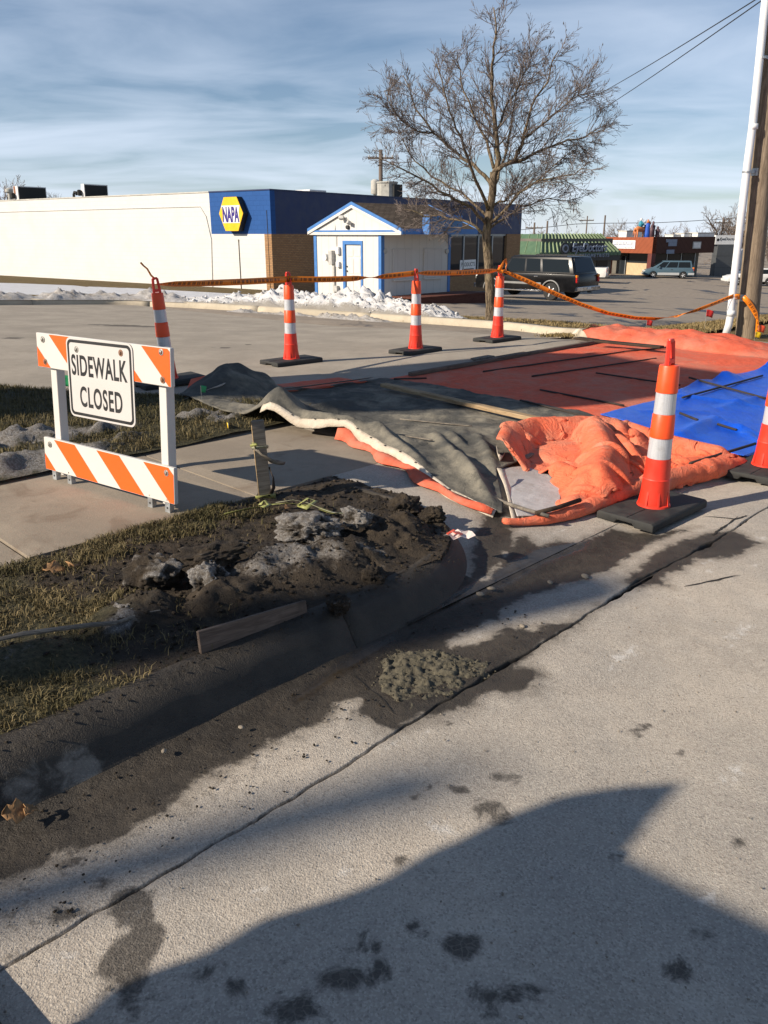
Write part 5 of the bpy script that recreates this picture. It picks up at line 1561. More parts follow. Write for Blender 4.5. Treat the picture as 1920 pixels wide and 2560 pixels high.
# box truck behind the pylon
p = hitg(1846, 689, lotz)
bt = empty('box_truck', (p.x, p.y, p.z), math.radians(100)); tag(bt, 'white box truck standing beyond the dark slab pylon', 'truck')
bx(-2.4, 2.4, -1.1, 1.1, .75, 3.0, 'box_body', M['boxwhite'], bt, bev=.03)
bx(-2.43, -2.402, -.85, .85, .95, 2.7, 'roller_door', M['metergrey'], bt)
bx(2.45, 4.2, -1.0, 1.0, .6, 2.1, 'cab', M['carwhite'], bt, bev=.12)
bx(-2.5, -2.3, -1.05, 1.05, .5, .72, 'rear_bumper', M['darkmetal'], bt)
for y in (.8, -.8): bx(-2.46, -2.431, y - .1, y + .1, .78, .92, 'tail_lamp', M['lampred'], bt)
for x in (-1.5, 3.3):
    for sgn in (1, -1): wheel(bt, x, sgn * .92, .42, .26, sgn)
# ------------------------------------------------------------------ trees, poles, wires
def grow(rnd, start, dirv, length, rad, level, maxl, out, spread=.6, gnarl=.16, up=.05, minr=.003, kids=(3, 5), shrink=.62):
    """out gets (level, path, radii)"""
    n = max(3, int(length / (.10 + .05 * (level == 0)))); n = min(n, 12)
    p = Vector(start); d = Vector(dirv).normalized(); path = [p.copy()]; radii = [rad]
    for i in range(n):
        d = (d + Vector((rnd.gauss(0, gnarl), rnd.gauss(0, gnarl), rnd.gauss(0, gnarl) + up))).normalized()
        p = p + d * (length / n); path.append(p.copy()); radii.append(max(minr, rad * (1 - .72 * (i + 1) / n)))
    out.append((level, path, radii))
    if level >= maxl: return
    nk = rnd.randint(*kids) + (2 if level <= 1 else 0)
    for k in range(nk):
        f = .22 + .78 * (k + rnd.uniform(.1, .9)) / nk
        i = min(n, int(f * n)); base = path[i]
        t = (path[min(i + 1, n)] - path[max(i - 1, 0)]).normalized()
        ax = t.orthogonal().normalized(); ax.rotate(Matrix.Rotation(rnd.uniform(0, 6.283), 3, t))
        a = rnd.uniform(.35, .95) * spread * 1.45
        nd = (t * math.cos(a) + ax * math.sin(a)).normalized()
        grow(rnd, base, nd, length * shrink * rnd.uniform(.65, 1.15) * (1.15 - .45 * f), max(minr, radii[i] * .62), level + 1, maxl, out, spread, gnarl, up, minr, kids, shrink)
TREE_Y = 15.6
tp = hitg(1229, 801, lambda x, y: lotz(x, y) + .12)
TREE_Y = tp.y
def tpx(u, v, dy=0.0): return hity(u, v, TREE_Y + dy)
limbs = [ # px polyline (u,v,depth), base radius, tip radius
 ([(1229, 803, 0), (1226, 740, 0), (1222, 660, 0), (1216, 590, 0), (1222, 540, 0), (1232, 480, 0), (1234, 430, 0)], .115, .075),
 ([(1234, 440, 0), (1245, 400, .05), (1240, 330, .1), (1228, 250, .1), (1232, 170, 0), (1237, 90, -.1), (1236, 20, -.1)], .070, .012),
 ([(1234, 432, 0), (1255, 415, -.1), (1290, 400, -.3), (1310, 340, -.4), (1330, 270, -.6), (1365, 200, -.8), (1395, 120, -.9)], .052, .010),
 ([(1262, 412, -.1), (1330, 385, -.3), (1400, 360, -.2), (1460, 340, -.1), (1510, 330, 0)], .036, .008),
 ([(1230, 470, 0), (1200, 430, .2), (1140, 380, .5), (1085, 330, .6), (1040, 270, .7), (1010, 190, .8)], .048, .009),
 ([(1216, 560, 0), (1180, 520, -.2), (1120, 490, -.5), (1060, 450, -.6), (1000, 420, -.7), (950, 395, -.7)], .040, .008),
 ([(1215, 590, 0), (1180, 560, .2), (1120, 545, .5), (1060, 540, .7), (1010, 520, .8)], .034, .008),
 ([(1222, 530, 0), (1190, 450, -.5), (1160, 370, -.9), (1130, 300, -1.1), (1110, 230, -1.2), (1090, 160, -1.2)], .040, .008),
 ([(1233, 470, 0), (1262, 400, .6), (1275, 320, 1.0), (1290, 240, 1.2), (1300, 160, 1.2)], .036, .008),
 ([(1220, 560, 0), (1260, 530, -.4), (1300, 480, -.8), (1350, 450, -1.0), (1420, 440, -1.1), (1470, 420, -1.1)], .036, .008),
 ([(1218, 575, 0), (1255, 550, .5), (1300, 520, .9), (1370, 500, 1.1), (1440, 500, 1.2)], .032, .007),
 ([(1224, 520, 0), (1260, 500, 0), (1320, 470, 0), (1390, 410, .3), (1440, 370, .3)], .030, .007),
 ([(1234, 420, 0), (1215, 350, .3), (1180, 280, .5), (1150, 200, .6), (1140, 130, .6)], .036, .008),
 ([(1222, 545, 0), (1150, 480, 1.0), (1080, 440, 1.4), (1020, 380, 1.5), (985, 310, 1.5)], .032, .007),
 ([(1310, 345, -.4), (1370, 300, 0), (1430, 250, .2), (1480, 230, .3)], .026, .006),
 ([(1240, 330, .1), (1270, 260, .3), (1310, 190, .4), (1340, 120, .4)], .028, .006),
 ([(1085, 330, .6), (1040, 330, .3), (990, 290, .2), (965, 230, .2)], .022, .006),
]
tree = empty('bare_tree', tp); tag(tree, 'bare deciduous street tree with spreading branches and dry seed pods', 'tree')
rnd = random.Random(11)
wood_b = MB(); twig_b = MB(); pods = MB()
out = []
base_v = Vector(tp)
for pts, r0, r1 in limbs:
    P_ = [tpx(*q) for q in pts]; 
    # subdivide with a little wander
    path = [P_[0]]; 
    for a, b in zip(P_[:-1], P_[1:]):
        for f in (.33, .66, 1.0):
            j = 0 if r0 > .1 else .018
            path.append(a.lerp(b, f) + Vector((rnd.gauss(0, j), rnd.gauss(0, j), rnd.gauss(0, j))))
    n = len(path); radii = [r0 + (r1 - r0) * (i / (n - 1)) ** .85 for i in range(n)]
    if r0 > .1:
        radii[0] *= 1.35; radii[1] *= 1.12; path[0] -= Vector((0, 0, .15))
    out.append((0, path, radii))
    if r0 > .1: continue
    nk = 27
    for k in range(nk):
        f = .22 + .78 * (k + rnd.random()) / nk; i = min(n - 1, int(f * (n - 1)))
        t = (path[min(i + 1, n - 1)] - path[max(i - 1, 0)]).normalized()
        ax = t.orthogonal().normalized(); ax.rotate(Matrix.Rotation(rnd.uniform(0, 6.283), 3, t))
        a = rnd.uniform(.45, 1.0); nd = (t * math.cos(a) + ax * math.sin(a)).normalized()
        grow(rnd, path[i], nd, rnd.uniform(.45, 1.0) * (1.1 - .4 * f), max(.0068, radii[i] * .42), 1, 3, out, .55, .15, .03, .0032, (3, 5), .62)
for lv, path, radii in out:
    path = [p - base_v for p in path]
    if lv == 0: wood_b.tube(path, radii, 9 if radii[0] > .1 else 7)
    elif lv == 1: twig_b.tube(path, radii, 4, False)
    else: twig_b.tube(path, radii, 3, False)
    if lv == 3 and rnd.random() < .10:
        e = path[-1]; l = rnd.uniform(.04, .075)
        pods.add([e, e + Vector((.008, 0, -l * .5)), e + Vector((0, .006, -l)), e + Vector((-.008, 0, -l * .5))], [(0, 1, 2, 3)])
wood_b.build('trunk', M['bark'], tree, True); twig_b.build('crown', M['twig'], tree, True); tag(pods.build('seed_pods', M['darkplank'], tree), kind='stuff')

# distant bare trees
ZMAX = {}
def far_tree(seed, h, w):
    rnd = random.Random(seed); out = []
    grow(rnd, (0, 0, -.3), (0, 0, 1), h * .42, h * .028, 0, 0, out, gnarl=.04)
    top = out[0][1]
    for k in range(11):
        i = rnd.randint(4, len(top) - 1); a = rnd.uniform(0, 6.28); e = rnd.uniform(.35, 1.1)
        grow(rnd, top[i], (math.cos(a) * w, math.sin(a) * w, e), h * rnd.uniform(.28, .5), h * .012, 1, 4, out, .6, .14, .05, .012, (3, 4), .62)
    ZMAX[h] = max(q.z for _, p, _ in out for q in p)
    a, b = MB(), MB()
    for lv, p, r in out:
        if lv <= 1: a.tube(p, r, 5, False)
        else: b.tube(p, r, 3, False)
    return a, b
protos = []
for sd_, h, w in ((1, 8.5, 1.0), (2, 7.5, 1.2), (3, 9.5, .8)):
    a, b = far_tree(sd_, h, w)
    r = empty('far_bare_tree', (0, 0, 0)); a.build('trunk', M['fartrunk'], r, True); b.build('crown', M['fartwig'], r, True); protos.append((r, h))
far_spots = [ # u, top v, base v, Y, label
 (20, 440, 520, 95, 0, 'large hazy bare tree behind the roof vent at the end of the white building'), (130, 462, 520, 90, 1, 'smaller bare tree behind the rusty rooftop unit'), (65, 452, 520, 105, 1, 'bare tree directly behind the rusty rooftop unit'), (175, 478, 520, 120, 2, 'faint bare tree beyond the roof between the two units'),
 (1570, 540, 600, 120, 0, 'round bare tree rising behind the horse statue'), (1495, 565, 600, 150, 1, 'low bare tree beyond the green office roof'), (1540, 570, 600, 160, 2, 'distant bare tree between green office and statue'), (1690, 552, 600, 125, 1, 'broad bare tree behind the middle of the shop roof'), (1660, 558, 600, 140, 0, 'bare tree behind the dark figure statue'), (1730, 560, 600, 130, 2, 'bare tree behind the square fascia sign'),
 (1800, 515, 600, 110, 0, 'tall bare tree behind the white pylon sign box'), (1845, 500, 600, 115, 2, 'tall bare tree behind the white conduit pipe'), (1900, 505, 610, 105, 0, 'tall bare tree right of the timber utility pole'), (1880, 540, 610, 120, 1, 'bare tree half hidden by the timber utility pole'), (1935, 520, 610, 100, 2, 'bare tree at the far end of the car park beyond the sedan'),
 (1420, 572, 600, 170, 2, 'very distant low bare tree above the green awning'), (1350, 570, 600, 175, 0, 'very distant bare tree seen past the end of the blue fascia')]
used = set()
for i, (u, vt, vb, Y, k, lab) in enumerate(far_spots):
    pr, h = protos[k]; g = hity(u, vb, Y); z0 = float(lotz(g.x, g.y)); zt_ = hity(u, vt, Y).z
    o = pr if k not in used else copy_tree(pr); used.add(k)
    o.location = (g.x, g.y, z0); s_ = (zt_ - z0) / ZMAX[h]; o.scale = (s_, s_, s_); o.rotation_euler = (0, 0, i * 1.7)
    tag(o, lab, 'tree', 'distant bare trees')
# far utility poles
def upole(u, vt, Y, label, arm=True, lean=0, r=.14):
    g = hity(u, 600, Y); z0 = float(lotz(g.x, g.y)); zt_ = hity(u, vt, Y).z; H = zt_ - z0
    o = empty('far_utility_pole', (g.x, g.y, z0)); tag(o, label, 'utility pole', 'distant utility poles')
    MB().tube([(0, 0, -.3), (0, 0, H * .5), (0, 0, H)], [r * 1.2, r, r * .8], 8).build('pole', M['fartrunk'], o, True)
    if arm:
        bx(-1.1, 1.1, -.06, .06, H - .75, H - .6, 'crossarm', M['fartrunk'], o)
        for x in (-1.0, -.4, .4, 1.0): MB().lathe([(.05, H - .6), (.06, H - .5), (.03, H - .42)], 6, (x, 0, 0)).build('insulator', M['metergrey'], o)
    return o
upole(952, 374, 75, 'utility pole with crossarm behind the roof condenser', r=.20)
upole(1508, 538, 120, 'slim utility pole rising above the green office roof', False)
upole(1464, 540, 140, 'thin pole with small lamp head above the green office', True, r=.12)
upole(1802, 543, 110, 'utility pole with crossarm behind the pylon sign')
upole(1334, 556, 110, 'utility pole close to the end of the blue fascia')
upole(1366, 552, 110, 'pale utility pole above the sunlit green roof end', False)
# distant wire
b = MB(); P_ = [hity(u, v, 112) for u, v in ((1200, 583), (1330, 572), (1440, 560), (1508, 558), (1640, 557), (1720, 553), (1802, 548), (1960, 535))]
w = b.tube(P_, .035, 4).build('overhead_wire', M['wire']); tag(w, 'long thin distant wire running above the shop roofs', 'wire')
# main utility pole with its white conduit
up = hitg(1862, 838, zg); UPY = up.y
pole = empty('utility_pole', up); tag(pole, 'weathered timber utility pole with a white riser pipe strapped alongside', 'utility pole')
def ppx(u, v, dy=0): return hity(u, v, UPY + dy) - Vector(up)
P_ = [ppx(1866, 850), ppx(1872, 760), ppx(1892, 560), ppx(1912, 330), ppx(1930, 100), ppx(1950, -140), ppx(1975, -500)]
b = MB(); n = 60; path = []
for i in range(n):
    f = i / (n - 1) * (len(P_) - 1); k = min(len(P_) - 2, int(f)); path.append(P_[k].lerp(P_[k + 1], f - k))
path[0] = path[0] - Vector((0, 0, .2))
timber = b.tube(path, [.165 - .035 * i / n for i in range(n)], 20).build('timber', M['pole'], pole, True)
V = np.array([v.co[:] for v in timber.data.vertices])
nz = fbm(V[:, 0] * 30, V[:, 1] * 30, V[:, 2] * 1.2, 4, 8) * .008; cxy = V[:, :2].mean(0)
V[:, 0] += nz; V[:, 1] += nz
timber.data.vertices.foreach_set('co', V.astype(np.float32).ravel())
C_ = [ppx(1813, 834, -.12), ppx(1822, 812, -.15), ppx(1826, 790, -.15), ppx(1833, 720, -.15), ppx(1851, 560, -.15), ppx(1870, 400, -.15), ppx(1882, 310, -.15), ppx(1908, 60, -.15), ppx(1930, -160, -.15)]
C_[0].z -= .06
MB().tube(C_, [.055] * len(C_), 14).build('riser_pipe', M['pvc'], pole, True)
for u, v in ((1827, 784), (1883, 318)):
    a = ppx(u, v + 6, -.15); c = ppx(u + 1, v - 8, -.15); MB().tube([a, c], .063, 14).build('pipe_coupling', M['pvc'], pole, True)
for u, v in ((1838, 745), (1867, 430), (1905, 145)):
    a = ppx(u, v, -.15); t_ = ppx(u + 40, v, -.02)
    MB().tube([a + Vector((0, 0, -.012)), a + Vector((0, 0, .012))], .064, 14).build('strap', M['galv'], pole)
    d_ = (t_ - a); MB().box(a + d_ * .5, (d_.length, .05, .04), Euler((0, 0, math.atan2(d_.y, d_.x))).to_matrix()).build('standoff', M['galv'], pole)
    MB().box(a + d_ * .5 + Vector((0, 0, .0)), (.04, .09, .10), Euler((0, 0, math.atan2(d_.y, d_.x))).to_matrix()).build('bracket', M['galv'], pole)
# power lines from the pole top
for (u0, v0, u1, v1, lab) in ((1500, 268, 1905, -10, 'lower dark overhead wire running from the bare tree towards the pole top'), (1500, 225, 1880, -6, 'upper dark overhead wire running from the bare tree towards the pole top')):
    a = hity(u0, v0, 34); c = hity(u1, v1, 16); e = c + (c - a) * .35; s0 = a - (c - a) * .7
    pts = []
    for f in np.linspace(0, 1, 16):
        p = s0.lerp(e, f); p.z -= .35 * math.sin(math.pi * f) * 0.4; pts.append(p)
    w = MB().tube(pts, .011, 5).build('power_line', M['wire']); tag(w, lab, 'wire', 'power lines to the utility pole')
# ------------------------------------------------------------------ street works furniture
def make_cone():
    r = empty('traffic_cone', (0, 0, 0))
    pf = [(-.185, 0), (-.065, 0), (-.05, .022), (.05, .022), (.065, 0), (.185, 0), (.185, .040), (.172, .052), (-.172, .052), (-.185, .040)]
    b = MB().prism(pf, -.335, .335, lambda a, c, h: Vector((h, a, c))); o = b.build('base', M['rubber'], r); bevel(o, .006, 2, 40)
    bx(-.33, -.12, -.012, .012, .0505, .055, 'base_marking', M['rubber'], o)
    b = MB().lathe([(.100, .050), (.098, .062), (.088, .068), (.087, .10), (.080, .215), (.082, .222), (.078, .228), (.071, .350)], 28); b.build('body', M['conered'], r, auto=30)
    for k in range(8):
        a = 2 * math.pi * k / 8
        MB().prism([(.084, .055), (.098, .055), (.085, .15)], -.006, .006, lambda p, q, h, a=a: Vector((math.cos(a) * p - math.sin(a) * h, math.sin(a) * p + math.cos(a) * h, q))).build('base_rib', M['conered'], r)
    MB().lathe([(.0660, .350), (.0685, .352), (.0655, .474), (.063, .475)], 28).build('reflective_band', M['reflect'], r, auto=30)
    MB().lathe([(.064, .4752), (.069, .478), (.0645, .612), (.061, .618)], 28).build('collar', M['cone'], r, auto=30)
    MB().lathe([(.0590, .6182), (.0615, .620), (.0590, .742), (.057, .743)], 28).build('reflective_band', M['reflect'], r, auto=30)
    MB().lathe([(.057, .7432), (.0625, .746), (.0575, .895), (.054, .902), (.02, .904)], 28).build('collar', M['cone'], r, auto=30)
    h = empty('handle', (0, 0, 0)); bpy.data.objects.remove(h)
    b = MB()
    def bar(p, q, w=.011): 
        p, q = Vector(p), Vector(q); d = q - p; L_ = d.length
        rot = d.to_track_quat('Z', 'Y').to_matrix(); b.box((p + q) / 2, (w * 1.9, w * 2.0, L_), rot, .004)
    lx = .034
    bar((-lx, 0, .895), (-lx * .66, .01, 1.04)); bar((lx, 0, .895), (lx * .66, .01, 1.04)); bar((-lx * .72, .01, 1.04), (lx * .72, .01, 1.04)); bar((-lx, 0, .925), (lx, 0, .925), .014)
    b.build('handle', M['conered'], r, auto=40)
    return r
cone0 = make_cone()
spots = [(424, 962, 0.05, 'leaning orange traffic channelizer behind the sidewalk closed barricade'), (729, 908, .0, 'orange traffic channelizer standing between barricade and kiosk on the driveway'), (1039, 881, .02, 'orange traffic channelizer standing in front of the kiosk shutters'), (1243, 852, .0, 'orange traffic channelizer standing in front of the bare tree trunk'),
         (1631, 1282, .0, 'orange traffic channelizer in the gutter beside the crumpled orange blanket'), (1912, 1180, .0, 'orange traffic channelizer in the gutter at the blue tarp edge')]
CONES = []
for i, (u, v, t, lab) in enumerate(spots):
    o = cone0 if i == 0 else copy_tree(cone0)
    p = hitg(u, v, zg); o.location = (p.x, p.y, p.z + .004)
    o.rotation_euler = (0, 0, EA + random.Random(i).uniform(-.06, .06)); CONES.append(o); tag(o, lab, 'traffic cone', 'orange traffic channelizers')
CONES[0].rotation_euler = (0.0, math.radians(-2.8), EA - .1)
CONES[0].location.z += .012
for i in (4, 5): CONES[i].location.z = .004
o = copy_tree(cone0); o.location = (-1.075, 1.015, .004); o.rotation_euler = (0, 0, math.radians(51)); tag(o, 'orange traffic channelizer whose black base corner lies on the open road slab', 'traffic cone', 'orange traffic channelizers')
bpy.context.view_layer.update()

# ---- barrier tape
def ribbon(name, pts, twist, width, m, label=None, cat='tape', parent=None, group=None, thick=.0008):
    P_ = [Vector(p) for p in pts]; n = len(P_)
    V = []; al = []; ac = []; L_ = 0
    for i, p in enumerate(P_):
        t = (P_[min(i + 1, n - 1)] - P_[max(i - 1, 0)]).normalized()
        side = t.cross(Vector((0, 0, 1))); side = side.normalized() if side.length > 1e-4 else Vector((1, 0, 0))
        upv = side.cross(t).normalized(); a = twist[i] if hasattr(twist, '__len__') else twist
        w = (upv * math.cos(a) + side * math.sin(a)); nn = w.cross(t).normalized()
        wd = width[i] if hasattr(width, '__len__') else width
        if i: L_ += (p - P_[i - 1]).length
        for f in (0, 1): V.append(p + w * wd * (f - .5)); al.append(L_); ac.append(f)
    fs = [(2 * i, 2 * i + 1, 2 * i + 3, 2 * i + 2) for i in range(n - 1)]
    o = mesh_obj(name, V, fs, m, parent, True); attr(o, 'along', al); attr(o, 'across', ac)
    sm = o.modifiers.new('thickness', 'SOLIDIFY'); sm.thickness = thick; sm.offset = 0
    if label: tag(o, label, cat, group)
    return o
def top(i, z=.985): return CONES[i].matrix_world @ Vector((0, 0, z))
rnd = random.Random(5)
def span(a, b, sag, n=26):
    return [a.lerp(b, f) - Vector((0, 0, 4 * sag * f * (1 - f))) for f in np.linspace(0, 1, n)]
pts, tw, wd = [], [], []
def addspan(P_, tws, w0=.068, pinch=(True, True)):
    n = len(P_)
    for i, p in enumerate(P_):
        f = i / (n - 1); pts.append(p); tw.append(tws(f))
        k = 1.0
        if pinch[0]: k = min(k, .25 + f * 7)
        if pinch[1]: k = min(k, .25 + (1 - f) * 7)
        wd.append(w0 * min(1, k))
addspan(span(top(0, .985), top(1, .97), .01), lambda f: .9 * (1 - f) ** 3 + .1 * math.sin(5 * f), pinch=(True, False))
addspan(span(top(1, .97), top(2, 1.0), .03), lambda f: .1 + 1.35 * math.exp(-((f - .62) / .09) ** 2), pinch=(False, False))
addspan(span(top(2, 1.0), top(3, .985), .015), lambda f: .5 * (1 - f) ** 3 + .9 * f ** 6)
ca = top(3, .985)
rp = pole.matrix_world.translation if False else Vector(up)
end = Vector(up) + ppx(1836, 740, -.21)
seg = [(1243, 675), (1280, 686), (1330, 708), (1390, 735), (1450, 760), (1520, 783), (1590, 795), (1640, 797), (1690, 791), (1740, 776), (1790, 757), (1820, 745), (1834, 740)]
P_ = []
for u, v in seg:
    f = (u - 1243) / (1834 - 1243); P_.append(hity(u, v, ca.y + (end.y - ca.y) * f))
P_[0] = ca
P2 = []
for a, b_ in zip(P_[:-1], P_[1:]): P2 += [a, a.lerp(b_, .5)]
P2.append(P_[-1])
addspan(P2, lambda f: .2 + .5 * math.sin(3 * f) + 1.2 * math.exp(-((f - .66) / .05) ** 2), pinch=(True, False))
tp_ = ribbon('barrier_tape', pts, tw, wd, M['tape'], 'orange printed barrier tape strung between four channelizers and the pole pipe')
# tails of the tape: one on the leaning channelizer, the loop on the fourth, the wrap and the hanging end on the pole
a = top(0, 1.03); ribbon('tape_tail', [a, a + Vector((-.04, 0, .04)), a + Vector((-.07, 0, .10)), a + Vector((-.105, .0, .13)), a + Vector((-.13, 0, .16))], [.9, 1.0, 1.1, 1.1, 1.0], .025, M['tape'], None, parent=None)
tail0 = bpy.data.objects['tape_tail']; tag(tail0, 'short twisted end of barrier tape sticking up from the leaning channelizer', 'tape')
a = top(3, 1.0); o = ribbon('tape_knot', [a + Vector((-.04, -.04, -.03)), a + Vector((.0, -.055, .03)), a + Vector((.035, -.04, .10)), a + Vector((.06, .0, .13)), a + Vector((.085, .02, .07)), a + Vector((.08, -.02, -.02)), a + Vector((.02, -.055, -.035)), a + Vector((-.04, -.03, -.02))], [.2, .3, .4, .5, .4, .3, .2, .2], .05, M['tape']); tag(o, 'knotted loop of barrier tape on the channelizer before the bare tree', 'tape')
cpt = Vector(up) + ppx(1839, 741, -.15)
ring = [cpt + Vector((.064 * math.cos(t), .064 * math.sin(t), 0)) for t in np.linspace(0, 2 * math.pi, 18)]
o = ribbon('tape_wrap', ring, 0, .075, M['tape']); tag(o, 'band of barrier tape wrapped tightly round the white riser pipe', 'tape')
hp = [(1858, 742, -.18), (1868, 752, -.19), (1878, 765, -.18), (1888, 782, -.19), (1893, 798, -.19), (1894, 820, -.19), (1893, 843, -.19)]
P_ = [Vector(up) + ppx(*q) for q in hp]
o = ribbon('tape_end', P_, [.2, .2, .2, .3, .9, .6, .3], [.07, .075, .075, .07, .035, .055, .075], M['tape']); tag(o, 'loose end of barrier tape hanging down the timber utility pole', 'tape')

# ---- the barricade
bp = Vector((-1.6485, 4.529, 0)); bp.z = .152
brc = empty('barricade', bp, rot=(math.radians(-4.2), 0, math.radians(-35.7)))
tag(brc, 'folding barricade with orange and white striped rails and a hanging sign', 'barricade')
RL = 1.23
def rail(z0, z1, off, name='rail'):
    o = bx(-RL / 2, RL / 2, -.014, .012, z0, z1, name, M['white'], brc, bev=.003)
    hgt = z1 - z0
    for k in range(-1, 4):
        x0 = -RL / 2 + off + .43 * k
        poly = [(x0, hgt), (x0 + .212, hgt), (x0 + .427, 0), (x0 + .215, 0)]
        # clip to the rail
        def clip(P_, lim, sgn):
            out_ = []
            for i in range(len(P_)):
                a, b_ = P_[i], P_[(i + 1) % len(P_)]
                ia, ib = sgn * a[0] <= sgn * lim, sgn * b_[0] <= sgn * lim
                if ia: out_.append(a)
                if ia != ib:
                    t = (lim - a[0]) / (b_[0] - a[0]); out_.append((lim, a[1] + t * (b_[1] - a[1])))
            return out_
        poly = clip(poly, RL / 2 - .004, 1)
        if len(poly) >= 3: poly = clip(poly, -RL / 2 + .004, -1)
        if len(poly) < 3: continue
        poly = [(a, min(max(b_, .004), hgt - .004)) for a, b_ in poly]
        MB().prism(poly, .0142, .0155, lambda a, c, h: Vector((a, -h, z0 + c))).build('stripe', M['stripe'], o)
    return o
top_rail = rail(.70, .905, .135); low_rail = rail(.055, .262, .113)
for x in (-.50, .51):
    bx(x - .030, x + .030, .013, .070, .03, .90, 'post', M['white'], brc, bev=.004)
for x in (-.53, -.37, .40, .55):
    for dx_, y0 in ((0, -.012),):
        bx(x - .02, x + .02, y0, y0 + .03, -.02, .11, 'foot', M['galv'], brc)
        for zz in (.025, .07): MB().tube([(x, y0 - .002, zz), (x, y0 + .004, zz)], .006, 8).build('foot_hole', M['black'], brc)
    bx(x - .05, x + .05, -.03, .10, -.03, -.018, 'skid', M['galv'], brc)
def bolt(x, z, y, m='bolt', parent=brc, r=.015):
    MB().lathe([(r * 1.3, 0), (r * 1.3, .002), (r * .62, .003), (r * .55, .009), (r * .2, .010)], 12).build('bolt', M[m], parent)
    o = bpy.data.objects[-1] if False else None
def bolts(lst, y, parent):
    for x, z, m in lst:
        o = MB().lathe([(.019, 0), (.019, .002), (.010, .003), (.008, .009), (.003, .010)], 12).build('bolt', M[m], parent)
        o.rotation_euler = (math.radians(90), 0, 0); o.location = (x, y, z)
bolts([(-.545, .868, 'bolt'), (-.535, .735, 'rust'), (.545, .880, 'bolt'), (.55, .735, 'rust'), (-.55, .222, 'bolt'), (.555, .225, 'bolt')], -.0157, brc)
# the sign panel
sgp = empty('sign_panel', (0.005, -.0185, .672)); sgp.parent = brc; sgp.rotation_euler = (math.radians(0), math.radians(-.4), 0)
SWd, SHt = .61, .462
def rrect(w, h, r, n=6):
    P_ = []
    for cx_, cz_, a0 in ((w / 2 - r, h / 2 - r, 0), (-w / 2 + r, h / 2 - r, 90), (-w / 2 + r, -h / 2 + r, 180), (w / 2 - r, -h / 2 + r, 270)):
        for k in range(n + 1):
            a = math.radians(a0 + 90 * k / n); P_.append((cx_ + r * math.cos(a), cz_ + r * math.sin(a)))
    return P_
MB().prism(rrect(SWd, SHt, .04), -.0015, .0015, lambda a, c, h: Vector((a, -h, c))).build('panel', M['signwhite'], sgp)
o_, i_ = rrect(SWd - .022, SHt - .022, .034), rrect(SWd - .056, SHt - .056, .022)
n = len(o_)
mesh_obj('border', [(a, -.0023, c) for a, c in o_] + [(a, -.0023, c) for a, c in i_], [(k, (k + 1) % n, n + (k + 1) % n, n + k) for k in range(n)], M['black'], sgp)
fm = frame((-.005, -.0017, .075), (1, 0, 0)); text_fit('lettering', 'SIDEWALK', .515, .122, M['black'], sgp, fm, bold=.022, depth=.0008, spacing=1.08)
fm = frame((.0, -.0017, -.105), (1, 0, 0)); text_fit('lettering', 'CLOSED', .395, .122, M['black'], sgp, fm, bold=.022, depth=.0008, spacing=1.12)
bolts([(-.205, .165, 'bolt'), (.205, .175, 'rust')], -.0016, sgp)

# ---- stakes, flags, ribbons, boards
sp_ = hitg(664, 1250, zg); sk = empty('wooden_stake', (sp_.x, sp_.y, .14), rot=(math.radians(2), math.radians(-3), math.radians(18)))
tag(sk, 'grey wooden stake tied with ribbon standing at the sidewalk edge', 'stake')
bx(-.035, .035, -.012, .012, -.12, .485, 'stake', M['greywood'], sk, bev=.003)
bx(-.0375, -.0352, -.012, .012, -.1, .48, 'lit_edge', M['lumber'], sk)  # paler strip paints the stake's sunlit edge
def strip(name, P_, w, m, parent=None, tw=0.3): return ribbon(name, P_, tw if hasattr(tw, '__len__') else [tw + .5 * math.sin(i * 1.7) for i in range(len(P_))], w, m, None, 'ribbon', parent)
strip('ribbon', [(-.05, -.016, .33), (.0, -.03, .335), (.045, -.016, .325), (.04, .02, .32), (-.04, .02, .325), (-.05, -.01, .33)], .018, M['ribbonw'], sk)
strip('ribbon', [(-.04, -.02, .335), (.0, -.04, .29), (.05, -.05, .25), (.10, -.03, .225), (.13, -.02, .215)], .025, M['greywood'], sk)
strip('ribbon', [(-.03, -.03, .33), (-.05, -.04, .37), (-.02, -.05, .36), (-.06, -.03, .35)], .016, M['ribbon'], sk)
strip('ribbon', [(.04, .0, .20), (.055, -.02, .14), (.05, -.03, .08), (.02, -.03, .03)], .022, M['darkplank'], sk)
strip('ribbon', [(-.06, -.02, .03), (-.02, -.03, .035), (.03, -.03, .03), (.06, -.01, .02)], .03, M['ribbon'], sk)
# ribbon trail on the grass
rb = empty('caution_ribbon', hit(760, 1272, .17)); tag(rb, 'crumpled pale yellow ribbon lying on the grass by the wooden stake', 'ribbon')
def rpx(u, v, z): return hit(u, v, .17 + z) - rb.location
rn = random.Random(3)
for L_ in ([(560, 1285), (620, 1272), (670, 1262), (720, 1258), (765, 1262), (800, 1268), (830, 1278)], [(690, 1256), (735, 1250), (770, 1258), (800, 1272), (840, 1282), (880, 1284)], [(745, 1262), (770, 1245), (790, 1252), (765, 1270), (745, 1262)], [(800, 1275), (830, 1284), (862, 1282)], [(650, 1262), (662, 1250), (672, 1262), (655, 1268)]):
    P_ = [rpx(u, v, .012 + rn.uniform(0, .035)) for u, v in L_]
    strip('ribbon', P_, .022, M['ribbonw'] if rn.random() < .5 else M['ribbon'], rb, [rn.uniform(.6, 1.6) for _ in P_])
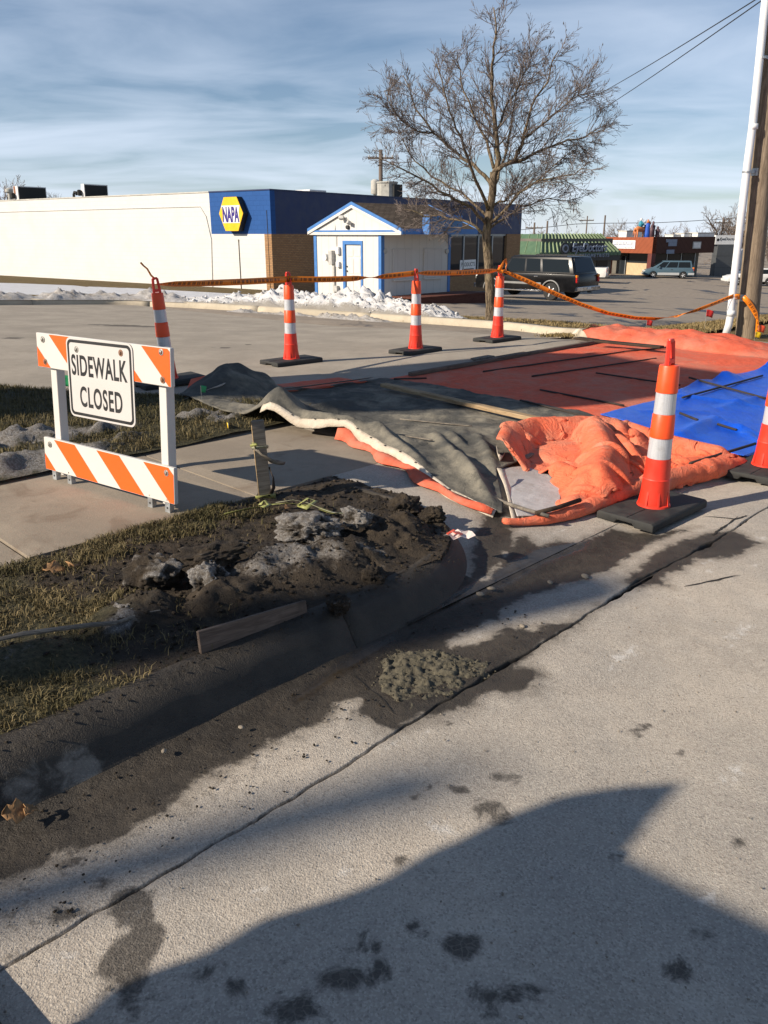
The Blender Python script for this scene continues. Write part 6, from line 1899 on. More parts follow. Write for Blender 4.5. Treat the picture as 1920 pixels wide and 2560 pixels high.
def flag(name, u, v, z0, h, size, m, label, ang=0.6, lean=(0, 0), v_top=None, base=None):
    p = base if base else hit(u, v, z0); r = empty(name, p, ang); tag(r, label, 'flag')
    t = Vector((lean[0], lean[1], h)); MB().tube([(0, 0, -.05), tuple(t * .5), tuple(t)], .0018, 5).build('wire', M['galv'], r)
    n = 7; V = []
    for i in range(n):
        for j in range(5):
            f, g = i / (n - 1), j / 4
            V.append((t.x + f * size, t.y + .014 * math.sin(f * 5 + g * 2) * f, t.z - g * size * .85 - .25 * size * f * f))
    fo = np_mesh('flag', np.array(V), grid_faces(n, 5), m, r); sm = fo.modifiers.new('t', 'SOLIDIFY'); sm.thickness = .001
    return r
pf = hitg(178, 1020, zg)
fl = flag('marker_flag', 0, 0, 0, .42, .10, M['flaggreen'], 'dark and pale green utility marker flag behind the barricade sign', .2, base=hit(172, 1072, .18)); 
MB().box((-.03, 0.012, .38), (.07, .002, .085)).build('second_flag', M['flagpale'], fl)
for k in range(4): MB().box((-.03, .0105, .35 + .018 * k), (.045, .001, .006)).build('print', M['flaggreen'], fl)
flag('marker_flag', 0, 0, 0, .16, .07, M['flaggreen'], 'green marker flag leaning on the grey blanket mound', 1.2, (.0, 0), base=hit(505, 1010, .22))
flag('marker_flag', 0, 0, 0, .05, .09, M['yellow'], 'yellow marker flag lying bent in the grass before the grey blanket', 1.9, (.02, 0), base=hit(572, 1075, .19))
def farflag(u, v, size, m, lab, dy=0, h=.35):
    g = hity(u, v, UPY + dy); z0 = max(float(zg(g.x, g.y)), float(lotz(g.x, g.y)))
    r = flag('marker_flag', 0, 0, 0, max(.08, g.z - z0 + size * .4), size, m, lab, .3, base=Vector((g.x, g.y, z0))); return r
farflag(1766, 782, .13, M['flagred'], 'red marker flag on the verge left of the white riser pipe', .6)
farflag(1617, 806, .10, M['flagred'], 'small red marker flag low in the verge grass below the sagging tape', .3)
farflag(1896, 820, .12, M['flagorange'], 'orange marker flag beside the foot of the timber utility pole', -.2)
farflag(1888, 836, .10, M['yellow'], 'yellow marker flag flat in the grass at the utility pole foot', -.4)
# board standing on the kerb
def plank(name, a, b, w, t, m, label, up_=Vector((0, 0, 1)), cat='board', group=None, on_edge=False):
    a, b = Vector(a), Vector(b); d = (b - a); L_ = d.length; x = d.normalized(); z = up_ - x * up_.dot(x); z.normalize(); y = z.cross(x)
    R = Matrix((x, y, z)).transposed(); o = MB().box((0, 0, 0), (L_, t if on_edge else w, w if on_edge else t), None, min(t, w) * .12).build(name, m)
    o.matrix_basis = Matrix.Translation((a + b) / 2) @ R.to_4x4(); tag(o, label, cat, group); return o
a = hit(497, 1607, .185); b_ = hit(765, 1526, .150)
plank('kerb_board', a, b_, .088, .018, M['brownboard'], 'weathered board set on edge along the top of the kerb', Vector((-.25, .1, 1)), on_edge=True)
# thin stick in the grass
b = MB(); P_ = [hit(u, v, .19) + Vector((0, 0, rn.uniform(-.006, .012))) for u, v in ((-10, 1598), (60, 1590), (140, 1580), (230, 1568), (290, 1560), (350, 1540), (400, 1525))]
o = b.tube(P_, [.008, .010, .009, .010, .008, .007, .004], 7).build('stick', M['greywood']); tag(o, 'long grey stick lying in the grass above the kerb', 'stick')
# litter
lt = empty('litter_wrapper', hit(1143, 1345, .17), .5); tag(lt, 'flattened red and white wrapper lying on the dug soil', 'litter')
V = [(x * .045 - .05, y * .032 - .04, .012 + .012 * math.sin(x * 2.1 + y * 1.3)) for x in range(4) for y in range(4)]
o = mesh_obj('sheet', V, [tuple(f) for f in grid_faces(4, 4)], M['wrap'], lt); MB().box((.0, .0, .028), (.06, .03, .004), Euler((.2, .3, .3)).to_matrix()).build('print', M['wrapred'], lt)
MB().box((-.02, .03, .026), (.05, .014, .004), Euler((.1, -.2, .2)).to_matrix()).build('print', M['wrapred'], lt)
# leaves
def leaf(u, v, z, s, rz, lab, tilt=.3):
    V = []; n = 7
    for i in range(n):
        f = i / (n - 1); w = math.sin(math.pi * (f * .9 + .05)) * (1 + .35 * math.sin(f * 14)) * .42
        for k in (-1, 0, 1): V.append(((f - .5) * s, k * w * s, .18 * s * abs(k) + .10 * s * math.sin(f * 4)))
    o = mesh_obj('dead_leaf', V, [tuple(f) for f in grid_faces(n, 3)], M['leaf'], None, True); o.location = hit(u, v, z) + Vector((0, 0, s * .08)); o.rotation_euler = (tilt, tilt * .4, rz)
    sm = o.modifiers.new('t', 'SOLIDIFY'); sm.thickness = .002; tag(o, lab, 'leaf'); return o
leaf(40, 2038, .01, .075, .5, 'curled tan dead leaf in the gutter under the kerb', .6)
leaf(75, 2030, .01, .05, 1.5, 'small brown dead leaf behind the curled one in the gutter', .4)
leaf(135, 1430, .19, .09, .3, 'pale brown oak leaf on the grass verge', .3)
leaf(180, 1420, .20, .07, 2.3, 'darker dead leaf on the grass near the dirty snow', .5)
leaf(720, 1272, .22, .045, 1.0, 'rust coloured dead leaf among the dirty snow lumps', .3)
# stones in the gutter
for u, v, r_, lab in ((1228, 1475, .017, 'tan pebble lying in the wet gutter'), (1200, 1488, .016, 'flat grey pebble beside the tan one in the gutter'), (1463, 1444, .018, 'pale stone chip at the edge of the wet gutter'), (1375, 1458, .013, 'small pale stone in the gutter by the dry patch'), (1306, 1567, .012, 'pale pebble in the shaded wet patch'), (410, 1880, .010, 'orange tinted pebble on the gutter mud'), (603, 1820, .009, 'small grey pebble on the gutter mud')):
    o = MB().lathe([(.3 * r_, -.3 * r_), (r_, 0), (.95 * r_, .45 * r_), (.45 * r_, .8 * r_)], 7).build('pebble', M['stone'], None, True); o.location = hit(u, v, -.005) + Vector((0, 0, r_ * .25)); o.scale = (1.3, .9, .9); o.rotation_euler = (.2, .1, u); tag(o, lab, 'pebble', 'pebbles in the gutter')

# ---- unseen stand-ins outside the picture, shaped to throw the long shadows
def place(lat, along): return Vector((sd[0] * along - sd[1] * lat, sd[1] * along + sd[0] * lat, 0))
def latal(u, v, z=0.0):
    p = hit(u, v, z); return -sd[1] * p.x + sd[0] * p.y, sd[0] * p.x + sd[1] * p.y
TE = math.tan(math.radians(SUN_EL))
A0 = -3.2
prof = []  # outline traced back from the shadow's edge on the slab
for u, v in ((230, 2560), (330, 2460), (430, 2410), (560, 2370), (700, 2285), (770, 2265), (900, 2225), (1010, 2180), (1110, 2120), (1180, 2090), (1300, 2030), (1420, 1985), (1560, 1963), (1710, 1955), (1640, 2030), (1562, 2135), (1700, 2205), (1920, 2310)):
    la, al = latal(u, v); prof.append((la, (al - A0) * TE))
la0 = prof[0][0]
prof = [(la0 - .02, 0.0)] + prof + [(.7, prof[-1][1] + .15), (.2, prof[-1][1] + .22), (-.35, prof[-1][1] + .05), (-.5, 1.0), (-.55, 0.0)]
lbk = empty('shadow_silhouette', place(0, A0), 0); tag(lbk, 'unseen dark steel trailer parked on the road whose shadow crosses the slab', 'silhouette')
dvec = Vector((sd[0], sd[1], 0)); nvec = Vector((-sd[1], sd[0], 0))
MB().prism(prof, -.06, .0, lambda a, b_, h: nvec * a + dvec * h + Vector((0, 0, b_))).build('shadow_outline', M['steel'], lbk)
MB().prism([(a * .8 + .05, b_ * .8) for a, b_ in prof], -.75, -.061, lambda a, b_, h: nvec * a + dvec * h + Vector((0, 0, b_))).build('shell', M['steel'], lbk)
for la_ in (.2, .95): 
    t_ = MB().lathe([(.20, -.1), (.31, -.1), (.33, -.07), (.33, .07), (.31, .1), (.20, .1)], 22).build('tyre', M['tyre'], lbk, auto=40); t_.location = nvec * la_ + dvec * -.9 + Vector((0, 0, .33)); t_.rotation_euler = (math.radians(90), 0, math.atan2(nvec.y, nvec.x))
# unseen pylon stand-in, its head shaped to the shade on the blankets
A1 = -6.0
PLAT = 7.72
pl = empty('unseen_pylon', place(PLAT, A1), math.atan2(sd[1], sd[0])); pl.location.z = .1
tag(pl, 'unseen pylon sign stand-in with its head outlined to the shade on the blankets', 'sign')
bx(-.25, .25, -.66, .66, -.4, 5.2, 'column', M['acm'], pl)
hexp = [(-1.0, 7.35), (.45, 7.35), (1.15, 6.2), (.75, 5.0), (-1.3, 4.55), (-1.95, 5.6)]
hx = [(latal(900, 923, .15)), (latal(1298, 887, .15)), (latal(1500, 893, .15)), (latal(1591, 909, .15)), (latal(1700, 925, .15)), (latal(1845, 945, .15)), (latal(1690, 985, .15)), (latal(1516, 1020, .15)), (latal(1298, 1035, .15)), (latal(1095, 1033, .15)), (latal(900, 1039, .15)), (latal(760, 1000, .15))]
hexp = [(la - PLAT, .15 - .1 + (al - A1) * TE) for la, al in hx]
MB().prism(hexp, -.12, .12, lambda a, b_, h: Vector((h, a, b_))).build('sign_head', M['bluefasciashade'], pl)
for lat, A, R_, lab in ((2.86, -15.0, .19, 'unseen timber pole stand-in added for the soft shadow over the gutter'), (1.86, -22.0, .12, 'unseen slim pole stand-in added for the second soft shadow band')):
    tipl = {2.86: 2.25, 1.86: .9}[lat]
    H_ = (tipl - A) * TE  # unseen poles added, heights set from where their shadows end
    o = empty('shadow_pole', place(lat, A)); tag(o, lab, 'pole'); MB().tube([(0, 0, -.3), (0, 0, H_ * .6), (0, 0, H_)], [R_ * 1.15, R_, R_ * .9], 12).build('shaft', M['pole'], o, True)
    MB().lathe([(R_ * .92, H_), (R_ * .95, H_ + .05), (.02, H_ + .1)], 12).build('cap', M['galv'], o)
# ------------------------------------------------------------------ blankets and tarps
def pl_eval(P_, n):
    P_ = np.array(P_, float); d = np.r_[0, np.cumsum(np.hypot(*np.diff(P_, axis=0).T))]; d /= d[-1]
    t = np.linspace(0, 1, n); return np.stack([np.interp(t, d, P_[:, k]) for k in range(2)], 1)
def coons(B, T, L, R, nu, nv):
    b, t, l, r = pl_eval(B, nu), pl_eval(T, nu), pl_eval(L, nv), pl_eval(R, nv)
    u = np.linspace(0, 1, nu)[:, None, None]; v = np.linspace(0, 1, nv)[None, :, None]
    P_ = (1 - v) * b[:, None] + v * t[:, None] + (1 - u) * l[None] + u * r[None]
    P_ -= (1 - u) * (1 - v) * b[0] + u * (1 - v) * b[-1] + (1 - u) * v * t[0] + u * v * t[-1]
    return P_, np.broadcast_to(u[..., 0], P_.shape[:2]), np.broadcast_to(v[..., 0], P_.shape[:2])
SURF = []          # finished cloth surfaces, to rest other things on
def raster(zf, x0, x1, y0, y1, st=.012):
    gx, gy = np.arange(x0, x1 + st, st), np.arange(y0, y1 + st, st); GX_, GY_ = np.meshgrid(gx, gy, indexing='ij'); GZ_ = zf(GX_, GY_)
    def look(x, y):
        i = np.clip((x - x0) / st, 0, len(gx) - 1.001); j = np.clip((y - y0) / st, 0, len(gy) - 1.001); a = i.astype(int); b = j.astype(int); f, g = i - a, j - b
        return (GZ_[a, b] * (1 - f) + GZ_[a + 1, b] * f) * (1 - g) + (GZ_[a, b + 1] * (1 - f) + GZ_[a + 1, b + 1] * f) * g
    return look
def drape(X, Y, Z, floor, slack, steps=220, span=3, bend=.3, seed=1, amp=.01, grav=.0010, fr=.6):
    """let a sheet with some spare length settle over what lies under it (position based)"""
    P = np.stack([X, Y, Z], -1).astype(float); P[..., 2] += amp * np.abs(fbm(X * 5, Y * 5, 0, 3, seed))
    P0 = P.copy(); Pp = P.copy(); nu, nv = X.shape
    types = [(1, 0, 1.0), (0, 1, 1.0), (1, 1, .45), (1, -1, .45), (span, 0, bend), (0, span, bend)]
    def pair(A, du, dv):
        if dv >= 0: return A[:nu - du, :nv - dv], A[du:, dv:]
        return A[:nu - du, -dv:], A[du:, :nv + dv]
    rest = []
    for du, dv, k in types:
        a, b = pair(P0[..., :2], du, dv); rest.append(np.linalg.norm(b - a, axis=-1))
    x0, x1, y0, y1 = X.min() - .1, X.max() + .1, Y.min() - .1, Y.max() + .1
    fl = raster(floor, x0, x1, y0, y1)
    for st in range(steps):
        sk = 1 + (slack - 1) * min(1, (st + 1) / (steps * .55))
        vel = (P - Pp) * .90; Pp = P.copy(); P = P + vel; P[..., 2] -= grav
        for it in range(4):
            acc = np.zeros_like(P)
            for (du, dv, k), r in zip(types, rest):
                a, b = pair(P, du, dv); d = b - a; L_ = np.linalg.norm(d, axis=-1); c = (k * .5 * (L_ - r * sk) / (L_ + 1e-9))[..., None] * d
                aa, bb = pair(acc, du, dv); aa += c; bb -= c
            P = P + acc * .30
            P[0, :, :2] = P0[0, :, :2]; P[-1, :, :2] = P0[-1, :, :2]; P[:, 0, :2] = P0[:, 0, :2]; P[:, -1, :2] = P0[:, -1, :2]
        fz = fl(P[..., 0], P[..., 1]); low = P[..., 2] < fz
        P[..., 2] = np.where(low, fz, P[..., 2]); P[..., :2] = np.where(low[..., None], P[..., :2] - fr * (P[..., :2] - Pp[..., :2]), P[..., :2])
    return P[..., 0], P[..., 1], P[..., 2]
def sheet(name, sides, nu, nv, zf, m, parent, thick=.012, sq=True, slack=None, surf=True, **kw):
    P_, U, Vv = coons(*sides, nu, nv)
    if sq: s, q = P_[..., 0], P_[..., 1]; X = OX + EX * s - EYY * q; Y = OY + EYY * s + EX * q
    else: X, Y = P_[..., 0].copy(), P_[..., 1].copy(); s, q = SQ(X, Y)
    Z = zf(X, Y, s, q, U, Vv)
    if slack:
        fl = kw.pop('floor', None)
        X, Y, Z = drape(X, Y, Z, fl, slack, **kw)
    o = np_mesh(name, np.stack([X.ravel(), Y.ravel(), Z.ravel()], 1), grid_faces(nu, nv), m, parent)
    if slack:
        sb = o.modifiers.new('smooth', 'SUBSURF'); sb.levels = sb.render_levels = 1
    md = o.modifiers.new('thickness', 'SOLIDIFY'); md.thickness = thick; md.offset = 1
    if surf: SURF.append((X, Y, Z + thick))
    return o, X, Y, Z
def top_z(x, y, default=None):
    z = []
    for X, Y, Z in SURF:
        d = (X - x) ** 2 + (Y - y) ** 2; i = np.unravel_index(np.argmin(d), d.shape)
        if d[i] < .06 ** 2: z.append(Z[i])
    return max(z) if z else (float(zg(x, y)) if default is None else default)
def fold(x, y, a, b, h, w, sharp=1.0):
    d, t = segd(x, y, a, b); k = np.clip(1 - d / w, 0, 1) ** (1.0 + sharp)
    return h * k * (.35 + .65 * np.sin(np.pi * np.clip(t, .08, .92)))
def folds_px(lst, z=.15): return [(tuple(hit(a, b, z)[:2]), tuple(hit(c, d, z)[:2]), h, w) for a, b, c, d, h, w in lst]
def mound(x, y, c, r, h, p=1.0):
    d = np.clip(1 - np.hypot(x - c[0], y - c[1]) / r, 0, 1); return h * (d * d * (3 - 2 * d)) ** p

# flat orange insulating blankets
OF = folds_px([(1705, 917, 1920, 911, .05, .16), (1560, 935, 1650, 900, .02, .12), (1030, 985, 1340, 915, .025, .10), (1340, 915, 1560, 880, .03, .10), (1250, 1010, 1480, 940, .02, .09), (1100, 930, 1300, 895, .02, .08), (1600, 885, 1700, 870, .03, .15), (1380, 1000, 1600, 960, .02, .08), (1500, 985, 1640, 940, .02, .10), (1160, 960, 1180, 985, .02, .06)])
def orange_z(X, Y, s, q, U, V):
    z = zg(X, Y) + .030 + .012 * fbm(X * 1.1, Y * 1.1, 0, 3, 51) + .010 * (ridged(X * 2.3, Y * 2.3, 3, 52) - .5)
    for a, b, h, w in OF: z = z + fold(X, Y, a, b, h, w)
    roll = np.clip(1 - ((s - 10.55 - .12 * np.sin(q * 2)) / .55) ** 2, 0, 1) ** .6
    z = z + .17 * roll * (.72 + .20 * np.sin(q * 3.1) + .5 * fbm(X * 2.2, Y * 2.2, 0, 3, 57) + .25 * (ridged(X * 5, Y * 5, 2, 58) - .5)) * ss(q, 1.4, 3.6) + .05 * roll * (1 + fbm(X * 3, Y * 3, 0, 3, 59))
    return z
ob = empty('orange_blanket', (0, 0, 0)); tag(ob, 'flat orange insulating blanket spread over the new driveway concrete', 'blanket')
sheet('cover', ([(5.30, .85), (8, .9), (11.1, .8)], [(5.20, 4.28), (7, 4.26), (9.8, 4.25), (10.2, 4.75), (11.05, 4.75)], [(5.30, .85), (5.25, 2.5), (5.20, 4.28)], [(11.1, .8), (11.2, 2.5), (11.05, 4.75)]), 190, 110, orange_z, M['orange'], ob, slack=1.006, floor=lambda x, y: orange_z(x, y, *SQ(x, y), 0, 0) - .012, steps=90, amp=.012, seed=5, span=4)
# hem at the raised far end
hp = []
for f in np.linspace(0, 1, 12):
    s_ = 10.02 + 1.0 * f; x, y = XY(s_, 4.77); X_, Y_ = np.array([x]), np.array([y]); hp.append((x, y, float(orange_z(X_, Y_, np.array([s_]), np.array([4.77]), 0, 0)[0]) + .016))
ribbon('hem', hp, 1.2, .09, M['hem'], parent=ob)
# small orange tongue and pale hem showing behind the grey blankets
ob2 = empty('orange_blanket', (0, 0, 0)); tag(ob2, 'strip of orange blanket with pale hem showing behind the grey blankets', 'blanket')
sheet('cover', ([(4.05, 4.45), (4.8, 4.3), (5.32, 4.25)], [(4.25, 4.80), (4.8, 4.72), (5.25, 4.62)], [(4.05, 4.45), (4.25, 4.80)], [(5.32, 4.25), (5.25, 4.62)]), 30, 10, lambda X, Y, s, q, U, V: zg(X, Y) + .03 + .01 * fbm(X * 4, Y * 4), M['orange'], ob2)
hp = [(*XY(s_, 4.42 - .14 * (s_ - 4.0)), float(zg(*XY(s_, 4.4))) + .075) for s_ in np.linspace(4.0, 5.35, 14)]
ribbon('hem', hp, 1.25, .10, M['lining'], parent=ob2)

# grey blankets
pk = hit(700, 1065, .15); md_ = XY(3.98, 4.72)
GF = folds_px([(700, 1070, 1010, 1120, .10, .22), (700, 1068, 900, 1020, .09, .25), (780, 1060, 960, 1100, -.04, .10), (900, 1080, 1060, 1180, .05, .10), (1080, 1100, 1180, 1200, .06, .10), (1110, 1090, 1160, 1130, .05, .07), (960, 1090, 1100, 1110, .03, .06), (1000, 1050, 1300, 1070, .025, .06), (860, 1000, 1150, 1030, .035, .09), (720, 980, 1000, 1010, .03, .10), (1150, 1160, 1230, 1240, .06, .08), (1190, 1100, 1240, 1180, .05, .08), (620, 975, 720, 1000, .05, .12)])
def grey_z(X, Y, s, q, U, V):
    z = zg(X, Y) + .040 + .014 * fbm(X * 1.8, Y * 1.8, 0, 4, 61) + .030 * (ridged(X * 3.2 + .3 * Y, Y * 3.2, 4, 62) - .5) + .012 * (ridged(X * 9, Y * 9, 3, 63) - .5)
    for a, b, h, w in GF: z = z + fold(X, Y, a, b, h, w)
    z = z + mound(X, Y, md_, .50, .27, .8) * (1 + .35 * fbm(X * 4, Y * 4, 0, 3, 7)) + mound(X, Y, pk, .40, .15, 1.5)
    edge = (1 - ss(s, 3.5, 3.85)) * ss(q, 1.5, 2.4)
    z = z + .06 * edge
    return z
gb = empty('grey_blanket', (0, 0, 0)); tag(gb, 'dusty dark grey insulating blankets rumpled over the near end of the driveway', 'blanket')
GL = [(3.24, .98), (3.22, 1.35), (3.42, 2.0), (3.60, 2.64), (3.46, 3.1), (3.36, 3.38), (3.30, 3.9), (3.42, 4.75)]
go_, GX, GY, GZ = sheet('cover', ([(3.24, .98), (3.42, 1.12), (3.75, 1.42), (5.55, 1.55)], [(3.42, 4.78), (3.9, 5.02), (4.25, 4.78), (4.7, 4.42), (5.62, 4.30)], GL, [(5.55, 1.55), (5.58, 2.5), (5.62, 4.30)]), 100, 170, grey_z, M['grey'], gb, slack=1.06, floor=lambda x, y: grey_z(x, y, *SQ(x, y), 0, 0) - .015, steps=190, amp=.03, seed=6, span=3, bend=.22)
# pale hem with grommets down the left edge
hemP = [Vector((GX[0, j], GY[0, j], GZ[0, j])) for j in range(2, 112, 3)]
V = []; off = Vector((*XY(-.042, 0), 0)) - Vector((*XY(0, 0), 0))
for i, p in enumerate(hemP):
    k = .5 + .5 * math.sin(i * .7)
    V += [p + Vector((0, 0, .014)), p + off * .5 + Vector((0, 0, -.004 - .012 * k)), p + off * (.8 + .25 * k) + Vector((0, 0, -.035 - .025 * k))]
hm = mesh_obj('hem', V, [tuple(f) for f in grid_faces(len(hemP), 3)], M['hem'], gb, True)
hm.modifiers.new('t', 'SOLIDIFY').thickness = .006
for i in range(2, len(hemP) - 2, 3):
    g = MB().lathe([(.008, 0), (.008, .004), (.004, .005)], 8).build('grommet', M['darkmetal'], gb); g.location = (Vector(V[3 * i]) + Vector(V[3 * i + 1])) / 2 + Vector((0, 0, .008))
# orange edge peeping out beneath
hp = []
V = []
for i in range(0, int(len(hemP) * .74)):
    f = i / (len(hemP) - 1); p = hemP[i]; zz = float(zg(p.x, p.y)) + .01
    wv = .085 * math.sin(math.pi * min(1, f * 1.25)) * (.7 + .5 * math.sin(i * .9)) * (1 if f < .75 else .1) + .006
    a = p + off * .35; o2 = p + off * (1.0 + wv / .042)
    V += [(a.x, a.y, max(zz + .03, p.z - .045)), ((a.x + o2.x) / 2, (a.y + o2.y) / 2, zz + .035 + .012 * math.sin(i * 1.3)), (o2.x, o2.y, zz + .004)]
under = mesh_obj('orange_edge', V, [tuple(f) for f in grid_faces(int(len(hemP) * .74), 3)], M['orange'], gb, True); under.modifiers.new('t', 'SOLIDIFY').thickness = .008
ot = mesh_obj('orange_flap', [hit(462, 992, .20), hit(478, 950, .28), hit(540, 935, .33), hit(520, 978, .26)], [(0, 1, 2, 3)], M['orange'], gb); ot.modifiers.new('t', 'SOLIDIFY').thickness = .01
hf = ribbon('hem', [hit(455, 1003, .2), hit(500, 985, .25), hit(545, 968, .31), hit(562, 960, .33)], .9, .06, M['lining'], parent=gb)

# blue tarp
BF = folds_px([(1705, 1080, 1790, 1045, .06, .12), (1790, 1045, 1920, 1075, .05, .12), (1560, 1020, 1700, 990, .03, .08), (1640, 1000, 1900, 1010, .03, .07), (1790, 960, 1830, 955, .08, .14), (1895, 930, 1930, 925, .10, .18), (1700, 985, 1760, 965, .05, .1), (1560, 1075, 1750, 1100, .03, .08), (1800, 1020, 1930, 985, .04, .09), (1600, 1040, 1760, 1030, .02, .05), (1850, 1060, 1930, 1100, .03, .08)], .13)
def blue_z(X, Y, s, q, U, V):
    z = zg(X, Y) + .055 + .012 * (ridged(X * 2.6, Y * 1.8, 3, 71) - .4) + .006 * (ridged(X * 8, Y * 6, 2, 72) - .5)
    for a, b, h, w in BF: z = z + fold(X, Y, a, b, h, w, .4)
    return z - .03 * (1 - ss(V, 0, .05))
bt_ = empty('blue_tarp', (0, 0, 0)); tag(bt_, 'shiny blue plastic tarp laid over the orange blanket along the gutter', 'tarp')
sheet('sheet', ([(5.62, .50), (8, .42), (12.5, .4)], [(5.60, 1.74), (6.6, 1.70), (7.6, 1.80), (9.0, 1.72), (12.4, 1.6)], [(5.62, .50), (5.6, 1.74)], [(12.5, .4), (12.4, 1.6)]), 230, 50, blue_z, M['blue'], bt_, .004, slack=1.012, floor=lambda x, y: blue_z(x, y, *SQ(x, y), 0, np.full(np.shape(x), .5)) - .014, steps=90, amp=.02, seed=7, span=2, bend=.2)

# crumpled orange blanket heap
W2 = lambda L_, z=.04: [tuple(hit(u, v, z)[:2]) for u, v in L_]
cb = empty('crumpled_blanket', (0, 0, 0)); tag(cb, 'crumpled orange blanket heaped at the kerb end with its white lining showing', 'blanket')
HR = []
for pl_, h, w in (([(1248, 1190), (1262, 1155), (1330, 1130), (1440, 1122)], .15, .17), ([(1440, 1120), (1530, 1118), (1565, 1130)], .15, .20), ([(1480, 1130), (1512, 1190), (1490, 1240)], .19, .20), ([(1400, 1205), (1455, 1225)], .10, .13), ([(1560, 1112), (1660, 1132), (1790, 1150)], .12, .17), ([(1570, 1185), (1700, 1172), (1830, 1155)], .085, .14), ([(1540, 1150), (1600, 1180)], .15, .12), ([(1430, 1262), (1510, 1245)], .06, .09)):
    w2 = W2(pl_, .06); HR += [(p, q, h, w) for p, q in zip(w2[:-1], w2[1:])]
HB = tuple(hit(1505, 1168, .06)[:2])
HV = folds_px([(1560, 1115, 1610, 1185, -.09, .06), (1310, 1165, 1400, 1180, -.06, .08), (1470, 1228, 1490, 1265, -.04, .05), (1660, 1145, 1700, 1190, -.04, .05)], .08)
def heap_floor(X, Y):
    z = mound(X, Y, HB, .62, .10, .8)
    for a, b, h, w in HR:
        d, t = segd(X, Y, a, b); k = np.clip(1 - d / (w * 1.25), 0, 1); k = k * k * (3 - 2 * k)
        z = np.maximum(z, h * 1.12 * k)
    for a, b, h, w in HV: z = z + fold(X, Y, a, b, h, w, .3)
    return np.maximum(z, 0) + zg(X, Y) + .012
def heap_z(X, Y, s, q, U, V): return heap_floor(X, Y) + .02
sheet('cover', (W2([(1395, 1285), (1440, 1282), (1500, 1266), (1600, 1232), (1720, 1205), (1858, 1152)]), W2([(1236, 1190), (1262, 1140), (1340, 1112), (1440, 1102), (1520, 1092), (1650, 1096), (1760, 1116), (1862, 1140)]), W2([(1395, 1285), (1390, 1240), (1375, 1212), (1310, 1205), (1236, 1190)]), W2([(1858, 1152), (1866, 1146), (1862, 1140)])), 150, 96, heap_z, M['orangeheap'], cb, .012, sq=False,
      slack=1.34, floor=heap_floor, steps=300, span=3, bend=.28, amp=.03, seed=9, grav=.0014)
# front roll of the blanket
RP = [hit(u, v, .05) for u, v in ((1258, 1312), (1310, 1306), (1370, 1298), (1440, 1280), (1510, 1255), (1590, 1226), (1680, 1202), (1770, 1180), (1858, 1152))]
RPs = smooth_path(resample(RP, .03), 5); n = len(RPs); b = MB()
rr = [.018 + .055 * math.sin(math.pi * min(1, (i / n) * 1.25) * .5) * (1 - .6 * ss(i / n, .8, 1)) for i in range(n)]
for i, p in enumerate(RPs): p.z = float(zg(p.x, p.y)) + rr[i] * .8
ro_ = b.tube(RPs, rr, 22).build('rolled_edge', M['orangeheap'], cb, True)
V = np.array([v.co[:] for v in ro_.data.vertices]); nz = ridged(V[:, 0] * 7 + V[:, 2] * 6, V[:, 1] * 7 - V[:, 2] * 5, 3, 91) - .5
cen = np.repeat(np.array([p[:] for p in RPs]), 22, 0); dv = V - cen; V = cen + dv * (1 + .55 * nz[:, None]); V[:, 2] = np.maximum(V[:, 2], zg(V[:, 0], V[:, 1]) + .004)
ro_.data.vertices.foreach_set('co', V.astype(np.float32).ravel())
# white lining and webbing edge
def lin_z(X, Y, s, q, U, V): return zg(X, Y) + .045 + .03 * (ridged(X * 4, Y * 4, 3, 95) - .5) + .05 * ss(V, .5, 1.0)
sheet('lining', (W2([(1292, 1300), (1340, 1296), (1400, 1285)]), W2([(1252, 1205), (1310, 1196), (1395, 1215)]), W2([(1292, 1300), (1276, 1262), (1252, 1205)]), W2([(1400, 1285), (1400, 1250), (1395, 1215)])), 40, 40, lin_z, M['lining'], cb, .008, sq=False, slack=1.03, floor=lambda x, y: zg(x, y) + .02, steps=60, amp=.02, seed=12)
wb_ = [hit(u, v, z) for u, v, z in ((1252, 1172, .20), (1258, 1190, .17), (1268, 1215, .12), (1276, 1245, .09), (1282, 1275, .07), (1288, 1302, .05))]
ribbon('webbing', wb_, [1.3, 1.2, 1.0, .9, .9, .9], .055, M['hem'], parent=cb, thick=.005)
ribbon('webbing', [hit(u, v, z) for u, v, z in ((1243, 1125, .20), (1246, 1142, .20), (1252, 1150, .17), (1258, 1142, .16))], [.2, .3, .4, .3], .06, M['hem'], parent=cb, thick=.005)

# loose timber and rods on the blankets
def rod(u0, v0, u1, v1, z, r, label, m='rebar', group='steel rods weighing down the blankets', zf=None):
    a, c = hit(u0, v0, z), hit(u1, v1, z); 
    P_ = [a.lerp(c, f) for f in np.linspace(0, 1, 14)]
    zs = [top_z(p.x, p.y) + r * .8 for p in P_]
    n = len(P_); line = np.polyfit(range(n), zs, 1); zl = np.polyval(line, range(n)); up_ = max(0, max(np.array(zs) - zl) * .55)
    for k, p in enumerate(P_): p.z = max(zl[k] + up_, zs[k] * .6 + zl[k] * .4)
    o = MB().tube(P_, r, 7).build('steel_rod', M[m], None, True); tag(o, label, 'rod', group); return o
lab = 'rusty black steel rod lying on the orange blanket'
for q_ in ((1208, 930, 1560, 880), (1330, 940, 1640, 897), (1350, 977, 1560, 1015), (1300, 1008, 1480, 1048), (1490, 935, 1700, 965), (1560, 880, 1665, 872), (985, 950, 1066, 945)): rod(*q_, .19, .009, lab)
lab = 'rusty black steel rod lying on the blue tarp'
for q_ in ((1705, 1002, 1905, 945), (1720, 962, 1915, 992), (1795, 1048, 1845, 1056), (1700, 1032, 1745, 1045)): rod(*q_, .16, .010, lab, group='steel rods on the blue tarp')
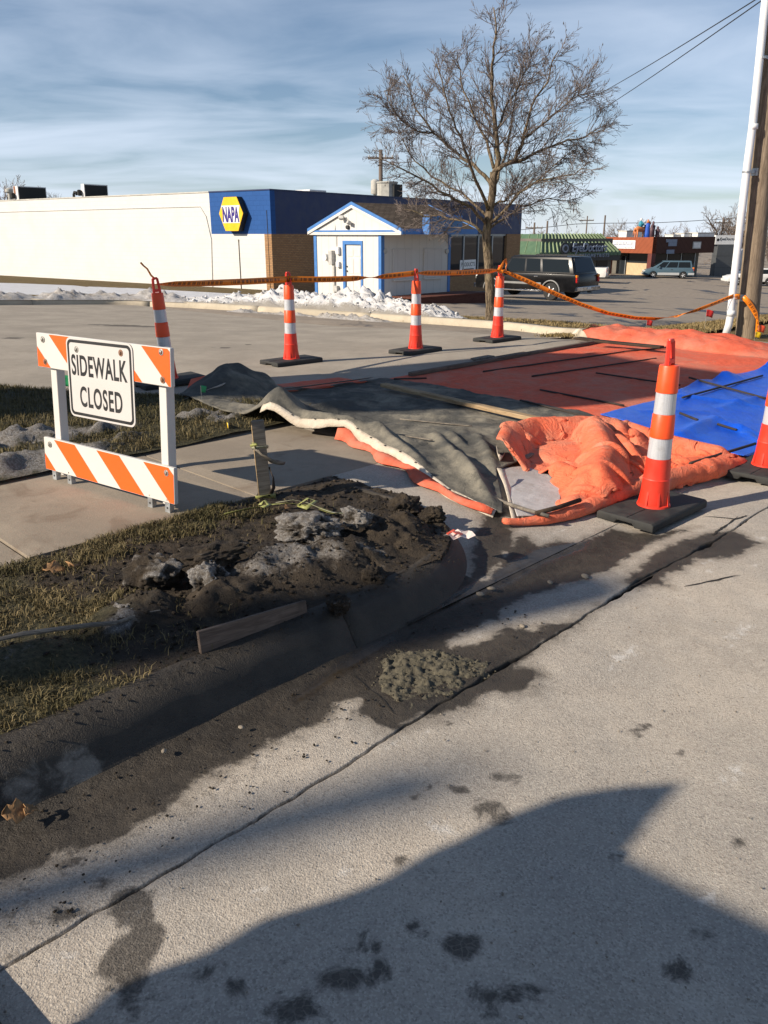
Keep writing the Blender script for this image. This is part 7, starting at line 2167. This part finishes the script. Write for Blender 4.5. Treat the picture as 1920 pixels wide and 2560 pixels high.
rod(1725, 1158, 1890, 1098, .14, .011, 'steel rod reaching from the crumpled blanket onto the blue tarp')
for q_, l_ in (((940, 1085, 1080, 1118), 'thin cord-like rod across the middle of the grey blanket'), ((1000, 1055, 1180, 1072), 'thin rod along the grey blanket below the long board')): rod(*q_, .17, .006, l_, 'greywood', 'thin rods on the grey blanket')
a = [hit(u, v, z) for u, v, z in ((1195, 1228, .12), (1260, 1256, .10), (1320, 1276, .10), (1372, 1290, .09))]; o = MB().tube(a, .012, 7).build('steel_rod', M['greywood'], None, True); tag(o, 'grey rod crossing the white lining of the crumpled blanket', 'rod')
a = [hit(u, v, z) for u, v, z in ((1340, 1283, .10), (1390, 1270, .11), (1450, 1250, .12))]; o = MB().tube(a, .014, 7).build('steel_rod', M['darkplank'], None, True); tag(o, 'short dark stick lying on the rolled front edge of the crumpled blanket', 'rod')
def brd(u0, v0, u1, v1, z, w, t, m, lab_, edge=False): return plank('loose_board', hit(u0, v0, z), hit(u1, v1, z), w, t, M[m], lab_, on_edge=edge)
brd(958, 962, 1375, 1056, .245, .075, .035, 'lumber', 'long pale timber batten lying along the grey blanket')
brd(1025, 936, 1500, 853, .20, .06, .045, 'brownboard', 'long brown edge board along the back of the orange blanket')
brd(1492, 852, 1655, 868, .26, .12, .03, 'darkplank', 'dark wet plank lying on the raised orange blanket end')
brd(1225, 896, 1312, 881, .175, .05, .02, 'brownboard', 'thin brown lath on the driveway behind the orange blanket')
brd(1185, 898, 1228, 890, .175, .11, .02, 'greywood', 'short grey scrap board on the driveway behind the orange blanket')
brd(1442, 845, 1490, 851, .20, .16, .03, 'darkplank', 'short dark plank lying against the far kerb end')

# ------------------------------------------------------------------ snow beyond the driveway
kpx = [(u, v) for u, v in fk_px]
def proj_u(p):
    d = Vector((p[0], p[1], p[2] - EYE)); f = d.y * CP - d.z * SP; return CX + F_PX * d.x / f
snowp = [p for p in fkp if 300 < proj_u(p) < 1135]
nu_, nv_ = len(snowp) * 3, 64
pp = resample(snowp, .07); nu_ = len(pp)
hx_ = [300, 350, 420, 480, 530, 570, 620, 655, 690, 730, 770, 810, 850, 890, 930, 970, 1010, 1060, 1100, 1135]
hh_ = [.04, .08, .10, .14, .20, .21, .33, .47, .40, .33, .32, .40, .48, .40, .31, .27, .25, .19, .06, .0]
VX = np.zeros((nu_, nv_)); VY = VX.copy(); VZ_ = VX.copy(); LOW = VX.copy()
for i, p in enumerate(pp):
    t = pp[min(i + 1, nu_ - 1)] - pp[max(i - 1, 0)]; t.z = 0; t.normalize(); nl = Vector((-t.y, t.x, 0))
    h = float(np.interp(proj_u(p), hx_, hh_)) * .92; wd_ = 1.2 + 1.9 * h
    f = np.linspace(0, 1, nv_); VX[i] = p.x + nl.x * (.10 + wd_ * f); VY[i] = p.y + nl.y * (.10 + wd_ * f)
    VZ_[i] = h * np.sin(np.pi * np.clip(f, 0, 1) ** .8) ** .7; LOW[i] = np.clip(1 - f * 7, 0, 1)
base = zg(VX, VY) * .5 + lotz(VX, VY) * .5 + .12
bil = np.abs(fbm(VX * 2.3, VY * 2.3, 0, 3, 101)); rid = ridged(VX * 4.3, VY * 4.3, 4, 102)
LOWN = .06 * np.minimum(1, VZ_ * 5) * np.abs(fbm(VX * 7, VY * 7, 0, 3, 105))
Z = LOWN + VZ_ * (.80 + .9 * bil + .35 * (rid - .5)) + .10 * np.minimum(1, VZ_ * 6) * (rid - .45) + .06 * np.minimum(1, VZ_ * 8) * fbm(VX * 11, VY * 11, 0, 5, 103, .62)
o = np_mesh('snow_pile', np.stack([VX.ravel(), VY.ravel(), (base + Z - .05).ravel()], 1), grid_faces(nu_, nv_)[:, ::-1], M['snow']); attr(o, 'low', LOW)
tag(o, 'long ploughed heap of lumpy old snow behind the far kerb', 'snow', kind='stuff')
# slush in front of the kerb
rn = np.random.default_rng(8)
def lumps(name, pts, sizes, m, seed=0, flat=.7, sink=.25):
    g = np.random.default_rng(seed); N = len(pts)
    base_ = np.array([[1, 0, 0], [-1, 0, 0], [0, 1, 0], [0, -1, 0], [0, 0, 1], [0, 0, -1], [.62, .62, .5], [-.62, .62, .5], [-.62, -.62, .5], [.62, -.62, .5]], float)
    tri = np.array([[6, 0, 2], [7, 2, 1], [8, 1, 3], [9, 3, 0], [4, 6, 7], [4, 7, 8], [4, 8, 9], [4, 9, 6], [6, 2, 7], [7, 1, 8], [8, 3, 9], [9, 0, 6], [0, 5, 2], [2, 5, 1], [1, 5, 3], [3, 5, 0]])
    V = base_[None] * g.uniform(.6, 1.15, (N, 10, 1)) + g.normal(0, .10, (N, 10, 3))
    a = g.uniform(0, 6.28, N); c, s_ = np.cos(a), np.sin(a)
    x = V[..., 0] * c[:, None] - V[..., 1] * s_[:, None]; y = V[..., 0] * s_[:, None] + V[..., 1] * c[:, None]
    V = np.stack([x, y, V[..., 2] * flat], -1) * np.asarray(sizes)[:, None, None] + pts[:, None, :] + np.array([0, 0, 1])[None, None] * (np.asarray(sizes) * (flat * .9 - sink * 1.6))[:, None, None]
    F_ = (tri[None] + (np.arange(N) * 10)[:, None, None]).reshape(-1, 3)
    return np_mesh(name, V.reshape(-1, 3), F_, m, None, True)
def strip_field(name, path, w0, w1, nv, h, freq, thr, m, lab, seed, low, side=1, zoff=.0, base_kerb=0.0):
    pth = resample(path, .05); n = len(pth); X = np.zeros((n, nv)); Y = X.copy(); B = X.copy()
    for i, p in enumerate(pth):
        t = pth[min(i + 1, n - 1)] - pth[max(i - 1, 0)]; t.z = 0; t.normalize(); w = np.linspace(w0, w1, nv)
        X[i] = p.x - t.y * w; Y[i] = p.y + t.x * w; B[i] = float(zg(p.x, p.y)) + base_kerb
    f = np.linspace(0, 1, nv)[None]; win = np.sin(np.pi * f) ** .8 * np.minimum(1, np.minimum(np.arange(n), n - 1 - np.arange(n)) / 12.0)[:, None]
    k = np.clip(fbm(X * freq, Y * freq, 0, 4, seed) + .5 - thr, 0, 1) * 1.6
    Z = h * win * k * (.7 + 1.0 * np.abs(fbm(X * freq * 4, Y * freq * 4, 0, 4, seed + 5, .6))) + .25 * h * win * k * fbm(X * 26, Y * 26, 0, 3, seed + 9)
    o = np_mesh(name, np.stack([X.ravel(), Y.ravel(), (B + Z + zoff).ravel()], 1), grid_faces(n, nv)[:, ::-1], m); attr(o, 'low', np.full(n * nv, low)); tag(o, lab, name.split('_')[0], kind='stuff'); return o
strip_field('slush', [p for p in fkp if 560 < proj_u(p) < 1020], -.55, .02, 22, .11, 1.6, .12, M['dirtysnow'], 'dirty slush ridge along the foot of the far kerb', 111, .45, zoff=-.006)
P_ = []
for k in range(420):
    i = rn.integers(0, nu_); j = rn.integers(1, nv_ - 2)
    if VZ_[i, j] > .06: P_.append((VX[i, j], VY[i, j], base[i, j] + Z[i, j] - .05))
o = lumps('snow_chunks', np.array(P_), rn.uniform(.02, .075, len(P_)) * rn.uniform(.5, 1, len(P_)), M['snow'], 4, .8, .3); attr(o, 'low', np.zeros(len(o.data.vertices))); tag(o, 'broken snow chunks scattered over the ploughed heap', 'snow', kind='stuff')

# lawn between kerb and white wall
lk = [p for p in fkp if proj_u(p) < 760]; n = len(lk)
wl_ = []
V = []; nvl = 26
for i, p in enumerate(lk):
    f = i / (n - 1); y = LY * .7 * (1 - f) + (-.5) * f
    w = bl.matrix_basis @ Vector((-.0, y, 0)); t = lk[min(i + 1, n - 1)] - lk[max(i - 1, 0)]; t.normalize(); a = Vector((p.x - t.y * .19, p.y + t.x * .19, 0))
    for j in range(nvl):
        g = j / (nvl - 1); x, yy = a.x + (w.x - a.x) * g, a.y + (w.y - a.y) * g
        z = (float(zg(p.x, p.y)) + .135) * (1 - g) + (float(lotz(x, yy)) + .05) * g
        V.append((x, yy, z))
V = np.array(V); o = np_mesh('lawn', V, grid_faces(n, nvl)[:, ::-1], M['dryturf']); tag(o, kind='structure')
LV = V.reshape(n, nvl, 3)
g0, g1 = 1, 8
sub = LV[:, g0:g1].copy(); k = sub.shape[1]
edge = np.minimum(np.arange(k)[None] / 2.0, (k - 1 - np.arange(k)[None]) / 4.0) + .6 * fbm(sub[..., 0] * .5, sub[..., 1] * .5, 0, 3, 12)
sub[..., 2] += .022 * np.clip(edge, -.6, 1) + .006 * fbm(sub[..., 0] * 1.5, sub[..., 1] * 1.5)
o = np_mesh('settled_snow', sub.reshape(-1, 3), grid_faces(n, k)[:, ::-1], M['snowflat']); attr(o, 'low', np.zeros(n * k)); tag(o, 'flat settled snow lying on the lawn before the white wall', 'snow', kind='stuff')
strip_field('snow_bank', [p for p in fkp if proj_u(p) < 480], .02, 1.1, 26, .16, 1.1, .0, M['dirtysnow'], 'grubby low bank of old snow along the far kerb', 131, .3, base_kerb=.12)

# ------------------------------------------------------------------ soil clods, mud
rn = np.random.default_rng(21)
N = 4200; s = rn.uniform(.35, 2.95, N); q = rn.uniform(.70, 2.08, N); x, y = XY(s, q); z = VZ(x, y)
keep = (z > .05) & (rn.random(N) < ss(s, .4, 1.1))
P_ = np.stack([x, y, z], 1)[keep]; o = lumps('soil_clods', P_, .003 + .013 * rn.random(len(P_)) ** 4, M['soil'], 6)
attr(o, 'snow', np.full(len(o.data.vertices), -.3)); attr(o, 'thatch', np.zeros(len(o.data.vertices))); tag(o, 'crumbled soil clods on the dug verge', 'soil', kind='stuff')
# kerb top and gutter crumbs
N = 2000; s = rn.uniform(-1.8, 2.4, N); q = np.where(rn.random(N) < .5, rn.normal(.67, .035, N), rn.uniform(.02, .54, N) ** 1.0)
top_ = q > .56; q = np.where(top_, np.clip(q, .60, .73), q)
x, y = XY(s, q); z = np.where(top_, .143, -.022 * ss(q, .05, .45) + .003)
P_ = np.stack([x, y, z], 1); o = lumps('gutter_crumbs', P_, .0015 + .0055 * rn.random(N) ** 3, M['soil'], 7); attr(o, 'snow', np.full(len(o.data.vertices), -.4)); attr(o, 'thatch', np.zeros(len(o.data.vertices))); tag(o, 'soil crumbs scattered over kerb top and gutter', 'soil', kind='stuff')
N = 700; x = rn.uniform(-1, 2.2, N); y = rn.uniform(1.2, 4.2, N); s, q = SQ(x, y); k = (q < -.02) & (q > -2.2); P_ = np.stack([x, y, np.full(N, .003)], 1)[k]
o = lumps('road_grit', P_, .0015 + .0035 * rn.random(len(P_)) ** 2, M['stone'], 9); tag(o, 'loose grit specks on the road slab', 'grit', kind='stuff')
# grey mud heap
MP = W2([(948, 1640), (1000, 1618), (1080, 1620), (1160, 1630), (1238, 1655), (1225, 1682), (1190, 1702), (1150, 1738), (1080, 1758), (1045, 1784), (1015, 1786), (985, 1760), (945, 1725), (940, 1680)], 0)
mx = np.array(MP); X, Y = np.meshgrid(np.arange(mx[:, 0].min() - .03, mx[:, 0].max() + .03, .006), np.arange(mx[:, 1].min() - .03, mx[:, 1].max() + .03, .006), indexing='ij')
d = poly_sdf(X, Y, MP) + .018 * fbm(X * 16, Y * 16, 0, 4, 31)
hz = ss(d, -.004, .035) * (.030 + .014 * fbm(X * 8, Y * 8, 0, 4, 32) - .012 * ss(ridged(X * 12, Y * 12, 3, 33), .70, .95) + .013 * fbm(X * 26, Y * 26, 0, 4, 35, .65) + .010 * fbm(X * 70, Y * 70, 0, 2, 34)) - .03
M['mudgrey'] = mat('grey_mud', (.088, .077, .052), .9, .45, 24, .9, 120, coord='World', bd=.006)
o = np_mesh('mud_heap', np.stack([X.ravel(), Y.ravel(), hz.ravel()], 1), grid_faces(*X.shape), M['mudgrey']); tag(o, 'flattened grey mud heap dropped in the gutter', 'mud', kind='stuff')
k = np.argwhere((d > -.012) & (d < .035)); k = k[rn.choice(len(k), 300)]; k2 = np.argwhere(d > .02); k2 = k2[rn.choice(len(k2), 120)]; k = np.vstack([k, k2])
P_ = np.stack([X[k[:, 0], k[:, 1]], Y[k[:, 0], k[:, 1]], np.maximum(hz[k[:, 0], k[:, 1]], -.018)], 1)
o = lumps('mud_crumbs', P_, .002 + .006 * rn.random(len(P_)) ** 2, M['mudgrey'], 10); tag(o, 'broken grey mud crumbs round the mud heap', 'mud', kind='stuff')
# larger chunks of frozen soil and ice
import bmesh
def chunk(u, v, z, size, sc, m, lab, seed, snow=-.2):
    me = bpy.data.meshes.new('frozen_clod'); bm = bmesh.new(); bmesh.ops.create_icosphere(bm, subdivisions=5, radius=1.0); bm.to_mesh(me); bm.free()
    V = np.array([w.co[:] for w in me.vertices]); nz = fbm(V[:, 0] * 1.5 + seed, V[:, 1] * 1.5, V[:, 2] * 1.5, 3, seed, .6); n2 = fbm(V[:, 0] * 5 + seed, V[:, 1] * 5, V[:, 2] * 5, 4, seed + 3, .65); V = V * (1 + .6 * nz[:, None] + .28 * n2[:, None]) * np.array(sc) * size
    me.vertices.foreach_set('co', V.astype(np.float32).ravel()); me.materials.append(m); me.polygons.foreach_set('use_smooth', [True] * len(me.polygons))
    o = bpy.data.objects.new('frozen_clod', me); COL.objects.link(o); o.location = hit(u, v, z); o.rotation_euler = (0, 0, seed * 1.3)
    attr(o, 'snow', snow + .8 * nz + .6 * n2); attr(o, 'thatch', np.zeros(len(V))); tag(o, lab, 'clod', 'frozen clods on the dug verge'); return o
chunk(530, 1385, .25, .11, (1.5, .9, .38), M['soil'], 'brown flat-topped frozen clod overhanging the ice block', 3, -.1)
chunk(525, 1455, .18, .085, (1.0, .9, 1.0), M['soil'], 'blocky grey ice lump beneath the overhanging clod', 5, .55)
chunk(385, 1440, .19, .10, (1.2, 1.0, .8), M['soil'], 'dark rounded frozen clod beside the grass', 7, .1)
chunk(315, 1545, .16, .055, (1.3, 1.0, .8), M['soil'], 'whitish ice lump in the grass at the foot of the dark clod', 9, 1.1)
chunk(845, 1510, .165, .045, (1.0, 1.0, .9), M['soil'], 'round muddy clod sitting on the kerb by the board end', 11, .0)
chunk(1010, 1270, .19, .075, (1.4, 1.0, .8), M['soil'], 'large brown soil clod at the top of the heap', 13, -.5)
chunk(1080, 1290, .17, .055, (1.2, 1.0, .9), M['soil'], 'brown soil clod nearest the blanket corner', 17, -.5)
chunk(890, 1295, .27, .06, (1.3, 1.0, .8), M['soil'], 'pale granular ice clod beside the brown soil heap', 19, .8)
chunk(935, 1440, .16, .05, (1.2, 1.0, .8), M['soil'], 'small brown clod low on the heap above the kerb', 23, -.2)
chunk(770, 1320, .27, .09, (1.6, 1.0, .6), M['soil'], 'grey snow-crusted ridge clod in the middle of the heap', 29, .6)

# ------------------------------------------------------------------ grass
def blades(name, x, y, z, h, tone, m, w, seed, lab, lean=.55):
    g = np.random.default_rng(seed); N = len(x); a = g.uniform(0, 6.283, N); b = g.uniform(0, 6.283, N); ln = g.uniform(.15, 1.0, N) * lean
    dx_, dy_ = np.cos(a), np.sin(a); lx, ly = np.cos(b) * ln * h, np.sin(b) * ln * h
    w = w * g.uniform(.6, 1.3, N)
    P0 = np.stack([x, y, z - .01], 1); side = np.stack([dx_, dy_, np.zeros(N)], 1) * w[:, None] * .5
    mid = P0 + np.stack([lx * .35, ly * .35, h * .6], 1); tip = P0 + np.stack([lx * 1.15, ly * 1.15, h * (1.0 - .45 * ln)], 1)
    V = np.stack([P0 - side, P0 + side, mid + side * .75, mid - side * .75, tip], 1).reshape(-1, 3)
    i = np.arange(N)[:, None] * 5
    F_ = np.concatenate([i + np.array([0, 1, 2]), i + np.array([0, 2, 3]), i + np.array([3, 2, 4])], 0)
    o = np_mesh(name, V, F_, m, None, True); attr(o, 'tone', np.repeat(np.clip(tone, 0, 1), 5)); tag(o, lab, 'grass', kind='stuff'); return o
g = np.random.default_rng(31)
N = 210000; s = g.uniform(-2.4, 2.5, N); q = g.uniform(.70, 2.12, N); x, y = XY(s, q)
dug = ss(s + .25 * fbm(x * 3, y * 3, 0, 3, 9) + .22 * (q < .85), .55, 1.15) * (1 - ss(q, 1.72, 1.86) * (1 - ss(s, 1.9, 2.3)))
bare = np.zeros(N)
for bs_, bq_, rs, rq, h_, k_ in BUMPS: bare = np.maximum(bare, ss(1.2 - np.hypot((s - bs_) / rs, (q - bq_) / rq), 0, .35))
clump = fbm(x * 7, y * 7, 0, 3, 35)
keep = (g.random(N) > dug * .97 + bare * .9) & (g.random(N) < .52 + .95 * clump)
x, y = x[keep], y[keep]; cl = clump[keep]
patch = fbm(x * 2.2, y * 2.2, 0, 3, 36)
blades('verge_grass', x, y, VZ(x, y), g.uniform(.018, .052, len(x)) * (1 + .5 * cl), .26 + .42 * g.random(len(x)) ** 1.8 + .35 * patch + .25 * (g.random(len(x)) < .16), M['grass'], .0044, 1, 'matted winter grass on the verge by the kerb', .95)
N = 120000; s = g.uniform(-2.5, 4.05, N); q = g.uniform(3.44, 7.4, N); x, y = XY(s, q); d = poly_sdf(s, q, PLOT)
sn_ = np.full(N, -.6); f = fbm(x * 6, y * 6, 0, 4, 66)
for pu, pv, a, b, k in ((60, 1110, .75, .30, 1.0), (150, 1150, .5, .28, .9), (20, 1170, .4, .25, 1.0), (250, 1085, .5, .12, .8), (480, 1052, .35, .12, .9), (560, 1055, .2, .10, .8)):
    cs, cq = sqp(pu, pv, .19); sn_ = np.maximum(sn_, k * (1.25 - np.hypot((s - cs) / a, (q - cq) / b)) + .25 * f)
keep = (d > .0) & (sn_ < .45) & (g.random(N) < .7 + .6 * fbm(x * 5, y * 5, 0, 3, 38))
x, y = x[keep], y[keep]
zp = plot_z(x, y, *SQ(x, y))
blades('plot_grass', x, y, zp, g.uniform(.03, .07, len(x)), .24 + .4 * g.random(len(x)) ** 1.4 + .35 * fbm(x * 2, y * 2, 0, 3, 39), M['grass'], .006, 2, 'rough winter grass on the plot behind the sidewalk', .9)
# far verge
vp = np.array([p[:2] for p in VPATH]); nn_ = len(vp); tt = np.gradient(vp, axis=0); tt /= np.linalg.norm(tt, axis=1)[:, None]; nl_ = np.stack([-tt[:, 1], tt[:, 0]], 1)
N = 52000; i = g.integers(0, nn_, N); f = g.random(N); w = .19 + (np.array(VWID)[i] - .19) * f
x = vp[i, 0] + nl_[i, 0] * w + g.normal(0, .08, N); y = vp[i, 1] + nl_[i, 1] * w + g.normal(0, .08, N)
z = (zg(vp[i, 0], vp[i, 1]) + kerb_rise(vp[i, 0], vp[i, 1])) * (1 - f) + (lotz(x, y) + .04) * f
blades('far_verge_grass', x, y, z, g.uniform(.04, .085, N), .35 + .5 * g.random(N) + .25 * fbm(x, y, 0, 3, 40), M['drygrass'], .014, 3, 'dormant tan grass on the far verge under the tree', .8)
